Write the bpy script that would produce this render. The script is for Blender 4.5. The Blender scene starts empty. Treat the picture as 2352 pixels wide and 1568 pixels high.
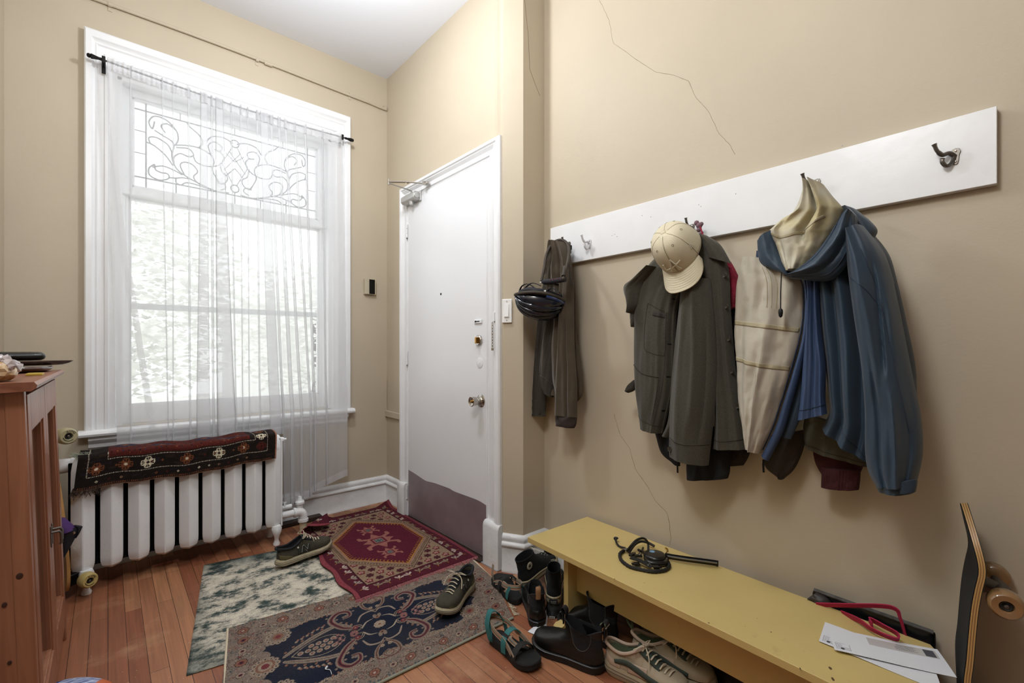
import bpy, bmesh, math, random
import numpy as np
from mathutils import Vector, Matrix, noise as mnoise
from mathutils.bvhtree import BVHTree
random.seed(7)
PI = math.pi
sc = bpy.context.scene
COL = sc.collection
# ---------------------------------------------------------------- camera
FPX, CX, CY, EYE = 1050.0, 1176.0, 803.0, 1.12      # focal length and principal row for a 2352x1568 frame
PSI = math.atan(928 / FPX)
camd = bpy.data.cameras.new('camera')
cam = bpy.data.objects.new('camera', camd); COL.objects.link(cam)
cam.location = (0, 0, EYE)
cam.rotation_euler = (PI / 2, 0, -PSI)
camd.sensor_width = 36.0
camd.lens = FPX / 2352 * 36.0
camd.shift_y = (803 - 784) / 2352.0
camd.clip_start = 0.02
sc.camera = cam
# ---------------------------------------------------------------- light and exposure
sc.view_settings.view_transform = 'Standard'
sc.view_settings.look = 'None'
sc.view_settings.exposure = 0.56
sc.view_settings.gamma = 1.0
sc.cycles.use_denoising = True
sc.cycles.max_bounces = 10
sc.cycles.transparent_max_bounces = 24
sc.cycles.caustics_reflective = False
sc.cycles.caustics_refractive = False
world = bpy.data.worlds.new('sky'); sc.world = world
world.use_nodes = True
bg = world.node_tree.nodes['Background']
bg.inputs[0].default_value = (0.98, 0.99, 1.0, 1)
bg.inputs[1].default_value = 1.75

def area(name, loc, rot, sx, sy, power, col):
    l = bpy.data.lights.new(name, 'AREA'); l.shape = 'RECTANGLE'; l.size = sx; l.size_y = sy
    l.energy = power; l.color = col
    o = bpy.data.objects.new(name, l); COL.objects.link(o); o.location = loc; o.rotation_euler = rot
    return o
# a portal in the tall window, so that the sky is sampled through it
_p = area('window_portal', (0.59, 3.20, 1.62), (-PI / 2, 0, 0), 1.12, 1.86, 1, (1, 1, 1)); _p.data.cycles.is_portal = True
# the hall's flush ceiling lamp, and an unseen lamp added for soft fill
def lamp(name, loc, power, r, col):
    l = bpy.data.lights.new(name, 'POINT'); l.energy = power; l.shadow_soft_size = r; l.color = col
    o = bpy.data.objects.new(name, l); COL.objects.link(o); o.location = loc; return o
lamp('ceiling_lamp_light', (0.72, 1.95, 2.72), 27, 0.09, (0.91, 0.955, 1.0))
lamp('fill_light', (0.0, 0.55, 2.6), 38, 0.20, (0.91, 0.955, 1.0))

# ---------------------------------------------------------------- projection helpers
FW = (math.sin(PSI), math.cos(PSI)); RT = (math.cos(PSI), -math.sin(PSI))
def ray(px, py):
    a = px - CX
    return (FW[0] * FPX + RT[0] * a, FW[1] * FPX + RT[1] * a, CY - py)
def onz(px, py, z=0.0):
    d = ray(px, py); t = (z - EYE) / d[2]; return Vector((d[0] * t, d[1] * t, z))
def onx(px, py, x):
    d = ray(px, py); t = x / d[0]; return Vector((x, d[1] * t, EYE + d[2] * t))
def ony(px, py, y):
    d = ray(px, py); t = y / d[1]; return Vector((d[0] * t, y, EYE + d[2] * t))

# ---------------------------------------------------------------- materials
def lin(h):
    h = h.lstrip('#'); r = []
    for i in (0, 2, 4):
        c = int(h[i:i + 2], 16) / 255
        r.append(c / 12.92 if c <= 0.04045 else ((c + 0.055) / 1.055) ** 2.4)
    return tuple(r)
MATS = {}
def mat(name, col, rough=0.6, metal=0.0, bump=0.0, bscale=60.0, var=0.0, vscale=6.0, col2=None, spec=0.5,
        sheen=0.0, trans=0.0, coat=0.0, stretch=None, detail=4.0, lo=0.35, hi=0.65):
    m = bpy.data.materials.new(name); m.use_nodes = True
    nt = m.node_tree; N = nt.nodes; L = nt.links
    b = N['Principled BSDF']
    c = lin(col)
    b.inputs['Base Color'].default_value = (*c, 1)
    b.inputs['Roughness'].default_value = rough
    b.inputs['Metallic'].default_value = metal
    b.inputs['Specular IOR Level'].default_value = spec
    b.inputs['Coat Weight'].default_value = coat
    b.inputs['Sheen Weight'].default_value = sheen
    b.inputs['Transmission Weight'].default_value = trans
    tc = N.new('ShaderNodeTexCoord'); mp = N.new('ShaderNodeMapping')
    L.new(tc.outputs['Object'], mp.inputs[0])
    if stretch: mp.inputs['Scale'].default_value = stretch
    if var or col2:
        n = N.new('ShaderNodeTexNoise'); n.inputs['Scale'].default_value = vscale; n.inputs['Detail'].default_value = detail
        L.new(mp.outputs[0], n.inputs[0])
        cr = N.new('ShaderNodeValToRGB')
        cr.color_ramp.elements[0].position = lo; cr.color_ramp.elements[1].position = hi
        if col2: c2 = lin(col2); c1 = c
        else:
            c1 = tuple(min(1, x * (1 + var)) for x in c); c2 = tuple(x * (1 - var) for x in c)
        cr.color_ramp.elements[0].color = (*c1, 1); cr.color_ramp.elements[1].color = (*c2, 1)
        L.new(n.outputs[0], cr.inputs[0]); L.new(cr.outputs[0], b.inputs['Base Color'])
    if bump:
        n2 = N.new('ShaderNodeTexNoise'); n2.inputs['Scale'].default_value = bscale; n2.inputs['Detail'].default_value = 3
        L.new(mp.outputs[0], n2.inputs[0])
        bp = N.new('ShaderNodeBump'); bp.inputs['Strength'].default_value = bump; bp.inputs['Distance'].default_value = 0.004
        L.new(n2.outputs[0], bp.inputs['Height']); L.new(bp.outputs[0], b.inputs['Normal'])
    MATS[name] = m
    return m
def vcol_mat(name, rough=0.95, bump=0.5, bscale=500, sheen=0.0, noise_amt=0.35):
    m = mat(name, '#808080', rough, bump=bump, bscale=bscale, sheen=sheen, spec=0.15)
    nt = m.node_tree; N = nt.nodes; L = nt.links; b = N['Principled BSDF']
    a = N.new('ShaderNodeVertexColor'); a.layer_name = 'pattern'
    tc = N.new('ShaderNodeTexCoord'); n = N.new('ShaderNodeTexNoise'); n.inputs['Scale'].default_value = 320; n.inputs['Detail'].default_value = 2
    L.new(tc.outputs['Object'], n.inputs[0])
    mr = N.new('ShaderNodeMapRange'); mr.inputs['To Min'].default_value = 1 - noise_amt; mr.inputs['To Max'].default_value = 1 + noise_amt
    mr.inputs['From Min'].default_value = 0.3; mr.inputs['From Max'].default_value = 0.7
    L.new(n.outputs[0], mr.inputs[0])
    mx = N.new('ShaderNodeVectorMath'); mx.operation = 'SCALE'
    L.new(a.outputs[0], mx.inputs[0]); L.new(mr.outputs[0], mx.inputs['Scale'])
    L.new(mx.outputs[0], b.inputs['Base Color'])
    return m

# ---------------------------------------------------------------- object helpers
def thing(name, label, cat, loc=(0, 0, 0), rotz=0.0, group=None):
    o = bpy.data.objects.new(name, None); COL.objects.link(o)
    o.empty_display_size = 0.05
    o.location = loc; o.rotation_euler = (0, 0, rotz)
    o['label'] = label; o['category'] = cat
    if group: o['group'] = group
    return o
def tag(o, label, cat, group=None, kind=None):
    o['label'] = label; o['category'] = cat
    if group: o['group'] = group
    if kind: o['kind'] = kind
    return o
def inv_of(root):
    m = Matrix.Translation(root.location) @ root.rotation_euler.to_matrix().to_4x4()
    if root.parent: m = Matrix.Translation(root.parent.location) @ root.parent.rotation_euler.to_matrix().to_4x4() @ m
    return m.inverted()

class MB:
    def __init__(s): s.v = []; s.f = []
    def add(s, vs, fs):
        o = len(s.v); s.v += [tuple(v) for v in vs]; s.f += [tuple(i + o for i in f) for f in fs]; return s
    def box(s, c, d, M=None):
        x, y, z = d[0] / 2, d[1] / 2, d[2] / 2
        vs = [Vector((a, b, e)) for a in (-x, x) for b in (-y, y) for e in (-z, z)]
        if M: vs = [M @ v for v in vs]
        c = Vector(c)
        return s.add([v + c for v in vs], [(0, 1, 3, 2), (4, 6, 7, 5), (0, 4, 5, 1), (2, 3, 7, 6), (0, 2, 6, 4), (1, 5, 7, 3)])
    def bb(s, lo, hi):
        return s.box([(a + b) / 2 for a, b in zip(lo, hi)], [abs(b - a) for a, b in zip(lo, hi)])
    def loft(s, rings, closed=True, cap0=True, cap1=True):
        n = len(rings[0]); o = len(s.v)
        for r in rings: s.v += [tuple(p) for p in r]
        k = n if closed else n - 1
        for i in range(len(rings) - 1):
            for j in range(k):
                a = o + i * n + j; b = o + i * n + (j + 1) % n
                s.f.append((a, b, b + n, a + n))
        if cap0: s.f.append(tuple(o + j for j in reversed(range(n))))
        if cap1: s.f.append(tuple(o + (len(rings) - 1) * n + j for j in range(n)))
        return s
    def tube(s, pts, r, n=8, closed=False, flat=1.0, up=None, cap=True):
        pts = [Vector(p) for p in pts]; m = len(pts); rings = []
        prev = None
        for i, p in enumerate(pts):
            if closed: t = pts[(i + 1) % m] - pts[i - 1]
            else: t = pts[min(i + 1, m - 1)] - pts[max(i - 1, 0)]
            if t.length < 1e-9: t = Vector((0, 0, 1))
            t.normalize()
            if up is not None: a = Vector(up)
            elif prev is not None: a = prev
            else: a = Vector((0, 0, 1)) if abs(t.z) < 0.9 else Vector((1, 0, 0))
            a = a - t * a.dot(t)
            if a.length < 1e-6: a = t.orthogonal()
            a.normalize(); prev = a; b = t.cross(a)
            rr = r[i] if isinstance(r, (list, tuple)) else r
            rings.append([p + a * (math.cos(q) * rr * flat) + b * (math.sin(q) * rr) for q in [2 * PI * k / n for k in range(n)]])
        if closed:
            rings.append(rings[0]); return s.loft(rings, True, False, False)
        return s.loft(rings, True, cap, cap)
    def lathe(s, prof, M=None, n=24):
        # prof: (r, h) pairs about local z
        rings = []
        for r, h in prof:
            ring = [Vector((max(r, 1e-5) * math.cos(2 * PI * k / n), max(r, 1e-5) * math.sin(2 * PI * k / n), h)) for k in range(n)]
            if M: ring = [M @ v for v in ring]
            rings.append(ring)
        return s.loft(rings)
    def prism(s, out, h, M=None):
        # out: list of (x, y); extruded 0..h on z
        if not isinstance(h, (tuple, list)): h = (0, h)
        r = [[Vector((x, y, z)) for x, y in out] for z in h]
        if M: r = [[M @ v for v in q] for q in r]
        return s.loft(r)
    def grid(s, fn, nu, nv):
        o = len(s.v)
        for i in range(nu + 1):
            for j in range(nv + 1): s.v.append(tuple(fn(i / nu, j / nv)))
        for i in range(nu):
            for j in range(nv):
                a = o + i * (nv + 1) + j
                s.f.append((a, a + nv + 1, a + nv + 2, a + 1))
        return s
    def slab(s, fn, fnb, nu, nv):
        # closed shell between a front and a back sheet
        W = nv + 1; o = len(s.v)
        s.grid(fn, nu, nv); o2 = len(s.v); s.grid(fnb, nu, nv)
        nf = nu * nv; k = len(s.f) - nf
        s.f[k:] = [tuple(reversed(f)) for f in s.f[k:]]
        for i in range(nu):
            for j in (0, nv):
                a, b = i * W + j, (i + 1) * W + j
                q = (o + a, o2 + a, o2 + b, o + b)
                s.f.append(q if j == nv else tuple(reversed(q)))
        for j in range(nv):
            for i in (0, nu):
                a, b = i * W + j, i * W + j + 1
                q = (o + a, o + b, o2 + b, o2 + a)
                s.f.append(q if i == nu else tuple(reversed(q)))
        return s
    def build(s, name, m, parent=None, world=False, smooth=True, bevel=0.0, sub=0, angle=40, solid=0.0, seg=2):
        me = bpy.data.meshes.new(name)
        me.from_pydata(s.v, [], s.f)
        bm = bmesh.new(); bm.from_mesh(me); bmesh.ops.recalc_face_normals(bm, faces=bm.faces); bm.to_mesh(me); bm.free()
        if isinstance(m, str): m = MATS[m]
        if m: me.materials.append(m)
        o = bpy.data.objects.new(name, me); COL.objects.link(o)
        if parent:
            o.parent = parent
            if world: me.transform(inv_of(parent))
        if smooth:
            me.polygons.foreach_set('use_smooth', [True] * len(me.polygons))
            if bevel == 0 and sub == 0 and angle: me.set_sharp_from_angle(angle=math.radians(angle))
        if solid:
            q = o.modifiers.new('thick', 'SOLIDIFY'); q.thickness = solid; q.offset = 0
        if bevel:
            q = o.modifiers.new('bevel', 'BEVEL'); q.width = bevel; q.segments = seg; q.limit_method = 'ANGLE'; q.angle_limit = math.radians(35)
            q.harden_normals = True
        if sub:
            q = o.modifiers.new('sub', 'SUBSURF'); q.levels = sub; q.render_levels = sub
        return o
def struct(o): o['kind'] = 'structure'; return o
def spline(pts, n, closed=False):
    P = [Vector(p) for p in pts]; m = len(P); out = []
    segs = m if closed else m - 1
    for i in range(segs):
        if closed: a, b, c, d = P[i - 1], P[i], P[(i + 1) % m], P[(i + 2) % m]
        else: a, b, c, d = P[max(i - 1, 0)], P[i], P[i + 1], P[min(i + 2, m - 1)]
        for k in range(n):
            t = k / n
            out.append(0.5 * ((2 * b) + (c - a) * t + (2 * a - 5 * b + 4 * c - d) * t * t + (3 * b - a - 3 * c + d) * t ** 3))
    if not closed: out.append(P[-1])
    return out
def resample(pts, n):
    P = [Vector(p) for p in pts]; L = [0]
    for i in range(1, len(P)): L.append(L[-1] + (P[i] - P[i - 1]).length)
    out = []; j = 0
    for k in range(n):
        d = L[-1] * k / (n - 1)
        while j < len(P) - 2 and L[j + 1] < d: j += 1
        t = (d - L[j]) / max(L[j + 1] - L[j], 1e-9)
        out.append(P[j].lerp(P[j + 1], min(max(t, 0), 1)))
    return out
def interp(x, xs, ys): return float(np.interp(x, xs, ys))
def text_mesh(txt, size, extr=0.0):
    c = bpy.data.curves.new('t', 'FONT'); c.body = txt; c.size = size; c.extrude = extr; c.align_x = 'CENTER'; c.align_y = 'CENTER'
    o = bpy.data.objects.new('t', c); COL.objects.link(o)
    dg = bpy.context.evaluated_depsgraph_get(); me = bpy.data.meshes.new_from_object(o.evaluated_get(dg))
    vs = [v.co.copy() for v in me.vertices]; fs = [tuple(p.vertices) for p in me.polygons]
    bpy.data.objects.remove(o); bpy.data.curves.remove(c); bpy.data.meshes.remove(me)
    return vs, fs
def put_text(mb, txt, size, M, extr=0.0004, sx=1.0):
    vs, fs = text_mesh(txt, size, extr)
    mb.add([M @ Vector((v.x * sx, v.y, v.z)) for v in vs], fs); return mb
def frame(o, x, y):
    # matrix with local x, y axes along given directions
    x = Vector(x).normalized(); y = Vector(y); y = (y - x * y.dot(x)).normalized(); z = x.cross(y)
    M = Matrix((x, y, z)).transposed().to_4x4(); M.translation = Vector(o); return M
# ---------------------------------------------------------------- materials in use
def wall_paint(name, col):
    m = mat(name, col, 0.55, bump=0.12, bscale=9, var=0.03, vscale=1.7, spec=0.3)
    nt = m.node_tree; N = nt.nodes; L = nt.links; b = N['Principled BSDF']
    tc = N.new('ShaderNodeTexCoord')
    n = N.new('ShaderNodeTexNoise'); n.inputs['Scale'].default_value = 160; L.new(tc.outputs['Object'], n.inputs[0])
    bp = N.new('ShaderNodeBump'); bp.inputs['Strength'].default_value = 0.12; bp.inputs['Distance'].default_value = 0.002
    L.new(n.outputs[0], bp.inputs['Height'])
    old = b.inputs['Normal'].links[0].from_node
    old.inputs['Distance'].default_value = 0.01
    L.new(old.outputs[0], bp.inputs['Normal']); L.new(bp.outputs[0], b.inputs['Normal'])
    return m
wall_paint('wall_paint', '#bdb09b')
mat('ceiling_paint', '#e2e4ea', 0.8, bump=0.1, bscale=20)
mat('white_paint', '#e6e6e7', 0.32, bump=0.22, bscale=22, var=0.02, vscale=8)
mat('old_white_paint', '#dfdfdf', 0.35, bump=0.35, bscale=60, var=0.05, vscale=14)
mat('door_paint', '#e4e4e6', 0.22, bump=0.10, bscale=12, var=0.01, vscale=3)
mat('radiator_paint', '#e8e8e8', 0.3, bump=0.25, bscale=45, var=0.02)
mat('black', '#060606', 0.7)
mat('crack', '#7d6d52', 0.9)
mat('dark_metal', '#141313', 0.4, metal=0.6)
mat('rod_metal', '#55534f', 0.4, metal=0.8)
mat('chrome', '#b9b4ac', 0.16, metal=1.0)
mat('brass', '#b98b4a', 0.2, metal=1.0)
mat('old_brass', '#8d7f68', 0.35, metal=0.9)
mat('hook_metal', '#76716c', 0.33, metal=0.9)
mat('silver_grey', '#bdbcb9', 0.35, metal=0.5)
mat('kick_steel', '#a4969a', 0.36, metal=0.55, bump=0.25, bscale=5, var=0.10, vscale=6)
mat('dark_wood', '#2a1a12', 0.6, bump=0.3, bscale=80)
mat('grey_sill', '#94969a', 0.5, var=0.15, vscale=20)
mat('switch_plastic', '#eeeeec', 0.25)
mat('device_cream', '#c8bfa8', 0.35, metal=0.3)
mat('glossy_black', '#070707', 0.08)
def pine(name, a, b_, axis='z', sc_=1.0, rough=0.35, knots=True):
    m = bpy.data.materials.new(name); m.use_nodes = True; nt = m.node_tree; N = nt.nodes; L = nt.links
    b = N['Principled BSDF']; b.inputs['Roughness'].default_value = rough
    tc = N.new('ShaderNodeTexCoord'); mp = N.new('ShaderNodeMapping'); L.new(tc.outputs['Object'], mp.inputs[0])
    s = {'z': (30, 30, 1.6), 'y': (30, 1.6, 30), 'x': (1.6, 30, 30)}[axis]
    mp.inputs['Scale'].default_value = tuple(q * sc_ for q in s)
    n = N.new('ShaderNodeTexNoise'); n.inputs['Scale'].default_value = 1.0; n.inputs['Detail'].default_value = 5; n.inputs['Distortion'].default_value = 1.2
    L.new(mp.outputs[0], n.inputs[0])
    cr = N.new('ShaderNodeValToRGB'); cr.color_ramp.elements[0].position = 0.3; cr.color_ramp.elements[1].position = 0.72
    cr.color_ramp.elements[0].color = (*lin(a), 1); cr.color_ramp.elements[1].color = (*lin(b_), 1)
    L.new(n.outputs[0], cr.inputs[0]); out = cr.outputs[0]
    if knots:
        v = N.new('ShaderNodeTexVoronoi'); v.inputs['Scale'].default_value = 7.0
        mp2 = N.new('ShaderNodeMapping'); mp2.inputs['Scale'].default_value = (1, 1, 0.7); L.new(tc.outputs['Object'], mp2.inputs[0]); L.new(mp2.outputs[0], v.inputs['Vector'])
        cr2 = N.new('ShaderNodeValToRGB'); cr2.color_ramp.elements[0].position = 0.05; cr2.color_ramp.elements[1].position = 0.12
        cr2.color_ramp.elements[0].color = (0.12, 0.05, 0.03, 1); cr2.color_ramp.elements[1].color = (1, 1, 1, 1)
        L.new(v.outputs['Distance'], cr2.inputs[0])
        mx = N.new('ShaderNodeMixRGB'); mx.blend_type = 'MULTIPLY'; mx.inputs[0].default_value = 1
        L.new(out, mx.inputs[1]); L.new(cr2.outputs[0], mx.inputs[2]); out = mx.outputs[0]
    L.new(out, b.inputs['Base Color'])
    bp = N.new('ShaderNodeBump'); bp.inputs['Strength'].default_value = 0.1; bp.inputs['Distance'].default_value = 0.002
    L.new(n.outputs[0], bp.inputs['Height']); L.new(bp.outputs[0], b.inputs['Normal'])
    MATS[name] = m; return m
pine('pine', '#a06c50', '#825039')
pine('pine_top', '#94604a', '#744430', 'y', knots=False)
mat('cabinet_glass', '#2a2422', 0.06, spec=0.6, coat=0.5)
# ---- oiled strip floor
def floor_material():
    m = bpy.data.materials.new('fir_floor'); m.use_nodes = True; nt = m.node_tree; N = nt.nodes; L = nt.links
    b = N['Principled BSDF']
    tc = N.new('ShaderNodeTexCoord'); mp = N.new('ShaderNodeMapping'); mp.inputs['Rotation'].default_value = (0, 0, PI / 2)
    L.new(tc.outputs['Object'], mp.inputs[0])
    br = N.new('ShaderNodeTexBrick'); br.offset = 0.37; br.inputs['Scale'].default_value = 1.0
    br.inputs['Brick Width'].default_value = 0.85; br.inputs['Row Height'].default_value = 0.0545; br.inputs['Mortar Size'].default_value = 0.0009
    br.inputs['Mortar Smooth'].default_value = 0.2; br.inputs['Bias'].default_value = 0.0
    br.inputs['Color1'].default_value = (*lin('#ad7956'), 1); br.inputs['Color2'].default_value = (*lin('#874f36'), 1); br.inputs['Mortar'].default_value = (*lin('#2e1810'), 1)
    L.new(mp.outputs[0], br.inputs['Vector'])
    mp2 = N.new('ShaderNodeMapping'); mp2.inputs['Scale'].default_value = (70, 2.2, 1); L.new(tc.outputs['Object'], mp2.inputs[0])
    n = N.new('ShaderNodeTexNoise'); n.inputs['Scale'].default_value = 1.0; n.inputs['Detail'].default_value = 6; n.inputs['Distortion'].default_value = 0.8; L.new(mp2.outputs[0], n.inputs[0])
    mr = N.new('ShaderNodeMapRange'); mr.inputs['From Min'].default_value = 0.3; mr.inputs['From Max'].default_value = 0.7
    mr.inputs['To Min'].default_value = 0.80; mr.inputs['To Max'].default_value = 1.18; L.new(n.outputs[0], mr.inputs[0])
    mx = N.new('ShaderNodeVectorMath'); mx.operation = 'SCALE'; L.new(br.outputs[0], mx.inputs[0]); L.new(mr.outputs[0], mx.inputs['Scale'])
    n3 = N.new('ShaderNodeTexNoise'); n3.inputs['Scale'].default_value = 3.5; n3.inputs['Detail'].default_value = 7; n3.inputs['Roughness'].default_value = 0.65; L.new(tc.outputs['Object'], n3.inputs[0])
    cr = N.new('ShaderNodeValToRGB'); cr.color_ramp.elements[0].position = 0.56; cr.color_ramp.elements[1].position = 0.72
    cr.color_ramp.elements[0].color = (0, 0, 0, 1); cr.color_ramp.elements[1].color = (0.55, 0.55, 0.55, 1); L.new(n3.outputs[0], cr.inputs[0])
    m2 = N.new('ShaderNodeMixRGB'); m2.inputs[2].default_value = (*lin('#c49a74'), 1); L.new(cr.outputs[0], m2.inputs[0]); L.new(mx.outputs[0], m2.inputs[1])
    # pale specks of dust and paint
    v = N.new('ShaderNodeTexVoronoi'); v.inputs['Scale'].default_value = 26; L.new(tc.outputs['Object'], v.inputs['Vector'])
    cr3 = N.new('ShaderNodeValToRGB'); cr3.color_ramp.elements[0].position = 0.035; cr3.color_ramp.elements[1].position = 0.05
    cr3.color_ramp.elements[0].color = (0.6, 0.6, 0.6, 1); cr3.color_ramp.elements[1].color = (0, 0, 0, 1); L.new(v.outputs['Distance'], cr3.inputs[0])
    m3 = N.new('ShaderNodeMixRGB'); m3.inputs[2].default_value = (*lin('#d8c4a8'), 1); L.new(cr3.outputs[0], m3.inputs[0]); L.new(m2.outputs[0], m3.inputs[1])
    L.new(m3.outputs[0], b.inputs['Base Color'])
    r = N.new('ShaderNodeMapRange'); r.inputs['To Min'].default_value = 0.30; r.inputs['To Max'].default_value = 0.55; L.new(n3.outputs[0], r.inputs[0]); L.new(r.outputs[0], b.inputs['Roughness'])
    bp = N.new('ShaderNodeBump'); bp.inputs['Strength'].default_value = 0.35; bp.inputs['Distance'].default_value = 0.002; bp.invert = True
    L.new(br.outputs['Fac'], bp.inputs['Height']); L.new(bp.outputs[0], b.inputs['Normal'])
    MATS['fir_floor'] = m
floor_material()

# ---------------------------------------------------------------- room shell
XD, XC, XL = 1.56, 1.71, -0.364       # door wall, coat wall, left wall
YW, YP, YB = 3.175, 1.68, -2.6        # window wall, pier corner, back of the hall
HC = 3.138
WX0, WX1, WZ0, WZ1 = 0.035, 1.15, 0.72, 2.56     # window opening
T = 0.12
def sbox(name, lo, hi, m, **k): return struct(MB().bb(lo, hi).build(name, m, smooth=False, **k))
sbox('floor', (XL - T, YB - T, -0.08), (XC + T, YW + T, 0), 'fir_floor')
sbox('ceiling', (XL - T, YB - T, HC), (XC + T, YW + T, HC + 0.1), 'ceiling_paint')
mb = MB()
mb.bb((XL - T, YW, 0), (WX0, YW + 0.16, HC)).bb((WX1, YW, 0), (XC + T, YW + 0.16, HC))
mb.bb((WX0, YW, 0), (WX1, YW + 0.16, WZ0)).bb((WX0, YW, WZ1), (WX1, YW + 0.16, HC))
struct(mb.build('wall_back', 'wall_paint', smooth=False))
sbox('wall_left', (XL - T, YB, 0), (XL, YW, HC), 'wall_paint')
# right wall in two planes with the return of the pier between them
DY0, DY1, DZ = 1.905, 2.775, 2.14
mb = MB()
# the plaster swells out beside the door casing
pier = [(XD, DY0)] + [(1.508 + (XD - 1.508) * (1 - math.cos(t * PI)) / 2, 1.775 + (DY0 - 1.775) * t) for t in (0.8, 0.6, 0.4, 0.2)] + [(1.508, 1.775), (XD, YP), (XC + T + 0.1, YP), (XC + T + 0.1, DY0)]
mb.prism(pier, (0, HC)).bb((XD, DY1, 0), (XC + T + 0.1, YW + 0.16, HC)).bb((XD, DY0, DZ), (XC + T + 0.1, DY1, HC))
struct(mb.build('wall_right_entry', 'wall_paint', smooth=False))
sbox('wall_right', (XC, YB, 0), (XC + T, YP, HC), 'wall_paint')
sbox('wall_front', (XL - T, YB - T, 0), (XC + T, YB, HC), 'wall_paint')

# baseboards: a profile swept along straight runs
PROF = [(0.0, 0), (0.022, 0), (0.022, 0.012), (0.017, 0.02), (0.017, 0.125), (0.024, 0.130), (0.026, 0.140), (0.020, 0.150), (0.014, 0.153),
        (0.014, 0.158), (0.017, 0.165), (0.015, 0.178), (0.006, 0.188), (0.0, 0.19)]
def base(name, path, side):
    # path of (x, y) points; side = +1 if room lies to the left of the direction of travel
    rings = []
    n = len(path)
    for i, p in enumerate(path):
        p = Vector(p)
        d0 = (p - Vector(path[i - 1])).normalized() if i else (Vector(path[1]) - p).normalized()
        d1 = (Vector(path[i + 1]) - p).normalized() if i < n - 1 else d0
        n0 = Vector((-d0.y, d0.x)) * side; n1 = Vector((-d1.y, d1.x)) * side
        m = (n0 + n1) / 2; m = m / m.length_squared
        rings.append([(p.x + m.x * a, p.y + m.y * a, b) for a, b in PROF])
    return struct(MB().loft(rings).build(name, 'old_white_paint', angle=50))
base('baseboard_back', [(XL, YW), (XD, YW), (XD, 2.865)], -1)
base('baseboard_right', [(1.508, 1.775), (XD, YP), (XC, YP), (XC, YB)], -1)
base('baseboard_left', [(XL, YB), (XL, YW)], -1)
# hairline cracks in the plaster
def crack(pix, xp, m='crack', r=0.0011, name='crack'):
    pts = [onx(px, py, xp) for px, py in pix]
    pts = resample(pts, len(pts) * 7)
    out = []
    for i, p in enumerate(pts):
        k = mnoise.noise(Vector((i * 0.45, 3.3, xp + pix[0][0]))) * 0.006
        out.append(p + Vector((0, k, k * 0.5)))
    mb = MB().tube(out, [r * (0.5 + 0.6 * abs(mnoise.noise(Vector((i * .3, 0, 7))))) for i in range(len(out))], 5)
    return mb
mb = crack([(1377, 0), (1398, 45), (1410, 100), (1460, 135), (1505, 165), (1545, 172), (1580, 185), (1600, 225), (1630, 260), (1650, 305), (1675, 330), (1690, 355)], XC)
o = struct(mb.build('crack', 'crack')); o.parent = bpy.data.objects['wall_right']
mb = crack([(1410, 950), (1425, 1000), (1447, 1030), (1458, 1075), (1490, 1120), (1505, 1150), (1530, 1175), (1540, 1210), (1539, 1250)], XC)
o = struct(mb.build('crack', 'crack')); o.parent = bpy.data.objects['wall_right']
d = [(1205, 0), (1213, 80), (1217, 160), (1228, 190), (1240, 220)]
pts = [ony(px, py, YP) for px, py in d]
o = struct(MB().tube(resample(pts, 30), 0.0012, 5).build('crack', 'crack')); o.parent = bpy.data.objects['wall_right_entry']

# ---------------------------------------------------------------- window
CF = 3.14       # front of the casing
win = bpy.data.objects.new('window_1', None); COL.objects.link(win); win['kind'] = 'structure'
win.location = (0.59, YW, 0.7)
OX0, OX1, OZ1 = -0.09, 1.272, 2.745
# casing with mitred stepped profile: (inward distance, depth towards the room)
CP = [(0.0, 0.0), (0.0, 0.034), (0.006, 0.040), (0.028, 0.040), (0.034, 0.032), (0.040, 0.028), (0.047, 0.032), (0.052, 0.026), (0.074, 0.024), (0.078, 0.03), (0.090, 0.03), (0.094, 0.024),
      (0.104, 0.020), (0.118, 0.020), (0.122, 0.008), (0.128, 0.0)]
rings = []
for (x, z, sx, sz) in [(OX0, 0.70, 1, 0), (OX0, OZ1, 1, -1), (OX1, OZ1, -1, -1), (OX1, 0.70, -1, 0)]:
    rings.append([(x + sx * a, YW - b, z + sz * a * (1.4 if sz else 1)) for a, b in CP])
MB().loft(rings).build('casing', 'white_paint', win, True, angle=25)
# jamb lining
mb = MB()
mb.bb((WX0 - 0.002, YW - 0.004, WZ0), (WX0 + 0.022, YW + 0.15, WZ1)).bb((WX1 - 0.022, YW - 0.004, WZ0), (WX1 + 0.002, YW + 0.15, WZ1)).bb((WX0, YW - 0.004, WZ1 - 0.02), (WX1, YW + 0.15, WZ1 + 0.002))
mb.bb((WX0 + 0.022, YW + 0.045, WZ0), (WX0 + 0.036, YW + 0.06, WZ1)).bb((WX1 - 0.036, YW + 0.045, WZ0), (WX1 - 0.022, YW + 0.06, WZ1))
mb.build('jamb_lining', 'white_paint', win, True, bevel=0.002)
# sill (stool) with rounded nose and apron moulding
nose = [(YW + 0.16, 0.712), (YW - 0.052, 0.712), (YW - 0.064, 0.706), (YW - 0.068, 0.695), (YW - 0.064, 0.684), (YW - 0.052, 0.678), (YW - 0.035, 0.676), (YW + 0.16, 0.676)]
MB().loft([[(x, y, z) for y, z in nose] for x in (-0.112, 1.292)]).build('sill', 'white_paint', win, True, angle=30)
apr = [(YW, 0.676), (YW - 0.044, 0.676), (YW - 0.044, 0.662), (YW - 0.036, 0.652), (YW - 0.020, 0.640), (YW - 0.020, 0.622), (YW - 0.012, 0.618), (YW, 0.60)]
MB().loft([[(x0, y, z) for y, z in apr] for x0 in (-0.075, 1.255)]).build('apron_moulding', 'white_paint', win, True, angle=30)
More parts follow.
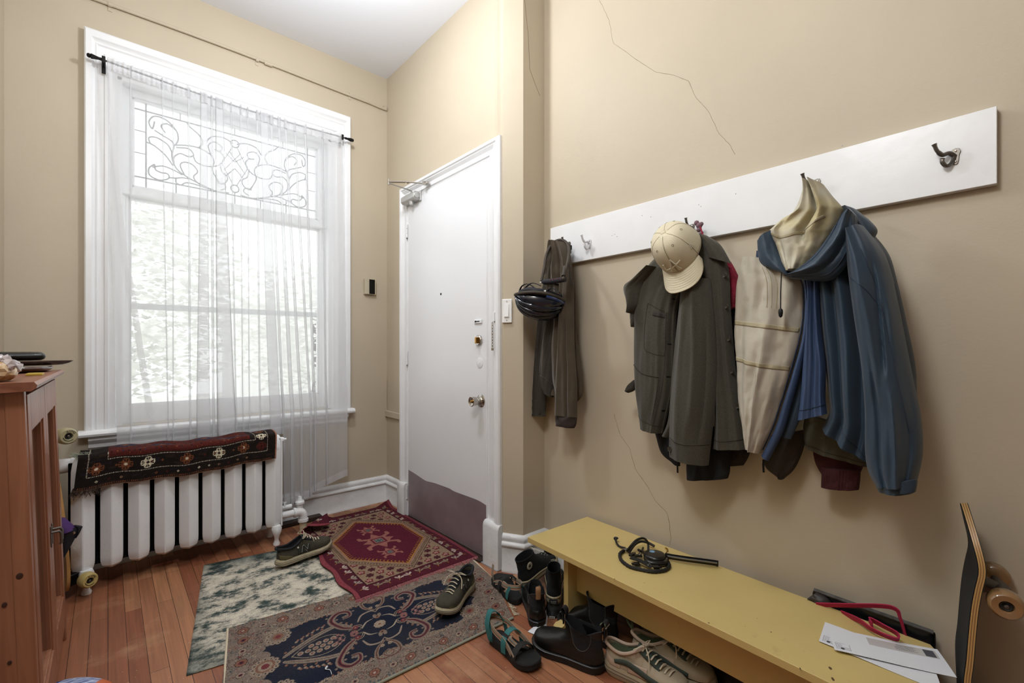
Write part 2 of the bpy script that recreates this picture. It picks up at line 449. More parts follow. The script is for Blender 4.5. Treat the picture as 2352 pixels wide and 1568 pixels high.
# sashes
def sash(name, x0, x1, z0, z1, gx0, gx1, gz0, gz1, y0, y1):
    mb = MB()
    mb.bb((x0, y0, z0), (gx0, y1, z1)).bb((gx1, y0, z0), (x1, y1, z1)).bb((gx0, y0, z0), (gx1, y1, gz0)).bb((gx0, y0, gz1), (gx1, y1, z1))
    e = 0.012
    mb.bb((gx0, y0 + 0.012, gz0), (gx0 + e, y1, gz1)).bb((gx1 - e, y0 + 0.012, gz0), (gx1, y1, gz1)).bb((gx0, y0 + 0.012, gz0), (gx1, y1, gz0 + e)).bb((gx0, y0 + 0.012, gz1 - e), (gx1, y1, gz1))
    return mb.build(name, 'white_paint', win, True, bevel=0.003)
mlight = mat('window_glass', '#ffffff', 0.05)
def glass(name, alpha, tint, rough=0.0, tex=0.0):
    m = bpy.data.materials.new(name); m.use_nodes = True; nt = m.node_tree; N = nt.nodes; L = nt.links
    N.remove(N['Principled BSDF']); out = N['Material Output']
    t = N.new('ShaderNodeBsdfTransparent'); t.inputs[0].default_value = (*tint, 1)
    g = N.new('ShaderNodeBsdfGlossy'); g.inputs['Roughness'].default_value = 0.03
    mx = N.new('ShaderNodeMixShader'); mx.inputs[0].default_value = 1 - alpha
    L.new(t.outputs[0], mx.inputs[1]); L.new(g.outputs[0], mx.inputs[2])
    if tex:
        d = N.new('ShaderNodeBsdfTranslucent'); d.inputs[0].default_value = (0.85, 0.87, 0.88, 1)
        nz = N.new('ShaderNodeTexNoise'); nz.inputs['Scale'].default_value = 40; nz.inputs['Detail'].default_value = 4
        tc = N.new('ShaderNodeTexCoord'); L.new(tc.outputs['Object'], nz.inputs[0])
        mr = N.new('ShaderNodeMapRange'); mr.inputs['To Max'].default_value = tex; L.new(nz.outputs[0], mr.inputs[0])
        m2 = N.new('ShaderNodeMixShader'); L.new(mr.outputs[0], m2.inputs[0]); L.new(mx.outputs[0], m2.inputs[1]); L.new(d.outputs[0], m2.inputs[2])
        L.new(m2.outputs[0], out.inputs[0])
    else: L.new(mx.outputs[0], out.inputs[0])
    MATS[name] = m
glass('window_glass', 0.95, (0.97, 0.98, 0.98))
glass('leaded_glass', 0.95, (0.96, 0.97, 0.97), tex=0.5)
up = sash('transom_sash', WX0 + 0.022, WX1 - 0.022, 1.985, WZ1 - 0.02, 0.098, 1.078, 2.01, 2.50, YW + 0.06, YW + 0.10)
lo = sash('window_sash', WX0 + 0.036, WX1 - 0.036, WZ0, 1.975, 0.084, 1.092, 0.815, 1.95, YW + 0.06, YW + 0.10)
mb = MB().bb((WX0 + 0.022, YW + 0.03, 1.955), (WX1 - 0.022, YW + 0.11, 1.995)); mb.build('transom_bar', 'white_paint', win, True, bevel=0.003)
MB().bb((0.084, YW + 0.10, 1.345), (1.092, YW + 0.125, 1.378)).build('meeting_rail', 'white_paint', win, True)
MB().bb((0.084, YW + 0.082, 0.815), (1.092, YW + 0.086, 1.95)).build('pane', 'window_glass', lo, True)
MB().bb((0.098, YW + 0.082, 2.01), (1.078, YW + 0.086, 2.50)).build('leaded_pane', 'leaded_glass', up, True)
# lead cames of the transom light
mat('lead', '#77787b', 0.5, metal=0.2)
YG = YW + 0.078
lead = MB()
G = (0.098, 1.078, 2.01, 2.50)
def L2(u, v):   # u 0..1, v 0..1 in the transom light
    return Vector((G[0] + u * (G[1] - G[0]), YG, G[2] + v * (G[3] - G[2])))
def came(pts, r=0.0043, sm=True, n=6):
    for mir in (False, True):
        P = [L2(1 - u if mir else u, v) for u, v in pts]
        P = spline(P, n) if sm and len(P) > 2 else P
        lead.tube(P, r, 5, up=(0, 1, 0))
def came1(pts, r=0.0043, sm=False):
    P = [L2(u, v) for u, v in pts]; lead.tube(spline(P, 6) if sm else P, r, 5, up=(0, 1, 0))
BL, BB, BT = 0.062, 0.13, 0.89
came([(BL, 0), (BL, 1)], 0.0045, False)
came1([(0, BB), (1, BB)], 0.0045); came1([(0, BT), (1, BT)], 0.0045)
for v in (0.13, 0.40, 0.65, 0.89): came([(0, v), (BL, v)], 0.003, False)
for u in (0.062, 0.2, 0.355, 0.5, 0.645, 0.8): came1([(u, 0), (u, BB)], 0.004); 
for u in (0.22, 0.5, 0.78): came1([(u, BT), (u, 1)], 0.003)
# scrolls, drawn for the left half and mirrored
came([(0.10, 0.80), (0.09, 0.71), (0.075, 0.78), (0.10, 0.86), (0.155, 0.85), (0.20, 0.76), (0.21, 0.66), (0.195, 0.58)])
came([(0.15, 0.70), (0.13, 0.77), (0.16, 0.81), (0.20, 0.76)])
came([(0.10, 0.70), (0.14, 0.66), (0.18, 0.62), (0.19, 0.56), (0.18, 0.47), (0.19, 0.36), (0.22, 0.28), (0.30, 0.20), (0.40, 0.14), (0.47, 0.15)])
came([(0.08, 0.54), (0.075, 0.60), (0.11, 0.62), (0.16, 0.57), (0.18, 0.49)])
came([(0.066, 0.54), (0.10, 0.52), (0.15, 0.44), (0.185, 0.34)])
came([(0.19, 0.58), (0.24, 0.61), (0.31, 0.62), (0.37, 0.57), (0.39, 0.50), (0.38, 0.40), (0.40, 0.30), (0.42, 0.24)])
came([(0.20, 0.56), (0.26, 0.58), (0.285, 0.52), (0.26, 0.485), (0.22, 0.50), (0.19, 0.44), (0.19, 0.36)])
came([(0.285, 0.50), (0.30, 0.44), (0.35, 0.42), (0.40, 0.45), (0.43, 0.50)])
came([(0.31, 0.62), (0.33, 0.70), (0.31, 0.78), (0.27, 0.84), (0.25, 0.89)])
came([(0.37, 0.58), (0.36, 0.68), (0.39, 0.74), (0.43, 0.70), (0.42, 0.64), (0.39, 0.65)])
came([(0.35, 0.72), (0.38, 0.80), (0.44, 0.82), (0.49, 0.78)])
came([(0.09, 0.27), (0.14, 0.31), (0.20, 0.28), (0.23, 0.25)])
came([(0.10, 0.31), (0.075, 0.25), (0.08, 0.17), (0.125, 0.14), (0.165, 0.18), (0.16, 0.23), (0.13, 0.23), (0.105, 0.25), (0.10, 0.31)])
came([(0.165, 0.19), (0.20, 0.20), (0.23, 0.22), (0.27, 0.22), (0.30, 0.20)])
came([(0.20, 0.19), (0.20, 0.15), (0.22, 0.13)])
came([(0.225, 0.13), (0.25, 0.17), (0.30, 0.17), (0.36, 0.15)])
came([(0.24, 0.26), (0.22, 0.36), (0.24, 0.41), (0.28, 0.40), (0.305, 0.33), (0.285, 0.26), (0.31, 0.19), (0.38, 0.14)])
came([(0.42, 0.50), (0.43, 0.40), (0.46, 0.34), (0.45, 0.27), (0.42, 0.24), (0.40, 0.29)])
came([(0.42, 0.16), (0.45, 0.20), (0.44, 0.25), (0.405, 0.24)])
came([(0.43, 0.50), (0.44, 0.58), (0.42, 0.64)])
# centre lattice and rounds
came([(0.49, 0.75), (0.43, 0.50)], 0.003, False); came([(0.43, 0.50), (0.49, 0.26)], 0.003, False)
came([(0.50, 0.55), (0.45, 0.64)], 0.003, False); came([(0.50, 0.47), (0.45, 0.36)], 0.003, False)
came1([(0.47, 0.67), (0.56, 0.42)], 0.003); came1([(0.53, 0.67), (0.44, 0.42)], 0.003); came1([(0.455, 0.36), (0.50, 0.47)], .003)
for cv in (0.78, 0.215):
    P = [L2(0.5 + 0.022 * math.cos(a), cv + 0.045 * math.sin(a)) for a in [2 * PI * k / 20 for k in range(20)]]
    lead.tube(P, 0.0043, 5, closed=True)
came1([(0.5, 0.17), (0.5, 0.13)], 0.004)
lead.build('lead_cames', 'lead', up, True)
# what stands outside: trees and a house across the way
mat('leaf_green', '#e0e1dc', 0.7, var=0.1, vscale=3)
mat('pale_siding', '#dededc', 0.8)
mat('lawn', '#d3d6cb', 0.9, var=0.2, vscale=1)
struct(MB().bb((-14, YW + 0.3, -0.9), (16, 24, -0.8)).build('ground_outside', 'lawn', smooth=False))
def tree(loc, h, rad, n, seed):
    rnd = random.Random(seed)
    t = thing('tree', 'pale leafy tree outside the window behind the sheer curtain' if seed == 1 else 'second tree outside, further off behind the right half of the window', 'tree', loc)
    MB().tube([(0, 0, 0), (0.05, 0, h * 0.4), (0, 0.1, h * 0.75)], [0.16, 0.12, 0.05], 8).build('trunk', 'dark_wood', t)
    mb = MB()
    for i in range(n):
        a, b, c = rnd.gauss(0, 1), rnd.gauss(0, 1), rnd.gauss(0, 1)
        q = math.sqrt(a * a + b * b + c * c); r = rad * (0.5 + 0.5 * rnd.random())
        p = Vector((a / q * r, b / q * r, h * 0.65 + c / q * r * 0.9))
        s = 0.05 + 0.06 * rnd.random(); M = Matrix.Rotation(rnd.random() * 6.3, 3, 'Z') @ Matrix.Rotation(rnd.random() * 3, 3, 'X')
        mb.add([p + M @ Vector(v) * s for v in [(-1, 0, 0), (0, -.5, .1), (1, 0, 0), (0, .5, .1)]], [(0, 1, 2, 3)])
    o = mb.build('foliage', 'leaf_green', t, smooth=False); o['kind'] = 'stuff'
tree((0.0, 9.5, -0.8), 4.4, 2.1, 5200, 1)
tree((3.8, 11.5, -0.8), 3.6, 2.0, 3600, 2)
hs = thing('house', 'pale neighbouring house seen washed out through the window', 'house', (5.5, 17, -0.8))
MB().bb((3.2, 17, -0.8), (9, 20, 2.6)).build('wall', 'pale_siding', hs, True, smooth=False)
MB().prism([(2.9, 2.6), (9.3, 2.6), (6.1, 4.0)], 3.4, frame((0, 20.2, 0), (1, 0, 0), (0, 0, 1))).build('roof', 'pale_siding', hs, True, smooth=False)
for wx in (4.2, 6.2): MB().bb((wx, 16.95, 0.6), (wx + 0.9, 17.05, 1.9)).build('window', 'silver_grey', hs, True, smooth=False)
# ---------------------------------------------------------------- entry door and its casing
door = bpy.data.objects.new('door_1', None); COL.objects.link(door); door['kind'] = 'structure'; door.location = (1.53, 2.34, 0)
DX = 1.51
DA, DB, DT = 1.912, 2.760, 2.128
MB().bb((DX, DA, 0.004), (DX + 0.045, DB, DT)).build('door_leaf', 'door_paint', door, True, bevel=0.003)
# casing: profile (distance outward from the door edge, height toward the room measured from the wall)
KP = [(-0.006, 0.012), (-0.006, 0.044), (0.008, 0.050), (0.012, 0.044), (0.020, 0.044), (0.022, 0.052), (0.050, 0.054), (0.060, 0.060), (0.070, 0.066), (0.076, 0.062), (0.084, 0.070), (0.102, 0.070), (0.108, 0.062), (0.108, 0.0), (-0.006, 0.0)]
K = 0.97
rings = []
for (y, z, sy, sz) in [(DA, 0.0, -1, 0), (DA, DT, -1, 1), (DB, DT, 1, 1), (DB, 0.0, 1, 0)]:
    rings.append([(XD - b, y + sy * a * (1.15 if sy < 0 else 0.85), z + sz * a * 0.82) for a, b in KP])
MB().loft(rings).build('door_casing', 'white_paint', door, True, angle=25)
for ya, yb in ((DA - 0.132, DA - 0.004), (DB + 0.004, DB + 0.098)):
    mb = MB(); w = yb - ya
    pr = [(0, 0.05), (0, 0.084), (0.006, 0.088), (w - 0.006, 0.088), (w, 0.084), (w, 0)]
    top = 0.225
    mb.loft([[(XD, ya, z), (XD - 0.080 * k, ya + 0.001, z), (XD - 0.084 * k, ya + 0.006, z), (XD - 0.084 * k, yb - 0.006, z), (XD - 0.080 * k, yb - 0.001, z), (XD, yb, z)] for z, k in ((0, 1), (0.20, 1), (0.215, 0.95), (top, 0.84))])
    mb.build('plinth_block', 'old_white_paint', door, True, angle=50)
# dark threshold
MB().bb((1.462, DA, 0.0), (1.58, DB, 0.010)).build('threshold', 'dark_wood', door, True, bevel=0.003)
MB().bb((1.47, DA - 0.135, 0.0), (1.56, DA - 0.0, 0.004)).build('threshold_end', 'grey_sill', door, True)
# kick plate with an uneven painted upper edge
top = [(DA + 0.004, 0.292), (DA + 0.06, 0.300), (DA + 0.12, 0.301), (DA + 0.30, 0.297), (DA + 0.36, 0.302), (DA + 0.52, 0.298), (DA + 0.62, 0.290), (DA + 0.70, 0.300), (DA + 0.80, 0.312), (DB - 0.004, 0.316)]
out = [(DB - 0.004, 0.008), (DA + 0.004, 0.008)] + [tuple(p[:2]) for p in spline([(a, b, 0) for a, b in top], 4)]
MB().prism(out, 0.0015, frame((DX - 0.0012, 0, 0), (0, 1, 0), (0, 0, 1))).build('kick_plate', 'kick_steel', door, True, smooth=False)
MB().prism([(0, 0), (DB - DA - .01, 0), (DB - DA - .01, 0.006), (0, 0.006)], 0.004, frame((DX - 0.004, DA + .005, 0.008), (0, 1, 0), (0, 0, 1))).build('door_sweep', 'dark_wood', door, True, smooth=False)
YZ = lambda y, z, x=DX: frame((x, y, z), (0, -1, 0), (0, 0, 1))   # local z points into the room (-x)
# knob with rose
kp = onx(1105, 920, DX)
M = frame((DX, kp.y, kp.z), (0, 1, 0), (0, 0, -1))
knob = MB().lathe([(0.034, 0), (0.034, 0.003), (0.030, 0.006), (0.021, 0.008), (0.019, 0.011), (0.0125, 0.015), (0.0125, 0.028)], M).build('rose', 'chrome', door, True, angle=30)
MB().lathe([(0.013, 0.026), (0.020, 0.030), (0.0225, 0.036), (0.0265, 0.062), (0.0268, 0.066), (0.024, 0.068), (0.020, 0.064), (0.016, 0.0625), (0.0, 0.062)], M).build('knob', 'chrome', door, True, angle=30)
MB().lathe([(0.008, 0.060), (0.008, 0.067), (0.0, 0.0685)], M).build('knob_button', 'brass', door, True)
# deadbolt, round rose with a turn piece
kp = onx(1101, 781, DX); M = frame((DX, kp.y, kp.z), (0, 1, 0), (0, 0, -1))
db = MB().lathe([(0.027, 0), (0.027, 0.010), (0.024, 0.013), (0.0, 0.013)], M).build('deadbolt', 'chrome', door, True, angle=30)
MB().bb((DX - 0.028, kp.y - 0.006, kp.z - 0.018), (DX - 0.012, kp.y + 0.006, kp.z + 0.016)).build('thumb_turn', 'brass', door, True, bevel=0.002)
# painted over blank disc
kp = onx(1102, 833, DX); M = frame((DX, kp.y, kp.z), (0, 1, 0), (0, 0, -1))
MB().lathe([(0.0285, -0.001), (0.0285, 0.0018), (0.027, 0.0024), (0.003, 0.0026), (0.0025, 0.004), (0, 0.004)], M, 32).build('blanking_disc', 'door_paint', door, True, angle=30)
# peep hole
kp = onx(1013, 675, DX); M = frame((DX, kp.y, kp.z), (0, 1, 0), (0, 0, -1))
MB().lathe([(0.0065, -0.001), (0.0065, 0.002), (0.005, 0.0035), (0, 0.003)], M, 16).build('peephole', 'black', door, True)
# chain guard plate and chain on the casing
a = onx(1101, 738, DX)
MB().bb((DX - 0.008, a.y - 0.026, a.z - 0.011), (DX, a.y + 0.040, a.z + 0.011)).build('chain_slot_plate', 'door_paint', door, True, bevel=0.003)
MB().bb((DX - 0.0088, a.y - 0.012, a.z - 0.0025), (DX - 0.0079, a.y + 0.028, a.z + 0.0025)).bb((DX - 0.0088, a.y + 0.020, a.z - 0.005), (DX - 0.0079, a.y + 0.030, a.z + 0.005)).build('chain_slot', 'black', door, True, smooth=False)
XK = XD - 0.074
c = onx(1133, 728, XK)
MB().bb((XK, c.y - 0.007, c.z - 0.022), (XK + 0.012, c.y + 0.007, c.z + 0.026)).build('chain_bracket', 'white_paint', door, True, bevel=0.002)
ch = bpy.data.objects.new('door_chain', None); COL.objects.link(ch)
c = onx(1131, 740, XK - 0.004)
mb = MB(); z = c.z
for i in range(9):
    d = Vector((0, 1, 0)) if i % 2 == 0 else Vector((1, 0, 0))
    P = [Vector((c.x, c.y, z - 0.009)) + d * 0.0045 * math.cos(t) + Vector((0, 0, 0.0095 * math.sin(t))) for t in [2 * PI * k / 14 for k in range(14)]]
    mb.tube(P, 0.0014, 6, closed=True); z -= 0.0150
mb.box((c.x, c.y, z - 0.004), (0.006, 0.012, 0.012))
bpy.data.objects.remove(ch)
mb.build('door_chain', 'old_brass', door, True)
# hinges
for pz in (2.0 - 0.13, 1.02, 0.12):
    mb = MB()
    for k in range(3): mb.tube([(DX - 0.008, DB + 0.003, pz + k * 0.031), (DX - 0.008, DB + 0.003, pz + k * 0.031 + 0.029)], 0.006, 10)
    mb.build('hinge', 'old_white_paint', door, True)
    MB().tube([(DX - 0.008, DB + 0.003, pz - 0.004), (DX - 0.008, DB + 0.003, pz - 0.001)], 0.0045, 8).build('hinge_pin', 'black', door, True)
# overhead closer
cl = bpy.data.objects.new('door_closer', None)
cb = onx(958, 455, DX)
yb, zb = cb.y, cb.z
prof = [(DX, zb + 0.030), (DX - 0.040, zb + 0.030), (DX - 0.052, zb + 0.018), (DX - 0.052, zb - 0.012), (DX - 0.040, zb - 0.024), (DX, zb - 0.024)]
mb = MB().loft([[(x, y, z) for x, z in prof] for y in (yb - 0.045, yb + 0.125)])
body = mb.build('closer_body', 'silver_grey', door, True, bevel=0.003)
M = frame((DX - 0.030, yb - 0.045, zb + 0.003), (1, 0, 0), (0, 0, 1))
MB().lathe([(0.020, 0), (0.020, 0.006), (0.017, 0.008), (0, 0.008)], M).build('closer_cap', 'silver_grey', body, True)
MB().bb((DX - 0.012, yb - 0.060, zb - 0.03), (DX, yb - 0.045, zb + 0.034)).build('closer_plate', 'silver_grey', body, True, bevel=0.002)
MB().tube([(DX - 0.030, yb + 0.02, zb - 0.024), (DX - 0.030, yb + 0.02, zb - 0.045)], [0.016, 0.013], 16).build('closer_spindle', 'silver_grey', body, True)
p0 = Vector((DX - 0.030, yb + 0.02, zb + 0.032)); tip = onx(893, 420, 1.34)
elbow = onx(950, 433, DX - 0.05)
tip = Vector((1.325, 2.60, 0)); tip = onx(893, 421, 1.325)
MB().tube([p0, p0 + Vector((0, 0, 0.012)), p0.lerp(tip, 0.2) + Vector((0, 0, .012)), tip], 0.009, 4, flat=0.35, up=(0, 0, 1)).build('closer_arm', 'silver_grey', door, True, angle=30)
sh = onx(978, 421, XD - 0.075)
MB().tube([tip + Vector((0, 0, 0.010)), tip.lerp(sh, 0.45) + Vector((0, 0, 0.008)), tip.lerp(sh, 0.46) + Vector((0, 0, 0.008)), sh], [0.0065, 0.0065, 0.004, 0.004], 8).tube([tip.lerp(sh, 0.5) + Vector((0, 0, .006)), tip.lerp(sh, 0.54) + Vector((0, 0, .006))], 0.008, 8).build('closer_rod', 'chrome', door, True)
MB().tube([tip + Vector((0, 0, -0.010)), tip + Vector((0, 0, 0.022))], 0.006, 10).tube([tip + Vector((0, 0, 0.022)), tip + Vector((0, 0, 0.028))], 0.004, 8).build('closer_pivot', 'chrome', door, True)
MB().box(sh + Vector((0.004, 0, 0)), (0.02, 0.05, 0.012)).box(sh + Vector((-0.012, 0, 0)), (0.022, 0.016, 0.02)).build('closer_shoe', 'chrome', door, True, bevel=0.002)

# ---------------------------------------------------------------- small things on the walls
# light switch
s = onx(1165, 714, 1.5165)
XW, XD_ = 1.5165, XD; XD = XW
sw = thing('light_switch', 'white rocker light switch on the beige wall right of the door', 'light switch', (XD, s.y, s.z))
hy, hz = 0.0265, 0.06
MB().bb((XD - 0.007, s.y - hy, s.z - hz), (XD, s.y + hy, s.z + hz)).build('switch_plate', 'switch_plastic', sw, True, bevel=0.003, seg=3)
MB().bb((XD - 0.0085, s.y - 0.0135, s.z - 0.035), (XD - 0.006, s.y + 0.0135, s.z + 0.035)).build('rocker_frame', 'switch_plastic', sw, True, bevel=0.001)
MB().add([(XD - 0.009, s.y - 0.0112, s.z - 0.032), (XD - 0.009, s.y + 0.0112, s.z - 0.032), (XD - 0.009, s.y + 0.0112, s.z + 0.032), (XD - 0.009, s.y - 0.0112, s.z + 0.032),
          (XD - 0.014, s.y - 0.0112, s.z - 0.030), (XD - 0.014, s.y + 0.0112, s.z - 0.030)], [(0, 1, 2, 3), (4, 5, 1, 0), (4, 3, 2, 5), (0, 3, 4), (1, 5, 2)]).build('rocker', 'switch_plastic', sw, True, smooth=False)
for k in (-1, 1):
    MB().lathe([(0.0035, 0), (0.0035, 0.001), (0, 0.0012)], frame((XD - 0.007, s.y, s.z + k * 0.048), (0, 1, 0), (0, 0, -1)), 10).build('screw', 'silver_grey', sw, True)
sw.rotation_euler.z = 0.50; XD = XD_
# intercom chime
s = ony(848, 659, YW)
it = thing('wall_intercom', 'small cream wall unit with a glossy black centre strip beside the window', 'intercom', (s.x, YW, s.z))
MB().bb((s.x - 0.043, YW - 0.028, s.z - 0.055), (s.x + 0.040, YW, s.z + 0.055)).build('housing', 'device_cream', it, True, bevel=0.002)
MB().bb((s.x - 0.012, YW - 0.031, s.z - 0.052), (s.x + 0.030, YW - 0.027, s.z + 0.052)).build('front_panel', 'glossy_black', it, True, bevel=0.001)
mbt = MB(); put_text(mbt, 'xxxx', 0.006, frame((s.x + 0.010, YW - 0.0313, s.z - 0.044), (1, 0, 0), (0, 0, 1))) if False else None
# painted conduit with clips
pts = [ony(px, py, YW - 0.012) for px, py in ((185, -5), (250, 22), (420, 85), (600, 150), (760, 205), (885, 249))]
a, b_ = ony(185, -3, YW - .012), ony(888, 249, YW - .012)
z0 = (a.z + b_.z) / 2
con = thing('wall_conduit', 'thin beige painted conduit pipe running along the wall above the window', 'conduit pipe', (0.6, YW, b_.z))
xs = np.linspace(XL, XD - 0.008, 30)
MB().tube([(x, YW - 0.012, b_.z + 0.006 * math.sin(x * 3.1) - 0.004 * (x > 1.48)) for x in xs], 0.0085, 10).build('pipe', 'wall_paint', con, True)
for px, py in ((253, 24), (590, 140), (803, 225)):
    q = ony(px, py, YW)
    MB().tube([(q.x - 0.008, YW - 0.012, b_.z), (q.x + 0.008, YW - 0.012, b_.z)], 0.0115, 12).bb((q.x - 0.008, YW - 0.004, b_.z - 0.03), (q.x + 0.008, YW, b_.z + 0.004)).build('clip', 'wall_paint', con, True)
q = ony(615, 152, YW)
MB().tube([(q.x - 0.022, YW - 0.012, b_.z), (q.x + 0.022, YW - 0.012, b_.z)], 0.0115, 12).build('coupling', 'wall_paint', con, True)
MB().tube([(XD - 0.035, YW - 0.012, b_.z), (XD - 0.012, YW - 0.012, b_.z - 0.004)], 0.0125, 12).build('end_cap', 'wall_paint', con, True)
# cable raceway stub left of the door
q0 = onx(886, 948, XD); q1 = onx(914, 960, XD)
rw = thing('cable_raceway', 'short beige cable cover between the room corner and the door casing', 'cable cover', (XD, 3.0, q1.z))
MB().bb((XD - 0.016, DB + 0.1, 0.625), (XD, YW, 0.668)).build('cover', 'wall_paint', rw, True, bevel=0.003)
for yy in (DB + 0.16, YW - 0.1):
    MB().lathe([(0.003, 0), (0.003, 0.0015), (0, 0.002)], frame((XD - 0.016, yy, 0.647), (0, 1, 0), (0, 0, -1)), 10).build('screw', 'wall_paint', rw, True)
MB().tube([(XD - 0.01, YW - 0.012, 0.655), (XD - 0.008, YW - 0.008, 0.70), (XD - 0.006, YW - 0.006, 0.90)], 0.003, 6).build('cable', 'wall_paint', rw, True)
# ceiling lamp, and a made-up pendant for the fill lamp (above the picture)
for lx_, ly_, lz_, lr_, lb_ in ((0.72, 1.95, 2.72, 0.11, 'pendant ceiling lamp with a glass globe hanging in the entry'), (0.0, 0.55, 2.6, 0.2, 'larger pendant lamp added out of view for soft fill light')):
    cl_ = thing('pendant_lamp', lb_, 'ceiling lamp', (lx_, ly_, HC))
    MB().lathe([(0.05, 0), (0.055, -0.012), (0.02, -0.03), (0, -0.03)], Matrix.Translation((lx_, ly_, HC))).build('canopy', 'white_paint', cl_, True)
    MB().tube([(lx_, ly_, HC - .02), (lx_, ly_, lz_ + lr_)], 0.006, 8).build('stem', 'chrome', cl_, True)
    MB().tube([(lx_ + .03 * math.cos(a), ly_ + .03 * math.sin(a), lz_ + lr_) for a in np.linspace(0, 6.283, 16, endpoint=False)], 0.006, 6, closed=True).build('gallery', 'chrome', cl_, True)
# slim white wedge of panelling left open: door stop
# ---------------------------------------------------------------- curtain rod and sheer curtain
YR = YW - 0.085
r0, r1 = ony(222, 132, YR), ony(800, 319, YR)
rod = thing('curtain_rod', 'thin black curtain rod with small finials above the window', 'curtain rod', (0.6, YR, r0.z))
def rodz(x): # a slight sag
    t = (x - r0.x) / (r1.x - r0.x); return r0.z + (r1.z - r0.z) * t - 0.022 * math.sin(PI * min(max(t, 0), 1))
MB().tube([(x, YR, rodz(x)) for x in np.linspace(r0.x + 0.02, r1.x - 0.02, 24)], 0.0045, 10).build('pole', 'rod_metal', rod, True)
for x, s in ((r0.x + 0.02, -1), (r1.x - 0.02, 1)):
    M = frame((x, YR, rodz(x)), (0, 0, 1), (0, 1, 0)) if s < 0 else frame((x, YR, rodz(x)), (0, 1, 0), (0, 0, 1))
    MB().lathe([(0.007, -0.004), (0.008, 0.0), (0.007, 0.012), (0.011, 0.030), (0.013, 0.040), (0.009, 0.044), (0.012, 0.048), (0.008, 0.056), (0, 0.058)], M, 8).build('finial', 'dark_metal', rod, True)
for px in (238, 786):
    q = ony(px, 150, YR); z = rodz(q.x)
    MB().bb((q.x - 0.008, YW - 0.046, z - 0.050), (q.x + 0.008, YW - 0.040, z + 0.022)).bb((q.x - 0.006, YR - 0.004, z - 0.018), (q.x + 0.006, YW - 0.044, z - 0.006)).bb((q.x - 0.007, YR - 0.012, z - 0.018), (q.x + 0.007, YR - 0.006, z + 0.016)).build('bracket', 'dark_metal', rod, True, bevel=0.002)

def sheer_mat():
    m = bpy.data.materials.new('sheer'); m.use_nodes = True; nt = m.node_tree; N = nt.nodes; L = nt.links
    N.remove(N['Principled BSDF']); out = N['Material Output']
    t = N.new('ShaderNodeBsdfTransparent'); d = N.new('ShaderNodeBsdfDiffuse'); tr = N.new('ShaderNodeBsdfTranslucent')
    d.inputs[0].default_value = (0.82, 0.82, 0.84, 1); tr.inputs[0].default_value = (0.72, 0.72, 0.73, 1)
    m1 = N.new('ShaderNodeMixShader'); m1.inputs[0].default_value = 0.42; L.new(d.outputs[0], m1.inputs[1]); L.new(tr.outputs[0], m1.inputs[2])
    m2 = N.new('ShaderNodeMixShader'); L.new(t.outputs[0], m2.inputs[1]); L.new(m1.outputs[0], m2.inputs[2])
    lw = N.new('ShaderNodeLayerWeight'); lw.inputs[0].default_value = 0.35
    mr = N.new('ShaderNodeMapRange'); mr.inputs['To Min'].default_value = 0.47; mr.inputs['To Max'].default_value = 0.85
    L.new(lw.outputs['Facing'], mr.inputs[0]); L.new(mr.outputs[0], m2.inputs[0]); L.new(m2.outputs[0], out.inputs[0])
    MATS['sheer'] = m
    m = m.copy(); m.name = 'sheer_hem'; MATS['sheer_hem'] = m
    m.node_tree.nodes['Map Range'].inputs['To Min'].default_value = 0.6
sheer_mat()
# plan path along the rod: x fraction at top, x fraction at hem, with fold-backs where the cloth doubles
folds = [  # (px at rod, px near hem, half width px top, half width px bottom)
    (300, 300, 2, 2), (372, 385, 2, 2), (397, 397, 2, 2), (433, 436, 3, 3), (468, 466, 8, 17), (486, 489, 3, 3), (503, 518, 9, 22), (530, 540, 2, 2), (552, 556, 2, 2), (568, 572, 2, 2),
    (590, 596, 3, 3), (606, 630, 10, 14), (622, 648, 4, 4), (640, 668, 4, 6), (655, 690, 4, 4), (676, 712, 3, 3), (700, 722, 3, 3), (740, 748, 2, 2)]
U = [(247, 268)]
lastt = 250
seq = [(246, 268)]
for ct, cb_, ht, hb in folds:
    seq += [(ct + ht, cb_ + hb), (ct - ht, cb_ - hb), (ct + ht, cb_ + hb)]
seq.append((786, 795))
def seqs(seq):
    S = []
    for i in range(len(seq) - 1):
        (a, b), (c, d) = seq[i], seq[i + 1]
        n = max(2, int(abs(c - a) / 5))
        if abs(c - a) > 30: n = int(abs(c - a) / 4)
        for k in range(n):
            t = k / n; S.append((a + (c - a) * t, b + (d - b) * t, i, t))
    S.append((*seq[-1], len(seq) - 1, 0)); return S
S = seqs(seq)
XT = [ony(a, 200, YR).x for a, b, i, t in S]; XB = [ony(b, 1000, YR).x for a, b, i, t in S]
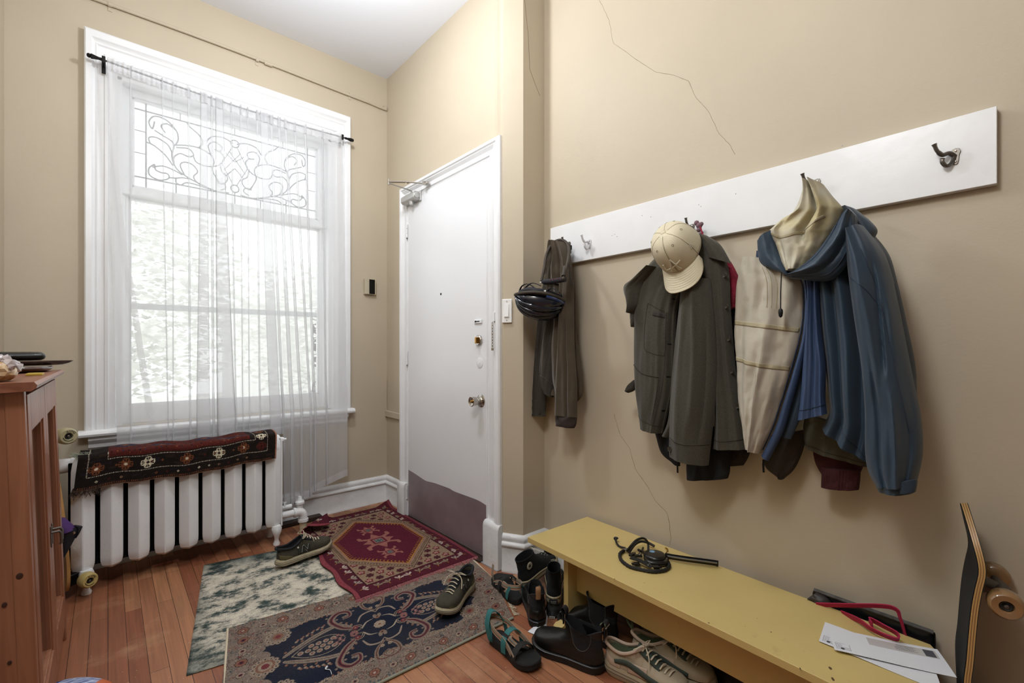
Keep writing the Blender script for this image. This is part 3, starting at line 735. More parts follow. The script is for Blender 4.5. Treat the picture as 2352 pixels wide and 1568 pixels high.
def curt(u, v):
    k = u * (len(S) - 1); i = min(int(k), len(S) - 2); f = k - i
    xt = XT[i] + (XT[i + 1] - XT[i]) * f; xb = XB[i] + (XB[i + 1] - XB[i]) * f
    zt = rodz(xt) + 0.010
    right = xb > ony(648, 1000, YR).x
    if right:
        q = (xb - 0.80) / 0.40
        zb = interp(q, [0, .06, .45, .5, .75, 1.0], [0.155, .150, .17, .20, .235, .265])
    else: zb = 0.60
    z = zt + (zb - zt) * v
    w = v ** 0.8
    x = xt + (xb - xt) * min(1, (zt - z) / (zt - 0.75)) ** 1.15
    yy = YR - 0.006
    layer = S[i][2] % 3
    yy += (-0.012 if layer == 1 else (0.0 if layer == 0 else -0.004)) * (0.3 + 0.7 * w)
    yy += 0.0022 * math.sin(x * 70 + v * 2) * (0.3 + w) + 0.008 * math.sin(x * 19 + 1.5 * v) * w
    # keep clear of the sill nose lower down
    if z < 0.9: yy -= 0.012 * min(1, (0.9 - z) / 0.2) + (0.0)
    if not right and z < 0.78: yy -= 0.0
    if v < 0.03: yy += 0.010 * math.sin(v / 0.03 * PI)
    return (x, yy, z)
cur = MB().grid(curt, len(S) * 2, 60)
cu = cur.build('sheer_curtain', 'sheer', smooth=True, angle=0)
tag(cu, 'white sheer gathered curtain hanging over the tall window, longer at its right end', 'curtain')
# rod sleeve, ruffle above the rod, hems and the slanting selvedge of the second layer
mb = MB()
def sleeve(u, v):
    k = u * (len(S) - 1); i = min(int(k), len(S) - 2); f = k - i
    xt = XT[i] + (XT[i + 1] - XT[i]) * f
    z = rodz(xt) + 0.016 - 0.062 * v
    return (xt, YR - 0.011 - 0.004 * math.sin(u * 420) + 0.003 * math.sin(u * 190), z + 0.003 * math.sin(xt * 140))
mb.grid(sleeve, len(S) * 3, 4); mb.build('rod_sleeve', 'sheer', cu, smooth=True, angle=0)
edge = [ony(px, py, YR - 0.02) for px, py in ((254, 165), (262, 330), (285, 560), (305, 680), (322, 800), (352, 988))]
edge = spline(edge, 8); mb = MB()
for i in range(len(edge)):
    w = 0.006 + 0.010 * i / len(edge); p = edge[i]; mb.v += [(p.x - w, p.y, p.z), (p.x + w, p.y + 0.002, p.z)]
for i in range(len(edge) - 1): mb.f.append((2 * i, 2 * i + 1, 2 * i + 3, 2 * i + 2))
mb.build('selvedge', 'sheer_hem', cu, smooth=True, angle=0)
mb = MB()
def hem(u, v):
    x, y, z = curt(0.0 + u, 1.0); return (x, y - 0.003, z + 0.045 * v)
mb.grid(lambda u, v: hem(u, v), len(S) * 2, 2); mb.build('hem', 'sheer_hem', cu, smooth=True, angle=0)

# ---------------------------------------------------------------- radiator
rad = thing('radiator', 'white painted cast iron column radiator under the window', 'radiator', (0.33, 2.93, 0))
RY0, RY1 = 2.852, 3.035
cxs = [ony(px, 1150, RY0).x for px in (190, 631)]
step = (cxs[1] - cxs[0]) / 8
mat('core_black', '#060606', 0.9, spec=0.1)
def section(cx, i):
    w = step * 0.41
    def ring(z, k, inset=0.0):
        yf = RY0 + 0.019 + inset; ww = w * k
        return [(cx - ww, yf + 0.030, z), (cx - ww, yf + 0.005, z), (cx - ww * 0.92, yf, z), (cx - ww * 0.06, RY0 + inset - 0.001, z), (cx + ww * 0.06, RY0 + inset - 0.001, z), (cx + ww * 0.92, yf, z), (cx + ww, yf + 0.005, z),
                (cx + ww, yf + 0.030, z)]
    zs = [(0.092, 0.35, 0.030), (0.096, 0.62, 0.016), (0.108, 0.86, 0.005), (0.13, 0.98, 0), (0.15, 1.0, 0), (0.52, 1.0, 0), (0.565, 0.98, 0.004), (0.600, 0.88, 0.014), (0.618, 0.65, 0.03), (0.624, 0.4, 0.045)]
    mb = MB().loft([ring(*a) for a in zs])
    rnd = random.Random(i)
    for side in (-1, 1):
        for z in np.arange(0.17, 0.56, 0.055):
            pts = []
            for k in range(16):
                a = k / 16 * 2 * PI * 1.3; r = 0.003 + 0.007 * (1 - k / 16)
                pts.append(Vector((cx + side * w * 0.5 + math.cos(a + z * 50) * r * side, 0, z + math.sin(a + z * 50) * r)))
            for p in pts: p.y = RY0 - 0.0002 + 0.0198 * abs(p.x - cx) / (w * 0.92)
            mb.tube(pts, 0.0012, 4)
    return mb
for i in range(9):
    cx = cxs[0] + i * step
    c_ = section(cx, i).build('column', 'radiator_paint', rad, True, angle=28)
    MB().bb((cx - step * 0.497, RY0 + 0.036, 0.118), (cx + step * 0.497, RY1, 0.60)).build('column_core', 'core_black', rad, True, bevel=0.002)  # near-black block closing the gaps between the columns
mb = MB()
for z in (0.135, 0.585):
    xs = []
    for i in range(9):
        c0 = cxs[0] + i * step
        xs += [(c0 - step * 0.5, 0.026), (c0 - step * 0.42, 0.034), (c0 + step * 0.42, 0.034)]
    xs.append((cxs[1] + step * 0.5, 0.026)); xs = [(cxs[0] - step * 0.75, 0.024)] + xs
    mb.tube([(x, (RY0 + RY1) / 2, z) for x, r in xs], [r for x, r in xs], 16)
mb.build('hub_pipe', 'radiator_paint', rad, True)
# feet under the two end columns
for cx in (cxs[0], cxs[1]):
    for y in (RY0 + 0.012, RY1 - 0.02):
        pr = [(0.022, 0.112, 0.0), (0.028, 0.096, 0.0), (0.024, 0.075, -0.004), (0.015, 0.055, -0.003), (0.011, 0.035, 0.0), (0.014, 0.02, 0.003), (0.019, 0.010, 0.004), (0.017, 0.0, 0.003)]
        MB().loft([[(cx + 0.012 + r * math.cos(a), y - 0.004 + d + r * 0.9 * math.sin(a), z) for a in [2 * PI * k / 14 for k in range(14)]] for r, z, d in pr]).build('foot', 'radiator_paint', rad, True)
ew = step * 0.41
MB().loft([[(cxs[1] + ew - 0.004, RY0 + 0.012, z), (cxs[1] + ew + 0.006, RY0 + 0.016, z), (cxs[1] + ew + 0.006, RY1 - 0.01, z), (cxs[1] + ew - 0.004, RY1, z)] for z in (0.10, 0.60)]).build('end_plate', 'radiator_paint', rad, True, bevel=0.004)
# air vent plug, supply pipe, valve and elbow at the right end
ex = cxs[1] + step * 0.39 + 0.008
MB().tube([(ex - 0.004, RY0 + 0.06, 0.592), (ex + 0.016, RY0 + 0.06, 0.592)], [0.016, 0.013], 6).tube([(ex + 0.014, RY0 + 0.06, 0.592), (ex + 0.030, RY0 + 0.06, 0.592)], 0.007, 10).build('plug', 'radiator_paint', rad, True)
PY = (RY0 + RY1) / 2
e1 = ex + 0.115
mb = MB().tube([(ex - 0.002, PY, 0.135), (ex + 0.014, PY, 0.135)], 0.027, 8).tube([(ex + 0.01, PY, 0.135), (ex + 0.085, PY, 0.135)], 0.020, 16)
mb.tube([(ex + 0.080, PY, 0.135), (ex + 0.092, PY, 0.135)], 0.029, 16)
el = [(ex + 0.088, PY, 0.135)] + [(e1 - 0.01 + 0.030 * math.sin(a), PY, 0.105 + 0.030 * math.cos(a)) for a in [k * PI / 12 for k in range(7)]] + [(e1 + 0.020, PY, 0.085)]
mb.tube(el, 0.025, 16)
mb.tube([(e1 + 0.020, PY, 0.088), (e1 + 0.020, PY, 0.072)], 0.030, 16)
mb.tube([(ex + 0.0, PY + 0.005, 0.178), (ex + 0.070, PY + 0.005, 0.178)], 0.013, 12).tube([(ex + .03, PY, .178), (ex + .03, PY, .205)], [0.008, 0.005], 8).box((ex + .03, PY, .208), (0.020, 0.006, 0.006))
mb.tube([(e1 + 0.004, PY + 0.012, 0.15), (e1 + 0.004, PY + 0.012, 0.182)], 0.018, 12).tube([(e1 + 0.004, PY + 0.012, 0.180), (e1 + 0.004, PY + 0.012, 0.192), (e1 + 0.004, PY + 0.012, 0.200)], [0.027, 0.027, 0.020], 16).tube([(e1 + 0.004, PY + 0.012, 0.20), (e1 + 0.004, PY + 0.012, 0.225)], [0.016, 0.010], 12)
mb.build('valve_pipe', 'radiator_paint', rad, True)
mat('stained_paint', '#cdbfa0', 0.5, var=0.2, vscale=40)
MB().tube([(e1 + 0.020, PY, 0.072), (e1 + 0.020, PY, -0.0)], 0.021, 14).build('riser_stub', 'stained_paint', rad, True)
lx = cxs[0] - step * 0.36
MB().tube([(lx, PY, 0.585), (lx - 0.06, PY, 0.585), (lx - 0.085, PY, 0.56), (lx - 0.085, PY, 0.45)], [0.032, 0.036, 0.034, 0.030], 14).tube([(lx - 0.085, PY, 0.46), (lx - 0.085, PY, 0.02)], 0.015, 12).build('supply_pipe', 'radiator_paint', rad, True)
# board lying on the floor under the radiator
bd = MB().bb((0.17, 2.985, 0.0), (0.28, 3.06, 0.012)).build('wood_offcut', 'pine_top', smooth=False); tag(bd, 'thin piece of wood lying on the floor under the white radiator', 'wood')
MB()
wb = MB().bb((0.80, 3.09, 0.0), (1.06, 3.145, 0.028)).build('floor_batten', 'dark_wood', bevel=0.003); tag(wb, 'dark wooden batten on the floor behind the radiator valve', 'wood strip')
# ---------------------------------------------------------------- woven patterns, painted into the pile by colour attribute
class Canvas:
    def __init__(s, w, h, res, base):
        s.w, s.h = w, h; s.nx = int(w / res); s.ny = int(h / res)
        s.X, s.Y = np.meshgrid(np.linspace(0, w, s.nx + 1), np.linspace(0, h, s.ny + 1), indexing='ij')
        s.C = np.zeros(s.X.shape + (3,)); s.C[:] = lin(base)
    def put(s, m, col): s.C[m] = lin(col) if isinstance(col, str) else col
    def disc(s, x, y, r, col, ry=None):
        ry = ry or r; s.put(((s.X - x) / r) ** 2 + ((s.Y - y) / ry) ** 2 < 1, col)
    def rect(s, x0, y0, x1, y1, col): s.put((s.X >= x0) & (s.X <= x1) & (s.Y >= y0) & (s.Y <= y1), col)
    def sub(s, x0, y0, x1, y1):
        i0 = max(0, int(x0 / s.w * s.nx)); i1 = min(s.nx + 1, int(x1 / s.w * s.nx) + 2); j0 = max(0, int(y0 / s.h * s.ny)); j1 = min(s.ny + 1, int(y1 / s.h * s.ny) + 2)
        return slice(i0, max(i0, i1)), slice(j0, max(j0, j1))
    def poly(s, pts, col):
        xs = [p[0] for p in pts]; ys = [p[1] for p in pts]; sl = s.sub(min(xs), min(ys), max(xs), max(ys))
        X, Y = s.X[sl], s.Y[sl]; m = np.zeros(X.shape, bool); n = len(pts)
        for i in range(n):
            x0, y0 = pts[i][:2]; x1, y1 = pts[(i + 1) % n][:2]
            if y0 == y1: continue
            m ^= ((y0 > Y) != (y1 > Y)) & (X < (x1 - x0) * (Y - y0) / (y1 - y0) + x0)
        s.C[sl][m] = lin(col)
    def line(s, pts, w, col, dash=None):
        acc = 0
        for i in range(len(pts) - 1):
            (x0, y0), (x1, y1) = pts[i][:2], pts[i + 1][:2]; wi = w[i] if isinstance(w, (list, np.ndarray)) else w
            sl = s.sub(min(x0, x1) - wi, min(y0, y1) - wi, max(x0, x1) + wi, max(y0, y1) + wi)
            X, Y = s.X[sl], s.Y[sl]; dx, dy = x1 - x0, y1 - y0; L = dx * dx + dy * dy + 1e-12
            t = np.clip(((X - x0) * dx + (Y - y0) * dy) / L, 0, 1)
            m = (X - x0 - t * dx) ** 2 + (Y - y0 - t * dy) ** 2 < (wi / 2) ** 2
            if dash:
                m &= ((acc + t * math.sqrt(L)) % dash) < dash * 0.55
            s.C[sl][m] = lin(col); acc += math.sqrt(L)
    def flower(s, x, y, r, pet, cen, n=8, out=None, ring=None, a0=0.0):
        for k in range(n):
            a = 2 * PI * k / n + a0
            if out: s.disc(x + math.cos(a) * r * .68, y + math.sin(a) * r * .68, r * .42, out)
        for k in range(n):
            a = 2 * PI * k / n + a0
            s.disc(x + math.cos(a) * r * .68, y + math.sin(a) * r * .68, r * .32, pet)
        s.disc(x, y, r * .6, pet)
        if ring: s.disc(x, y, r * .48, ring)
        s.disc(x, y, r * .28, cen)
    def noise(s, amt, seed=1, cell=1):
        r = np.random.default_rng(seed); n = r.normal(0, amt, s.X.shape)
        s.C *= np.clip(1 + n, 0.3, 1.8)[..., None]
def sp2(pts, n=8): return [(p.x, p.y) for p in spline([(a, b, 0) for a, b in pts], n)]
def cloth_grid(cv, fn, name, m, parent=None, thick=0.006, world=True):
    nx, ny = cv.nx, cv.ny
    P = fn(cv.X / cv.w, cv.Y / cv.h)                     # (nx+1, ny+1, 3)
    V = P.reshape(-1, 3); W = ny + 1
    a = (np.arange(nx)[:, None] * W + np.arange(ny)[None, :]).reshape(-1)
    F = np.stack([a, a + W, a + W + 1, a + 1], 1)
    me = bpy.data.meshes.new(name)
    me.vertices.add(len(V)); me.vertices.foreach_set('co', V.astype(np.float32).reshape(-1))
    me.loops.add(F.size); me.loops.foreach_set('vertex_index', F.reshape(-1).astype(np.int32))
    me.polygons.add(len(F)); me.polygons.foreach_set('loop_start', (np.arange(len(F)) * 4).astype(np.int32))
    me.polygons.foreach_set('use_smooth', np.ones(len(F), bool))
    me.update(calc_edges=True)
    at = me.color_attributes.new('pattern', 'FLOAT_COLOR', 'POINT')
    C = np.ones((len(V), 4), np.float32); C[:, :3] = cv.C.reshape(-1, 3); at.data.foreach_set('color', C.reshape(-1))
    me.materials.append(MATS[m])
    o = bpy.data.objects.new(name, me); COL.objects.link(o)
    if parent: o.parent = parent; me.transform(inv_of(parent))
    q = o.modifiers.new('pile', 'SOLIDIFY'); q.thickness = thick; q.offset = -1
    return o
def quad(A, B, C, D, z=0.006, wob=0.0, seed=0.0):
    # corner A at (0,0), B (1,0), C (1,1), D (0,1)
    A, B, C, D = [np.array(p[:2], float) for p in (A, B, C, D)]
    def fn(u, v):
        u1, v1 = u[..., None], v[..., None]
        P = A * (1 - u1) * (1 - v1) + B * u1 * (1 - v1) + C * u1 * v1 + D * (1 - u1) * v1
        e = 0.004 * (np.sin(v * 9 + seed) * (np.exp(-u * 12) - np.exp(-(1 - u) * 12)) ) + wob * np.sin(v * 3.1) * np.exp(-(1 - u) * 6)
        P[..., 0] += e
        Z = z + 0.0016 * np.sin(P[..., 0] * 9 + seed) * np.sin(P[..., 1] * 11 + 1 + seed) + 0.0016
        return np.concatenate([P, Z[..., None]], -1)
    return fn
vcol_mat('rug_pile', bscale=420)
vcol_mat('kelim_pile', bscale=420)
def fringe(name, pts, nrm, m, length=0.022, dens=260, parent=None, z=0.007, lean=0.012, r=0.0011, seed=0):
    rnd = random.Random(seed); P = resample(pts, 200); L = sum((P[i + 1] - P[i]).length for i in range(199))
    mb = MB(); n = int(L * dens)
    for i in range(n):
        p = P[min(198, int(i / n * 199))].lerp(P[min(199, int(i / n * 199) + 1)], rnd.random()); d = Vector(nrm).normalized()
        d = d + Vector((rnd.uniform(-.5, .5), rnd.uniform(-.5, .5), 0)); l = length * rnd.uniform(.5, 1.2)
        q = [Vector((p.x, p.y, p.z + z)), Vector((p.x, p.y, p.z)) + d * l * .5 + Vector((0, 0, z * .8)), Vector((p.x, p.y, p.z)) + d * l + Vector((rnd.uniform(-1, 1) * lean, rnd.uniform(-1, 1) * lean, 0.002))]
        mb.tube(q, r, 3)
    o = mb.build(name, m, parent, world=True, smooth=False); o['kind'] = 'stuff'; return o

# ---- rug 1: distressed grey, green and cream printed mat (procedural colour)
def distressed():
    m = bpy.data.materials.new('distressed_mat'); m.use_nodes = True; nt = m.node_tree; N = nt.nodes; L = nt.links; b = N['Principled BSDF']; b.inputs['Roughness'].default_value = 0.95; b.inputs['Specular IOR Level'].default_value = 0.1
    tc = N.new('ShaderNodeTexCoord')
    def nz(scale, det, st=(1, 1, 1), dist=0.0, rough=0.5, off=0):
        mp = N.new('ShaderNodeMapping'); mp.inputs['Scale'].default_value = st; mp.inputs['Location'].default_value = (off, off, 0); mp.inputs['Rotation'].default_value = (0, 0, 0.3)
        L.new(tc.outputs['Object'], mp.inputs[0]); n = N.new('ShaderNodeTexNoise'); n.inputs['Scale'].default_value = scale; n.inputs['Detail'].default_value = det; n.inputs['Distortion'].default_value = dist; n.inputs['Roughness'].default_value = rough
        L.new(mp.outputs[0], n.inputs[0]); return n
    def ramp(src, stops):
        cr = N.new('ShaderNodeValToRGB'); e = cr.color_ramp.elements
        while len(e) > 1: e.remove(e[-1])
        e[0].position = stops[0][0]; e[0].color = (*lin(stops[0][1]), 1)
        for p, c in stops[1:]: q = e.new(p); q.color = (*lin(c), 1)
        L.new(src, cr.inputs[0]); return cr
    n1 = nz(10, 10, (1, 1.3, 1), 0.1, 0.74)
    r1 = ramp(n1.outputs[0], [(0.34, '#2c3836'), (0.42, '#46524e'), (0.46, '#7d7c74'), (0.50, '#b5ad9e'), (0.58, '#d0c8b6')])
    n2 = nz(2.6, 4, (1, 1, 1), 0.4, 0.5, 5.0)
    # the green darkens towards the rim of the design, the heart of it is cream
    sx = N.new('ShaderNodeSeparateXYZ'); L.new(tc.outputs['Generated'], sx.inputs[0])
    def m_(op, a, bv=None, cl=False):
        q = N.new('ShaderNodeMath'); q.operation = op; q.use_clamp = cl
        for i, z in enumerate((a, bv)):
            if z is None: continue
            if isinstance(z, (int, float)): q.inputs[i].default_value = z
            else: L.new(z, q.inputs[i])
        return q.outputs[0]
    dx = m_('ABSOLUTE', m_('SUBTRACT', sx.outputs[0], 0.5)); dy = m_('ABSOLUTE', m_('SUBTRACT', sx.outputs[1], 0.52))
    d = m_('MAXIMUM', dx, dy); d = m_('ADD', d, m_('MULTIPLY', m_('SUBTRACT', n2.outputs[0], 0.5), 0.5))
    edge = m_('MULTIPLY', m_('SUBTRACT', d, 0.30), 5.0, True)
    r2 = ramp(n1.outputs[0], [(0.38, '#232c2a'), (0.47, '#3b4744'), (0.54, '#59625d'), (0.66, '#8b8c84')])
    mx = N.new('ShaderNodeMixRGB'); L.new(edge, mx.inputs[0]); L.new(r1.outputs[0], mx.inputs[1]); L.new(r2.outputs[0], mx.inputs[2])
    n3 = nz(260, 2); mr = N.new('ShaderNodeMapRange'); mr.inputs['To Min'].default_value = 0.72; mr.inputs['To Max'].default_value = 1.25; mr.inputs['From Min'].default_value = .3; mr.inputs['From Max'].default_value = .7; L.new(n3.outputs[0], mr.inputs[0])
    sc_ = N.new('ShaderNodeVectorMath'); sc_.operation = 'SCALE'; L.new(mx.outputs[0], sc_.inputs[0]); L.new(mr.outputs[0], sc_.inputs['Scale']); L.new(sc_.outputs[0], b.inputs['Base Color'])
    bp = N.new('ShaderNodeBump'); bp.inputs['Strength'].default_value = 0.4; bp.inputs['Distance'].default_value = 0.002; L.new(n3.outputs[0], bp.inputs['Height']); L.new(bp.outputs[0], b.inputs['Normal'])
    MATS['distressed_mat'] = m
distressed()
a, b_ = Vector((0.201, 1.915, 0)), Vector((0.372, 2.835, 0)); e = Vector((0.985, -0.17, 0)) * 0.64
mb = MB().grid(lambda u, v: (a + (b_ - a) * v + e * u) + Vector((0, 0, 0.0035 + 0.001 * math.sin(u * 9 + v * 7))), 40, 56)
o = mb.build('distressed_rug', 'distressed_mat', smooth=True, angle=0); q = o.modifiers.new('t', 'SOLIDIFY'); q.thickness = 0.003; q.offset = -1
tag(o, 'thin grey, green and cream distressed mat lying lowest of the floor rugs', 'rug')

# ---- rug 3: navy rug with paisley scrolls and a floral border
W3, H3 = 1.10, 0.66
cv = Canvas(W3, H3, 0.00165, '#1c2233')
tan, tan2, rust, red, teal, ink, cream, rose = '#86766a', '#9c8b7a', '#87604e', '#743338', '#4a5a5e', '#20202a', '#aa9c88', '#8c605c'
q = Canvas(W3, H3, 0.00165, '#1c2233')
rs = np.random.default_rng(4)
# border ground with a scalloped inner edge
bw = 0.118
m = (q.X < bw) | (q.X > W3 - bw) | (q.Y < bw) | (q.Y > H3 - bw); q.put(m, tan)
for k in np.arange(bw, W3 - bw + .01, 0.056):
    big = 0.036 if int(k / 0.056) % 3 == 1 else 0.020
    for y in (bw - 0.008, H3 - bw + 0.008): q.disc(k, y, big, tan)
for k in np.arange(bw, H3 - bw + .01, 0.054):
    big = 0.036 if int(k / 0.054) % 3 == 1 else 0.020
    for x in (bw - 0.008, W3 - bw + 0.008): q.disc(x, k, big, tan)
for (x, y) in ((bw, bw), (W3 - bw, bw), (bw, H3 - bw), (W3 - bw, H3 - bw)):
    q.disc(x, y, 0.085, tan, 0.085)
    for k in range(14):
        a_ = 2 * PI * k / 14; q.disc(x + .088 * math.cos(a_), y + .088 * math.sin(a_), 0.010, tan)
# arabesque of small curls and flowers over the border
def in_border(x, y): return x < bw or x > W3 - bw or y < bw or y > H3 - bw or min(abs(x - cx) ** 2 + abs(y - cy) ** 2 for cx in (bw, W3 - bw) for cy in (bw, H3 - bw)) < .08 ** 2
for k in range(2300):
    x, y = rs.uniform(0, W3), rs.uniform(0, H3)
    if not in_border(x, y): continue
    a0 = rs.uniform(0, 6.3); r = rs.uniform(0.006, 0.012); s_ = rs.choice([-1, 1])
    pts = [(x + r * (1 - t * .6) * math.cos(a0 + s_ * t * 4.5), y + r * (1 - t * .6) * math.sin(a0 + s_ * t * 4.5)) for t in np.linspace(0, 1, 8)]
    q.line(pts, 0.0018, rs.choice([ink, ink, '#3c332f', rust, red, teal, cream]))
for k in range(330):
    x, y = rs.uniform(0, W3), rs.uniform(0, H3)
    if not in_border(x, y): continue
    q.disc(x, y, rs.uniform(.0022, .0048), rs.choice([tan2, rust, red, teal, rose, cream, '#5c3a33']))
for k in range(15):
    for (x, y) in ((0.05 + k * 0.0715, 0.055), (0.05 + k * 0.0715, H3 - 0.055)):
        if k % 2 == 0: q.flower(x, y, 0.021, rust, cream, 8, ink, red)
        else: q.flower(x, y, 0.016, tan2, ink, 8, ink, rose)
for k in range(1, 8):
    for x in (0.052, W3 - 0.052):
        q.flower(x, 0.055 + k * 0.069, 0.020 if k % 2 else 0.015, rust if k % 2 else tan2, ink, 8, ink, red)
# beaded rows of small petals along the field edge
for k in np.arange(0.02, W3, 0.0145):
    for y in (0.008, H3 - 0.008): q.disc(k, y, 0.0045, rust if int(k * 100) % 2 else teal)
for k in np.arange(0.16, W3 - .16, 0.020):
    for y in (bw + 0.014 + 0.006 * math.sin(k * 56), H3 - bw - 0.014 - 0.006 * math.sin(k * 56)): q.disc(k, y, 0.0048, rust); 
for k in np.arange(bw + 0.03, W3 - bw, 0.056):
    for s_ in (-1, 1):
        yy = bw - 0.004 if s_ < 0 else H3 - bw + 0.004
        for j in range(-2, 3):
            q.flower(k + j * 0.010, yy + (-s_) * (0.016 - abs(j) * .004) , 0.0075, tan2, ink, 6)
for (x, y) in ((bw + .01, H3 / 2), (W3 - bw - .01, H3 / 2)):
    for k in range(12):
        a_ = 2 * PI * k / 12; q.flower(x + .040 * math.cos(a_), y + .040 * math.sin(a_), 0.011, tan2, ink, 8)
    q.disc(x, y, 0.032, rust); q.disc(x, y, 0.024, tan2); q.disc(x, y, 0.014, red)
for (cx_, cy_) in ((bw + .055, bw + .055), (W3 - bw - .055, bw + .055), (bw + .055, H3 - bw - .055), (W3 - bw - .055, H3 - bw - .055)):
    for k in range(12):
        a_ = 2 * PI * k / 12; q.flower(cx_ + .038 * math.cos(a_), cy_ + .038 * math.sin(a_), 0.011, tan2, ink, 8)
    q.disc(cx_, cy_, 0.030, tan); q.disc(cx_, cy_, 0.020, rust); q.disc(cx_, cy_, 0.010, red)
# the field: paired paisleys facing the middle, scrolls and rosettes; drawn on the left half, mirrored
cx0, cy0 = W3 / 2, H3 / 2
def M4(pts, fn):
    for sx in (1, -1):
        for sy in (1, -1):
            fn([(cx0 + sx * (x - cx0), cy0 + sy * (y - cy0)) for x, y in pts])
def band(pts, w, c1, c2=None, beads=None):
    S_ = sp2(pts, 8)
    def f(P):
        n = len(P) - 1; ws = [w * (0.35 + 0.65 * math.sin(PI * min(1, (i + 2) / n) ** .8)) for i in range(n)]
        q.line(P, ws, c1)
        if c2: q.line(P, [x * .45 for x in ws], c2); q.line(P, [x * .14 for x in ws], ink)
        if beads:
            for i in range(3, n, 4):
                dx, dy = P[i][0] - P[i - 1][0], P[i][1] - P[i - 1][1]; l = math.hypot(dx, dy) + 1e-9
                for s_ in (-1, 1):
                    bx, by = P[i][0] - dy / l * s_ * (ws[i] * .5 + .008), P[i][1] + dx / l * s_ * (ws[i] * .5 + .008)
                    if abs(by - cy0) > abs(P[i][1] - cy0): q.disc(bx, by, 0.0056, beads)
    M4(S_, f)
band([(0.19, 0.345), (0.24, 0.375), (0.31, 0.408), (0.38, 0.425), (0.42, 0.405), (0.445, 0.37)], 0.024, tan, tan2, rust)
band([(0.445, 0.37), (0.405, 0.40), (0.37, 0.47), (0.40, 0.515), (0.44, 0.505), (0.445, 0.47), (0.42, 0.46)], 0.030, tan, red, tan)
band([(0.43, 0.36), (0.465, 0.375), (0.48, 0.35), (0.455, 0.338)], 0.012, tan2, ink)
band([(0.545, 0.45), (0.51, 0.49), (0.505, 0.54), (0.545, 0.555), (0.57, 0.53), (0.55, 0.51)], 0.018, tan, rust)
band([(0.47, 0.40), (0.49, 0.44), (0.53, 0.45), (0.55, 0.43)], 0.009, tan2)
band([(0.48, 0.345), (0.50, 0.375), (0.53, 0.385)], 0.007, cream)
# leaf between the two horns, filled with rosettes
S_ = sp2([(0.215, 0.33), (0.26, 0.365), (0.32, 0.385), (0.37, 0.375), (0.41, 0.335)], 6)
M4(S_, lambda P: q.line(P, 0.0035, tan2))
for i, x in enumerate(np.arange(0.245, 0.36, 0.027)):
    for y in (0.0, 0.024):
        if y and (i == 0): continue
        M4([(x + (0.013 if y else 0), cy0 + y)], lambda P: q.flower(P[0][0], P[0][1], 0.0115, tan2, rust, 10, None, rose))
for x, y in ((0.375, .345), (0.39, .335), (0.385, .36), (0.40, .348)): M4([(x, y)], lambda P: q.flower(P[0][0], P[0][1], 0.008, rose, cream, 6))
M4([(0.445, .335)], lambda P: q.flower(P[0][0], P[0][1], 0.016, rose, ink, 10))
M4([(0.455, .365)], lambda P: q.flower(P[0][0], P[0][1], 0.013, red, tan2, 8))
q.flower(cx0, cy0, 0.026, tan2, rust, 10, ink, cream); q.flower(cx0, cy0 + .06, .014, rust, ink, 8); q.flower(cx0, cy0 - .06, .014, rust, ink, 8)
M4([(0.535, .475)], lambda P: q.flower(P[0][0], P[0][1], 0.010, tan2, rust, 8))
M4([(0.56, .40)], lambda P: q.disc(P[0][0], P[0][1], 0.008, tan, .014))
for x in (0.235, 0.255, 0.275, 0.295, 0.315, 0.335):
    y = interp(x, [0.2, .25, .31, .38], [.395, .418, .445, .462])
    M4([(x, y), (x + .007, y + .010)], lambda P: (q.line(P, 0.0085, rust), q.disc(P[0][0], P[0][1], .0055, tan2)))
fade = 0.75 * q.C + 0.25 * np.array(lin('#6b625a'))
k_ = (np.sin(q.X * 9 + 2) * np.sin(q.Y * 13) * .5 + .5)[..., None] * 0.45
q.C = q.C * (1 - k_) + fade * k_
q.C *= 0.82; q.noise(0.20, 3)
A, B, C_, D = (0.221, 1.455), (1.262, 1.424), (1.452, 1.975), (0.360, 2.118)
o = cloth_grid(q, quad(A, B, C_, D, 0.0075, 0.030), 'navy_rug', 'rug_pile', thick=0.007)
tag(o, 'navy blue rug with tan paisley scrolls and floral border in front of the door', 'rug')
mat('fringe_cream', '#cfc0a6', 0.95); mat('fringe_pink', '#a8676a', 0.95); mat('binding', '#8b8d7c', 0.95); mat('fringe_dark', '#3b2c22', 0.95); mat('fringe_tan', '#a08060', 0.95)
fringe('fringe', [Vector((1.408, 1.76, 0)), Vector((1.345, 1.57, 0)), Vector((1.275, 1.43, 0))], (1, -.3, 0), 'fringe_cream', 0.020, 420, o, seed=3)
MB().tube(resample([Vector((1.262, 1.421, 0.006)), Vector((0.70, 1.438, 0.006)), Vector((0.221, 1.452, 0.006))], 30), 0.0048, 8).build('binding', 'binding', o, True)
MB().tube(resample([Vector((0.221, 1.455, 0.006)), Vector((0.293, 1.793, 0.006)), Vector((0.358, 2.118, 0.006))], 30), 0.0045, 8).build('binding', 'fringe_cream', o, True)
MB().tube([Vector((1.458, 1.975, 0.004)), Vector((1.435, 1.87, 0.004)), Vector((1.41, 1.76, 0.004))], 0.006, 8, flat=.5).build('binding', 'fringe_cream', o, True)

# ---- rug 2: wine red kelim with a hexagon medallion, lying over both
W2, H2 = 0.67, 1.06
q = Canvas(W2, H2, 0.0019, '#5a2531')
wine, wine2, tn, tnd, pink, gold, slate, dark, crm = '#5c1d2e', '#4a1a26', '#937a64', '#7c6650', '#9a6258', '#a8752e', '#4b5a5c', '#36141c', '#b8a498'
cx, cy = 0.345, 0.525
q.C[:] = lin('#541d2a')
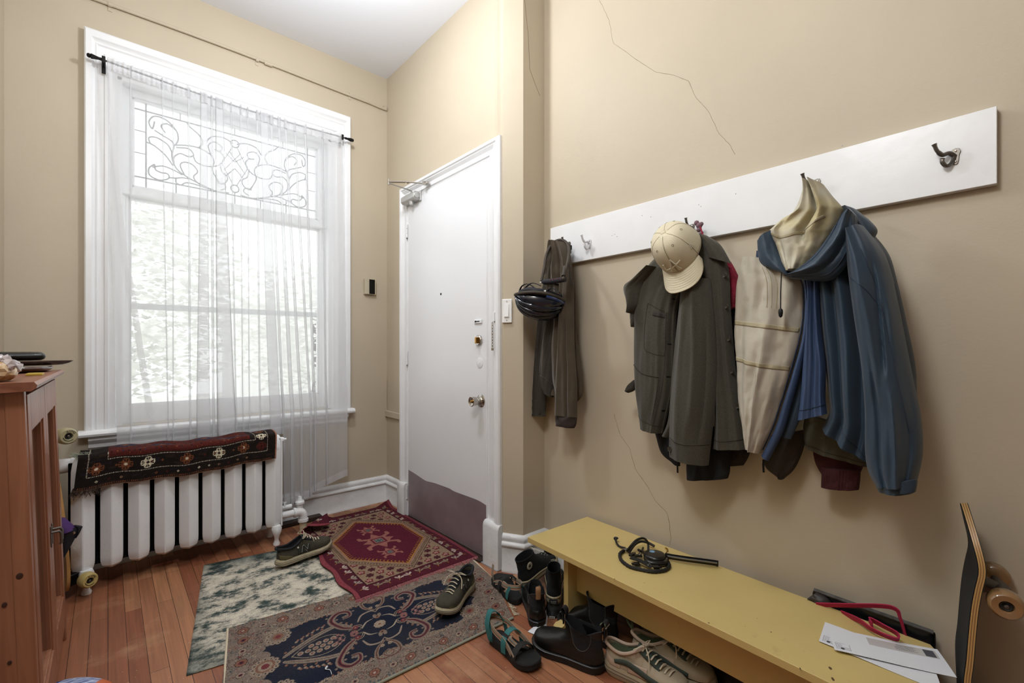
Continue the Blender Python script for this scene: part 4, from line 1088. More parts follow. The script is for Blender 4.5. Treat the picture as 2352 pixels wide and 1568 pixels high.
# outer border: leaves on wine
inx0, iny0 = 0.085, 0.085
rnd = random.Random(5)
def leaf(x, y, r, a, c):
    for k in (-1, 0, 1):
        aa = a + k * 0.75; q.poly([(x, y), (x + r * math.cos(aa - .28), y + r * math.sin(aa - .28)), (x + 1.35 * r * math.cos(aa), y + 1.35 * r * math.sin(aa)), (x + r * math.cos(aa + .28), y + r * math.sin(aa + .28))], c)
    q.line([(x, y), (x - r * .5 * math.cos(a), y - r * .5 * math.sin(a))], 0.004, gold)
def leaves(p0, p1, n, a):
    for k in range(n):
        t = (k + .5) / n; x, y = p0[0] + (p1[0] - p0[0]) * t, p0[1] + (p1[1] - p0[1]) * t
        leaf(x, y, 0.025, a + (0.35 if k % 2 else -.2), rnd.choice([crm, '#8a7a66', '#9d8f84', '#7b705c', crm]))
q.rect(0, 0, 0.022, H2, '#8a4048'); q.rect(W2 - 0.02, 0, W2, H2, '#7c3a42')
leaves((0.055, 0.03), (0.055, H2 - 0.03), 15, 0.3); leaves((W2 - 0.048, 0.03), (W2 - 0.048, H2 - 0.03), 15, 2.6)
leaves((0.10, 0.045), (W2 - .08, 0.045), 9, 1.4); leaves((0.10, H2 - 0.045), (W2 - .08, H2 - 0.045), 9, -1.4)
q.line([(inx0, iny0), (W2 - .08, iny0), (W2 - .08, H2 - .085), (inx0, H2 - .085), (inx0, iny0)], 0.006, dark)
# tan ground with carnations
q.rect(0.09, 0.09, W2 - 0.085, H2 - 0.09, tn)
def hexa(hx, hy, cut): return [(cx - cut * 0, cy - hy), (cx + hx, cy - hy * .36), (cx + hx, cy + hy * .38), (cx, cy + hy), (cx - hx, cy + hy * .38), (cx - hx, cy - hy * .36)]
for j, y in enumerate(np.arange(0.12, H2 - 0.1, 0.050)):
    for i, x in enumerate(np.arange(0.115, W2 - 0.1, 0.054)):
        xx = x + (0.025 if j % 2 else 0)
        if xx > W2 - .11: continue
        if (i + j) % 2: 
            q.flower(xx, y, 0.021, '#4a2028', '#4a2028', 6)
        else:
            q.flower(xx, y, 0.022, '#6a2028', crm, 5, None, None, .3); q.flower(xx, y + .002, 0.013, '#b88a80', '#6a2028', 5); q.line([(xx, y - .018), (xx, y - .006)], .003, dark)
for s_, c in ((1.27, tn), (1.25, dark), (1.235, tn), ):
    q.poly(hexa(.212 * s_, .345 * s_ * .985, 0), c)
H_ = lambda s_: hexa(.212 * s_, .345 * s_, 0)
def dashline(s_, w, c, dash):
    P = H_(s_); P.append(P[0]); q.line(P, w, c, dash)
q.poly(H_(1.20), tn); dashline(1.17, 0.012, '#5c4436', 0.016); dashline(1.13, 0.003, '#5c4436', None); dashline(1.085, 0.004, pink, None)
q.poly(H_(1.06), gold); q.poly(H_(1.035), wine)
P = H_(1.03); P.append(P[0]); P2 = resample([(x, y, 0) for x, y in P], 84)
for k, p in enumerate(P2):
    v = Vector((cx, cy, 0)) - p; v.normalize(); q.line([(p.x, p.y), (p.x + v.x * .016, p.y + v.y * .016), (p.x + v.x * .016 + .006, p.y + v.y * .016)], 0.0038, gold)
def cross(x, y, s_):
    q.poly([(x, y - 2.5 * s_), (x + .6 * s_, y - 1.2 * s_), (x + 1.2 * s_, y - 1.2 * s_), (x + 1.3 * s_, y - .5 * s_), (x + 2.1 * s_, y), (x + 1.3 * s_, y + .5 * s_), (x + 1.2 * s_, y + 1.2 * s_), (x + .6 * s_, y + 1.2 * s_), (x, y + 2.5 * s_), (x - .6 * s_, y + 1.2 * s_), (x - 1.2 * s_, y + 1.2 * s_), (x - 1.3 * s_, y + .5 * s_), (x - 2.1 * s_, y), (x - 1.3 * s_, y - .5 * s_), (x - 1.2 * s_, y - 1.2 * s_), (x - .6 * s_, y - 1.2 * s_)], pink)
    for sx in (-1, 1):
        for sy in (-1, 1):
            q.line([(x + sx * .8 * s_, y + sy * .8 * s_), (x + sx * 1.9 * s_, y + sy * 1.4 * s_), (x + sx * 1.9 * s_, y + sy * 1.9 * s_)], .5 * s_, pink)
    for k in (-1, 1):
        q.line([(x + k * .75 * s_, y - .75 * s_), (x + k * .75 * s_, y + .75 * s_)], .22 * s_, wine); q.line([(x - .75 * s_, y + k * .75 * s_), (x + .75 * s_, y + k * .75 * s_)], .22 * s_, wine)
    q.rect(x - .5 * s_, y - .5 * s_, x + .5 * s_, y + .5 * s_, slate)
    for i in (-.25, .25):
        for j in (-.25, .25): q.rect(x + (i - .07) * s_, y + (j - .07) * s_, x + (i + .07) * s_, y + (j + .07) * s_, '#b0a68e')
cross(cx, cy, 0.046); cross(cx + 0.012, cy + 0.18, 0.026); cross(cx - 0.015, cy - 0.18, 0.026); 
q.C *= 0.86; q.noise(0.22, 9)
A, B, C_, D = (0.818, 1.972), (1.486, 1.962), (1.500, 3.035), (0.858, 3.030)
base_fn = quad(A, B, C_, D, 0.0150, 0.0, 2.0)
def fn2(u, v):
    P = base_fn(u, v)
    # pulled edge along the near left side, and the far left corner turned over
    P[..., 0] += 0.008 * np.sin(v * 26) * np.exp(-u * 14)
    # far right corner rides up the wall a little
    r = np.clip((u - 0.86) / 0.14, 0, 1) * np.clip((v - 0.93) / 0.07, 0, 1); P[..., 2] += 0.035 * r; P[..., 0] -= 0.0 * r
    # fold: points beyond a diagonal line at the far left corner are rolled back over the rug
    n = np.array([-0.62, 0.78]); c = np.array([0.955, 2.90])
    d = (P[..., 0] - c[0]) * n[0] + (P[..., 1] - c[1]) * n[1]
    R = 0.022; m = d > 0
    ang = np.clip(d / R, 0, PI)
    dd = np.where(d < PI * R, R * np.sin(ang), -(d - PI * R))
    zz = np.where(d < PI * R, R * (1 - np.cos(ang)), 2 * R + 0.01 * np.sin(d * 30))
    P[..., 0] = np.where(m, P[..., 0] + n[0] * (dd - d), P[..., 0]); P[..., 1] = np.where(m, P[..., 1] + n[1] * (dd - d), P[..., 1]); P[..., 2] = np.where(m, P[..., 2] + zz, P[..., 2])
    return P
o = cloth_grid(q, fn2, 'kelim_rug', 'kelim_pile', thick=0.004)
tag(o, 'wine red woven rug with a hexagon medallion at the foot of the white door', 'rug')
fringe('fringe', [Vector((0.818, 1.972, 0.006)), Vector((1.15, 1.967, 0.006)), Vector((1.486, 1.962, 0.006))], (0.1, -1, 0), 'fringe_pink', 0.016, 520, o, z=0.008, seed=5, r=0.0014)
fringe('fringe', [Vector((1.10, 3.028, 0)), Vector((1.30, 3.030, 0)), Vector((1.49, 3.035, 0))], (0.0, 1, 0), 'fringe_tan', 0.075, 420, o, seed=6)

# ---- small dark patterned rug draped over the radiator
WR, HR = 0.80, 0.30
q = Canvas(WR, HR, 0.0018, '#1d1713')
blk, brn, rd, orr, wh, nvy = '#191512', '#2a1f18', '#4c1e18', '#6f4028', '#c9bfa6', '#262b3c'
r5 = np.random.default_rng(8)
for k in range(260):
    x, y = r5.uniform(0, WR), r5.uniform(0, HR); q.rect(x, y, x + r5.uniform(.01, .05), y + r5.uniform(.004, .012), r5.choice([blk, brn, '#221b20']))
# y = 0 is the front hem, y grows up and over the top
q.rect(0.10, 0.130, WR - 0.13, HR, rd)
for y in np.arange(0.137, HR, 0.014):
    for x in np.arange(0.105, WR - 0.14, 0.020):
        q.rect(x + 0.004 * ((y * 1000) % 3), y, x + 0.010, y + 0.008, r5.choice([blk, nvy, brn, rd, orr, blk]))
for x, y in ((0.16, 0.22), (0.30, 0.24), (0.47, 0.21), (0.56, 0.23), (0.62, 0.21)):
    q.poly([(x - .05, y), (x, y - .03), (x + .05, y), (x, y + .03)], nvy); q.poly([(x - .02, y), (x, y - .013), (x + .02, y), (x, y + .013)], orr)
def dots(p0, p1):
    L_ = math.dist(p0, p1); n = int(L_ / 0.0062)
    for k in range(n):
        t = (k + .5) / n; q.disc(p0[0] + (p1[0] - p0[0]) * t, p0[1] + (p1[1] - p0[1]) * t, 0.0016, '#d8cdb8')
dots((0.035, 0.055), (WR - 0.045, 0.055)); dots((0.10, 0.122), (WR - 0.105, 0.122)); dots((0.035, 0.055), (0.035, HR)); dots((WR - 0.045, 0.055), (WR - 0.045, HR)); dots((0.10, 0.122), (0.10, 0.16)); dots((WR - 0.105, 0.122), (WR - 0.105, HR))
def star(x, y, c, s_=1.0, c2=None):
    r = 0.026 * s_
    for k in range(4):
        a = PI / 4 + k * PI / 2
        q.poly([(x + r * .2 * math.cos(a - .9), y + r * .2 * math.sin(a - .9)), (x + r * 1.05 * math.cos(a - .35), y + r * 1.05 * math.sin(a - .35)), (x + r * .75 * math.cos(a), y + r * .75 * math.sin(a)), (x + r * 1.05 * math.cos(a + .35), y + r * 1.05 * math.sin(a + .35)), (x + r * .2 * math.cos(a + .9), y + r * .2 * math.sin(a + .9))], c)
    for k in range(4):
        a = k * PI / 2; q.line([(x + r * .3 * math.cos(a), y + r * .3 * math.sin(a)), (x + r * 1.0 * math.cos(a), y + r * 1.0 * math.sin(a))], .0035, c); q.line([(x + r * math.cos(a + .35), y + r * math.sin(a + .35)), (x + r * math.cos(a - .35), y + r * math.sin(a - .35))], .003, c)
    q.disc(x, y, r * .25, c2 or blk)
for x, c in ((0.065, orr), (0.165, orr), (0.245, wh), (0.395, orr), (0.53, wh), (0.64, orr)): star(x, 0.088, c, 1.0, brn if c == wh else '#c8b8a0')
star(WR - 0.075, 0.145, wh, 0.9); star(WR - 0.075, 0.085, rd, .9); star(WR - .075, .21, orr, .9)
for x in np.arange(0.07, 0.74, 0.042):
    c = r5.choice([orr, '#8a6a50', brn, wh, rd]); s_ = .006
    q.poly([(x - s_, .030), (x, .030 - s_), (x + s_, .030), (x, .030 + s_)], c); q.disc(x, .030, .002, blk)
    if r5.random() > .5: q.poly([(x + .02 - s_, .088), (x + .02, .088 - s_), (x + .02 + s_, .088), (x + .02, .088 + s_)], r5.choice([orr, rd]))
for x in np.arange(0.01, WR - .02, 0.0075): q.rect(x, 0.007, x + 0.003, 0.013, orr)
q.rect(0, 0, WR, 0.0035, '#8a6650'); q.rect(WR - .006, 0, WR, HR, '#9a6a55')
q.noise(0.25, 2)
lx0 = ony(183, 1085, RY0 - .02).x; rx0 = ony(634, 1050, RY0 - .02).x
def drape(u, v):
    # v 0 at the front hem, up the front face, over the top and down the back
    s = v * HR; x = lx0 + (rx0 - lx0) * u
    wav = 0.003 * np.sin(x * 13) + 0.002 * np.sin(x * 31 + 1)
    top = 0.642 + 0.004 * np.sin(x * 11 + .8) + 0.003 * np.sin(x * 37)
    front = 0.128 + 0.004 * np.sin(x * 6) + 0.012 * (1 - u) ** 2 + 0 * x
    fy = RY0 - 0.014 + wav
    y = np.where(s < front, fy - 0.006 * (1 - s / front), 0); z = np.where(s < front, top - 0.02 - (front - s), 0)
    R = 0.022; a = np.clip((s - front) / R, 0, PI / 2)
    y = np.where(s >= front, fy + R * (1 - np.cos(a)), y); z = np.where(s >= front, top - 0.02 + R * np.sin(a) * 0.95, z)
    t = np.clip(s - front - R * PI / 2, 0, None)
    y = y + t * 0.97; z = z + 0.010 * np.sin(t * 25) * np.sin(x * 21) * (t > 0) - 0.02 * np.clip(t - 0.10, 0, 1)
    return np.stack([x + 0.012 * np.sin(s * 9) * (u - .5) - 0.02 * (1 - u) * (s < front) * (1 - s / .14), y, z], -1)
o = cloth_grid(q, drape, 'draped_rug', 'rug_pile', thick=0.006)
tag(o, 'small dark patterned rug draped over the top of the white radiator', 'rug')
p0 = Vector((lx0 - .02, RY0 - 0.024, 0.500)); 
mb = MB(); rnd = random.Random(4)
for k in range(150):
    x = lx0 - 0.022 + rnd.random() ** 1.6 * 0.10; z = 0.490 + rnd.uniform(-.004, .010)
    p = Vector((x, RY0 - 0.020 + rnd.uniform(-.004, .006), z)); l = rnd.uniform(.012, .040)
    mb.tube([p, p + Vector((rnd.uniform(-.008, .004), -.003, -l * .5)), p + Vector((rnd.uniform(-.018, .006), rnd.uniform(-.008, 0), -l))], 0.0008, 3)
f_ = mb.build('fringe', 'fringe_dark', o, smooth=False); f_['kind'] = 'stuff'
# ragged bits of fringe standing up behind the left corner
mb = MB()
for k in range(60):
    p = Vector((lx0 - 0.01 + rnd.uniform(-.01, .05), RY0 + rnd.uniform(.01, .06), 0.625)); l = rnd.uniform(.01, .03)
    mb.tube([p, p + Vector((rnd.uniform(-.02, .0), 0, l * .6)), p + Vector((rnd.uniform(-.035, .0), 0, l * .8))], 0.0008, 3)
f_ = mb.build('fringe', 'binding', o, smooth=False); f_['kind'] = 'stuff'
# ---------------------------------------------------------------- pine cabinet against the left wall
CYN, CYF, CH = 1.62, 2.49, 1.02
cab = bpy.data.objects.new('pine_cabinet', None); COL.objects.link(cab)
cab.location = (-0.124, CYN, 0); cab.rotation_euler = (0, -0.0323, 0)
tag(cab, 'reddish pine cabinet with two glazed doors standing against the left wall', 'cabinet')
DP, LW = 0.185, CYF - CYN
# local: x <= 0 is inside, y 0..LW
mb = MB()
mb.bb((-DP, 0.0, 0.0), (-0.001, 0.022, CH)).bb((-DP, LW - 0.022, 0.0), (-0.001, LW, CH)).bb((-DP, 0.0, 0.09), (-DP + 0.008, LW, CH)).bb((-DP, 0.0, 0.10), (-0.02, LW, 0.12))
mb.build('carcass', 'pine', cab, smooth=False, bevel=0.002)
for y in (0.0, LW - 0.030): MB().bb((-0.030, y - 0.002, 0.0), (0.004, y + 0.032, CH)).build('stile', 'pine', cab, bevel=0.003)
MB().bb((-0.03, 0.03, 0.055), (0.002, LW - 0.03, 0.105)).build('bottom_rail', 'pine', cab, bevel=0.003)
tp = [(-DP - 0.0, 0.0), (0.018, 0.0), (0.027, 0.006), (0.029, 0.014), (0.024, 0.022), (-DP, 0.024)]
MB().loft([[(x, y, CH + z) for x, z in tp] for y in (-0.028, LW + 0.028)]).build('top', 'pine_top', cab, angle=25)
for k in range(3): MB().bb((-DP + 0.01, 0.022, 0.30 + k * 0.23), (-0.03, LW - 0.022, 0.315 + k * 0.23)).build('shelf', 'pine_top', cab, smooth=False)
dw = (LW - 0.06 - 0.006) / 2
for k in range(2):
    y0 = 0.03 + k * (dw + 0.006); y1 = y0 + dw; z0, z1 = 0.11, CH - 0.012
    s, r, rb = 0.058, 0.095, 0.085
    mb = MB().bb((-0.018, y0, z0), (0.006, y0 + s, z1)).bb((-0.018, y1 - s, z0), (0.006, y1, z1)).bb((-0.018, y0 + s, z1 - r), (0.006, y1 - s, z1)).bb((-0.018, y0 + s, z0), (0.006, y1 - s, z0 + rb))
    d = mb.build('door', 'pine', cab, bevel=0.002)
    # inner bead and glazing
    e = 0.009
    mb = MB().bb((-0.014, y0 + s, z0 + rb), (0.001, y0 + s + e, z1 - r)).bb((-0.014, y1 - s - e, z0 + rb), (0.001, y1 - s, z1 - r)).bb((-0.014, y0 + s, z1 - r - e), (0.001, y1 - s, z1 - r)).bb((-0.014, y0 + s, z0 + rb), (0.001, y1 - s, z0 + rb + e))
    mb.build('glazing_bead', 'pine', d, bevel=0.002)
    MB().bb((-0.012, y0 + s + 0.002, z0 + rb + .002), (-0.009, y1 - s - .002, z1 - r - .002)).build('pane', 'cabinet_glass', d, smooth=False)
    hy = y1 - 0.016 if k == 0 else y0 + 0.016
    mb = MB().bb((0.006, hy - 0.007, 0.50), (0.009, hy + 0.007, 0.565))
    mb.tube([(0.008, hy, 0.545), (0.026, hy, 0.545), (0.030, hy, 0.538), (0.030, hy, 0.508), (0.026, hy, 0.503)], 0.004, 8)
    mb.build('latch', 'hook_metal', d, bevel=0.001)
mat('knot_dark', '#3a2018', 0.5); mat('knot_ring', '#7c4a34', 0.45)
for px, py, r_ in ((45, 1323, .008), (10, 1389, .006), (22, 1522, .005)):
    q = ony(px, py, CYN - .0022); MB().lathe([(r_, 0), (r_ * .9, .0004), (0, .0005)], frame(q, (1, 0, 0), (0, 0, 1)) @ Matrix.Diagonal((.8, 1, 1, 1)), 20).build('knot', 'knot_dark', cab, True)
# ---- on the cabinet (top surface near z = 1.044)
ZT = 1.0415
def ontop(px, py, z=ZT): return onz(px, py, z)
# crystal cluster
cry = mat('quartz', '#a79a98', 0.12, bump=0.4, bscale=60, var=0.25, vscale=30, coat=0.6)
mat('citrine', '#a67c3e', 0.25, bump=0.6, bscale=40, col2='#d6c6b0', vscale=25)
cpos = Vector((-0.205, 1.70, ZT))
mb = MB(); rnd = random.Random(11)
def crystal(mb, p, d, r, l):
    d = Vector(d).normalized(); a = d.orthogonal().normalized(); b = d.cross(a); n = 6; ph = rnd.random()
    R0 = [p + (a * math.cos(ph + k * PI / 3) + b * math.sin(ph + k * PI / 3)) * r for k in range(n)]
    R1 = [q + d * l * 0.7 for q in R0]; tip = p + d * l
    R2 = [tip + (q - (p + d * l * 0.7)) * 0.06 for q in R1]
    mb.loft([R0, R1, R2])
for k in range(46):
    a, e_ = rnd.uniform(0, 6.28), rnd.uniform(0.1, 1.5)
    d = Vector((math.cos(a) * math.cos(e_), math.sin(a) * math.cos(e_), math.sin(e_)))
    crystal(mb, cpos + Vector((0, 0, 0.022)) + Vector((d.x * .020, d.y * .024, d.z * .018)), d, rnd.uniform(.007, .014), rnd.uniform(.018, .032))
geo = mb.build('crystal_cluster', 'quartz', smooth=False); tag(geo, 'chunk of grey and amber crystals on the near corner of the pine cabinet', 'crystal')
geo.data.transform(Matrix.Translation((0, 0, 0)))
bm = bmesh.new(); bmesh.ops.create_icosphere(bm, subdivisions=3, radius=1.0)
for v in bm.verts:
    k = 1 + 0.18 * mnoise.noise(v.co * 2.3); v.co = Vector((v.co.x * .034 * k, v.co.y * .05 * k, max(-.7, v.co.z) * .032 * k))
me = bpy.data.meshes.new('rock_base'); bm.to_mesh(me); bm.free(); me.materials.append(MATS['citrine']); me.transform(Matrix.Translation(cpos + Vector((0, 0, 0.024))))
rb = bpy.data.objects.new('rock_base', me); COL.objects.link(rb); rb.parent = geo
# two wooden boards stacked, spectacle case on them, yellow packet
mat('walnut', '#4a352c', 0.25, bump=0.1, bscale=30, var=0.25, vscale=20, coat=0.3)
def plate(cx, cy, z, rx, ry, h, rot, name, label, m='walnut'):
    pr = [(0.80, 0), (0.93, h * .3), (1.0, h * .65), (0.995, h * .85), (0.97, h), (0.90, h * .92), (0.5, h * .8), (0.0, h * .8)]
    M = Matrix.Translation((cx, cy, z)) @ Matrix.Rotation(rot, 4, 'Z') @ Matrix.Diagonal((rx, ry, 1, 1))
    o = MB().lathe(pr, M, 48).build(name, m, angle=50); tag(o, label, 'wooden dish'); return o
plate(-0.235, 2.36, ZT + 0.0005, 0.085, 0.15, 0.020, 0, 'wooden_dish', 'brown wooden dish lying flat on the far end of the pine cabinet')
# leaf shaped upper board with a pointed tip
out = []
for t in np.linspace(0, 2 * PI, 48, endpoint=False):
    x = math.cos(t); y = math.sin(t) * (1 - 0.35 * max(0, x)) ; r = 1.0
    out.append((0.145 * x + (0.05 * max(0, x) ** 8), 0.075 * y))
M = Matrix.Translation((-0.262, 2.36, ZT + 0.023)) @ Matrix.Rotation(math.radians(18), 4, 'Z')
M = M @ Matrix.Diagonal((.88, 1.3, 1, 1))
mb = MB().loft([[M @ Vector((x * k, y * k, z)) for x, y in out] for z, k in ((0, .82), (0.006, .93), (0.013, 1.0), (0.016, 1.0), (0.016, 0.95), (0.013, .85))])
o = mb.build('wooden_board', 'walnut', angle=50); tag(o, 'dark leaf shaped wooden tray with a pointed tip stacked on the wooden dish', 'wooden tray')
M = Matrix.Translation((-0.245, 2.33, ZT + 0.0395)) @ Matrix.Rotation(math.radians(12), 4, 'Z')
R = []
for k, s in ((-0.078, .3), (-0.074, .7), (-.066, .95), (-.04, 1), (.04, 1), (.066, .95), (.074, .7), (.078, .3)):
    R.append([M @ Vector((k, 0.032 * s * math.cos(a), 0.016 + 0.016 * s * math.sin(a) * (1 if math.sin(a) > 0 else .95))) for a in [2 * PI * i / 20 for i in range(20)]])
mat('case_black', '#121310', 0.3, bump=0.2, bscale=200)
sc_ = MB().loft(R).build('spectacle_case', 'case_black', angle=60); tag(sc_, 'black spectacle case lying on the stacked wooden trays', 'spectacle case')
mat('yellow_card', '#b59a3c', 0.5)
yp = MB().bb((-0.185, 1.99, ZT + .0005), (-0.150, 2.06, ZT + 0.007)).build('yellow_packet', 'yellow_card', bevel=0.001); tag(yp, 'small yellow packet on the pine cabinet beside the crystal', 'packet')

# ---------------------------------------------------------------- longboard standing behind the cabinet
mat('wheel_yellow', '#b8a264', 0.4); mat('wheel_white', '#a89f7c', 0.4); mat('grip', '#0c0c0c', 0.95); mat('ply', '#b98a52', 0.45, bump=.1); mat('print_dark', '#1b1a14', 0.6)
def wheel(c, ax, r, w, m, root, name='wheel', txt='SIMS', core='print_dark'):
    ax = Vector(ax).normalized(); y_ = Vector((0, 0, 1)); y_ = (y_ - ax * y_.dot(ax)).normalized(); M = frame(c, y_.cross(ax), y_)
    h = w / 2
    pr = [(r * .35, -h), (r * .80, -h), (r * .95, -h * .75), (r, -h * .4), (r, h * .4), (r * .95, h * .75), (r * .80, h), (r * .42, h * .96), (r * .36, h * .6), (0, h * .6)]
    w_ = MB().lathe(pr, M, 32).build(name, m, root, True, angle=50)
    MB().lathe([(r * .36, h * .58), (r * .36, h * .72), (r * .28, h * .75), (r * .16, h * .62), (0, h * .62)], M, 20).build('bearing', core, w_, True)
    MB().lathe([(r * .14, h * .5), (r * .14, h * .85), (r * .05, h * .9), (0, h * .8)], M, 6).build('axle_nut', 'hook_metal', w_, True, angle=20)
    if txt:
        mb = MB(); n = len(txt)
        for i, chx in enumerate(txt):
            a = math.radians(105 - i * 24); rr = r * .60
            L_ = M @ Matrix.Translation((rr * math.cos(a), rr * math.sin(a), h + 0.0003)) @ Matrix.Rotation(a - PI / 2, 4, 'Z')
            put_text(mb, chx, r * .34, L_, 0.0002, 1.3)
        pts = [M @ Vector((r * .55 * math.cos(t), r * .55 * math.sin(t), h + .0004)) for t in np.linspace(PI * 1.05, PI * 1.75, 14)]
        mb.tube(pts, r * .035, 4); mb.build('lettering', 'print_dark', w_, True, smooth=False)
    return w_
lb = thing('longboard', 'longboard standing on end between the pine cabinet and the radiator, pale wheels outwards', 'skateboard', (-0.16, 2.80, 0))
w1c = onz(205, 1330, 0.0); w1c = ony(201, 1331, 2.80); w2c = ony(152, 1001, 2.88)
ax = (ray(260, 900)[0] * -0.25 + 0.45, -0.85, 0.05)
axd = Vector((0.40, -0.90, 0.02))
wheel(w1c, axd, 0.033, 0.050, 'wheel_yellow', lb); wheel(w2c, axd, 0.037, 0.052, 'wheel_white', lb)
an = axd.normalized()
for c, r in ((w1c, .033), (w2c, .037)):
    MB().tube([c, c - an * 0.17], 0.010, 8).build('truck', 'dark_metal', lb, True)
    wheel(c - an * 0.17, -an, r, 0.05, 'wheel_yellow', lb, txt=None)
nrm = an.cross(w2c - w1c).normalized()
if nrm.x > 0: nrm = -nrm
ctr = [c - an * 0.085 for c in (w1c, w2c)]; upv = (ctr[1] - ctr[0]).normalized()
out = []
for t in np.linspace(0, 1, 40, endpoint=False):
    a = t * 2 * PI; y = 0.095 * (abs(math.sin(a)) ** .7) * (1 if math.sin(a) > 0 else -1); out.append((0.43 * math.cos(a), y))
mid = (ctr[0] + ctr[1]) / 2 + nrm * 0.052 + upv * 0.06
M = frame(mid, upv, an)
MB().prism(out, (-0.006, 0.006), M).build('deck', 'ply', lb, True, angle=40)
for c in ctr:
    MB().box(c + nrm * 0.03, (0.05, 0.05, 0.05), frame((0, 0, 0), an, upv).to_3x3()).build('truck_base', 'dark_metal', lb, True, bevel=.004)
# purple and black cap poking out beside the longboard
mat('purple_cloth', '#4a2a66', 0.75, bump=0.4, bscale=90); mat('black_cloth', '#15121c', 0.75, bump=0.3, bscale=120)
hp = ony(152, 1245, 2.70)
hat = thing('purple_bag', 'purple and black fabric bag with a popper, wedged behind the pine cabinet', 'bag', (hp.x, hp.y, hp.z))
def blob(out_l, out_r, y0, th, n=26, k=28):
    L_, R_ = resample(spline(out_l, 5), n), resample(spline(out_r, 5), n)
    mb = MB(); rings = []
    for a, b in zip(L_, R_):
        rings.append([a.lerp(b, .5 - .5 * math.cos(t)) + Vector((0, -math.sin(t) * th * (1 + .10 * math.sin(3 * t + a.z * 25)), 0)) for t in [2 * PI * i / k for i in range(k)]])
    return mb.loft(rings)
P = lambda px, py: ony(px, py, 2.70)
blob([P(118, 1195), P(118, 1215), P(120, 1230)], [P(150, 1190), P(168, 1205), P(175, 1212)], 0, .03).build('crown', 'purple_cloth', hat, True)
blob([P(118, 1222), P(125, 1250), P(146, 1276)], [P(180, 1208), P(178, 1225), P(150, 1276)], 0, .022).build('side', 'black_cloth', hat, True)
blob([P(170, 1206), P(176, 1222), P(172, 1234)], [P(190, 1209), P(184, 1222), P(176, 1234)], 0, .012).build('peak', 'black_cloth', hat, True)
blob([P(80, 1200), P(82, 1300), P(84, 1428)], [P(122, 1200), P(120, 1300), P(124, 1426)], 0, .04).build('body', 'purple_cloth', hat, True)
MB().lathe([(.006, 0), (.006, .002), (.003, .003), (0, .003)], frame(P(170, 1219) + Vector((0, -.026, 0)), (1, 0, 0), (0, 0, 1)), 14).build('popper', 'chrome', hat, True)
# pouch at the bottom edge of the picture
mat('pouch_blue', '#3e4f86', 0.3); mat('pouch_print', '#c7cfe4', 0.3, col2='#5a6a9c', vscale=30, lo=.45, hi=.55, stretch=(1, 8, 1)); mat('pouch_orange', '#c8673c', 0.35)
p0, p1 = onz(118, 1566, 0.028), onz(262, 1556, 0.028)
pc = (p0 + p1) / 2; dx = (p1 - p0).normalized(); L_ = (p1 - p0).length; dy = Vector((-dx.y, dx.x, 0)) * -1
pch = thing('wipes_packet', 'blue and white packet with an orange end lying on the floor beside the cabinet', 'packet', (pc.x, pc.y, 0))
def pk(t0, t1, nm, m):
    rings = []
    for i in range(9):
        t = t0 + (t1 - t0) * i / 8; e = math.sin(PI * min(max(t * .94 + .03, 0), 1)) ** .35
        rings.append([p0 + dx * L_ * t + dy * (0.055 + 0.055 * math.cos(a) * (.8 + .2 * e)) + Vector((0, 0, -0.028 + 0.028 * e * (1 + math.sin(a)) + .0005)) for a in [2 * PI * k / 24 for k in range(24)]])
    return MB().loft(rings).build(nm, m, pch, True, angle=60)
pk(0, .28, 'end_panel', 'pouch_blue'); pk(.28, .86, 'label_panel', 'pouch_print'); pk(.86, 1.0, 'orange_end', 'pouch_orange')
# ---------------------------------------------------------------- coat rail and hooks
XR = 1.685
rail = thing('coat_rail', 'long white painted board with coat hooks fixed to the beige wall', 'coat rail', (XR, 0.83, 1.64))
MB().bb((XR, 0.054, 1.541), (XC, 1.612, 1.737)).build('board', 'white_paint', rail, True, bevel=0.0015)
for px, py in ((1406, 541), (1412, 538), (1417, 543), (1475, 495), (1495, 498), (1605, 470), (1610, 474), (1690, 445), (1935, 335)):
    q = onx(px, py, XR); MB().lathe([(.0018, 0), (.0018, .0006), (0, .0007)], frame((XR, q.y, q.z), (0, 1, 0), (0, 0, -1)), 8).build('nail_hole', 'grey_sill', rail, True)
def hook(y, z, m='hook_metal', sw=0.0):
    mb = MB(); SW = Matrix.Translation((XR, y, z)) @ Matrix.Rotation(-sw, 4, 'Z') @ Matrix.Translation((-XR, -y, -z)); T_ = lambda P: [SW @ Vector(p) for p in P]
    out = [(0.0, 0.022), (0.007, 0.020), (0.010, 0.012), (0.007, 0.002), (0.006, -0.012), (0.004, -0.020), (0, -0.022), (-0.004, -0.020), (-0.006, -0.012), (-0.007, 0.002), (-0.010, 0.012), (-0.007, 0.020)]
    mb.prism(out, 0.003, frame((XR, y, z), (0, -1, 0), (0, 0, 1)))
    h = MB().tube(spline(T_([(XR - .002, y, z), (XR - 0.016, y, z + 0.010), (XR - 0.032, y, z + 0.006), (XR - 0.045, y, z + 0.018), (XR - 0.052, y, z + 0.036)]), 5), [0.0055] * 14 + [0.0045] * 4 + [.0045, .0055, 0.006], 8)
    h.tube(spline(T_([(XR - .002, y, z + .004), (XR - 0.010, y, z - 0.016), (XR - 0.022, y, z - 0.024), (XR - 0.032, y, z - 0.014), (XR - 0.032, y, z - 0.004)]), 5), [0.005] * 20 + [.006], 8)
    pl = mb.build('hook_plate', m, rail, True, bevel=0.001)
    h.build('hook', m, pl, True)
    for k in (1, -1): MB().lathe([(.0028, .003), (.0028, .004), (0, .0048)], frame((XR, y, z + .014 * k), (0, -1, 0), (0, 0, 1)), 10).build('screw', 'chrome', pl, True)
mat('hook_white', '#cfcfd2', 0.35, var=.1, vscale=40)
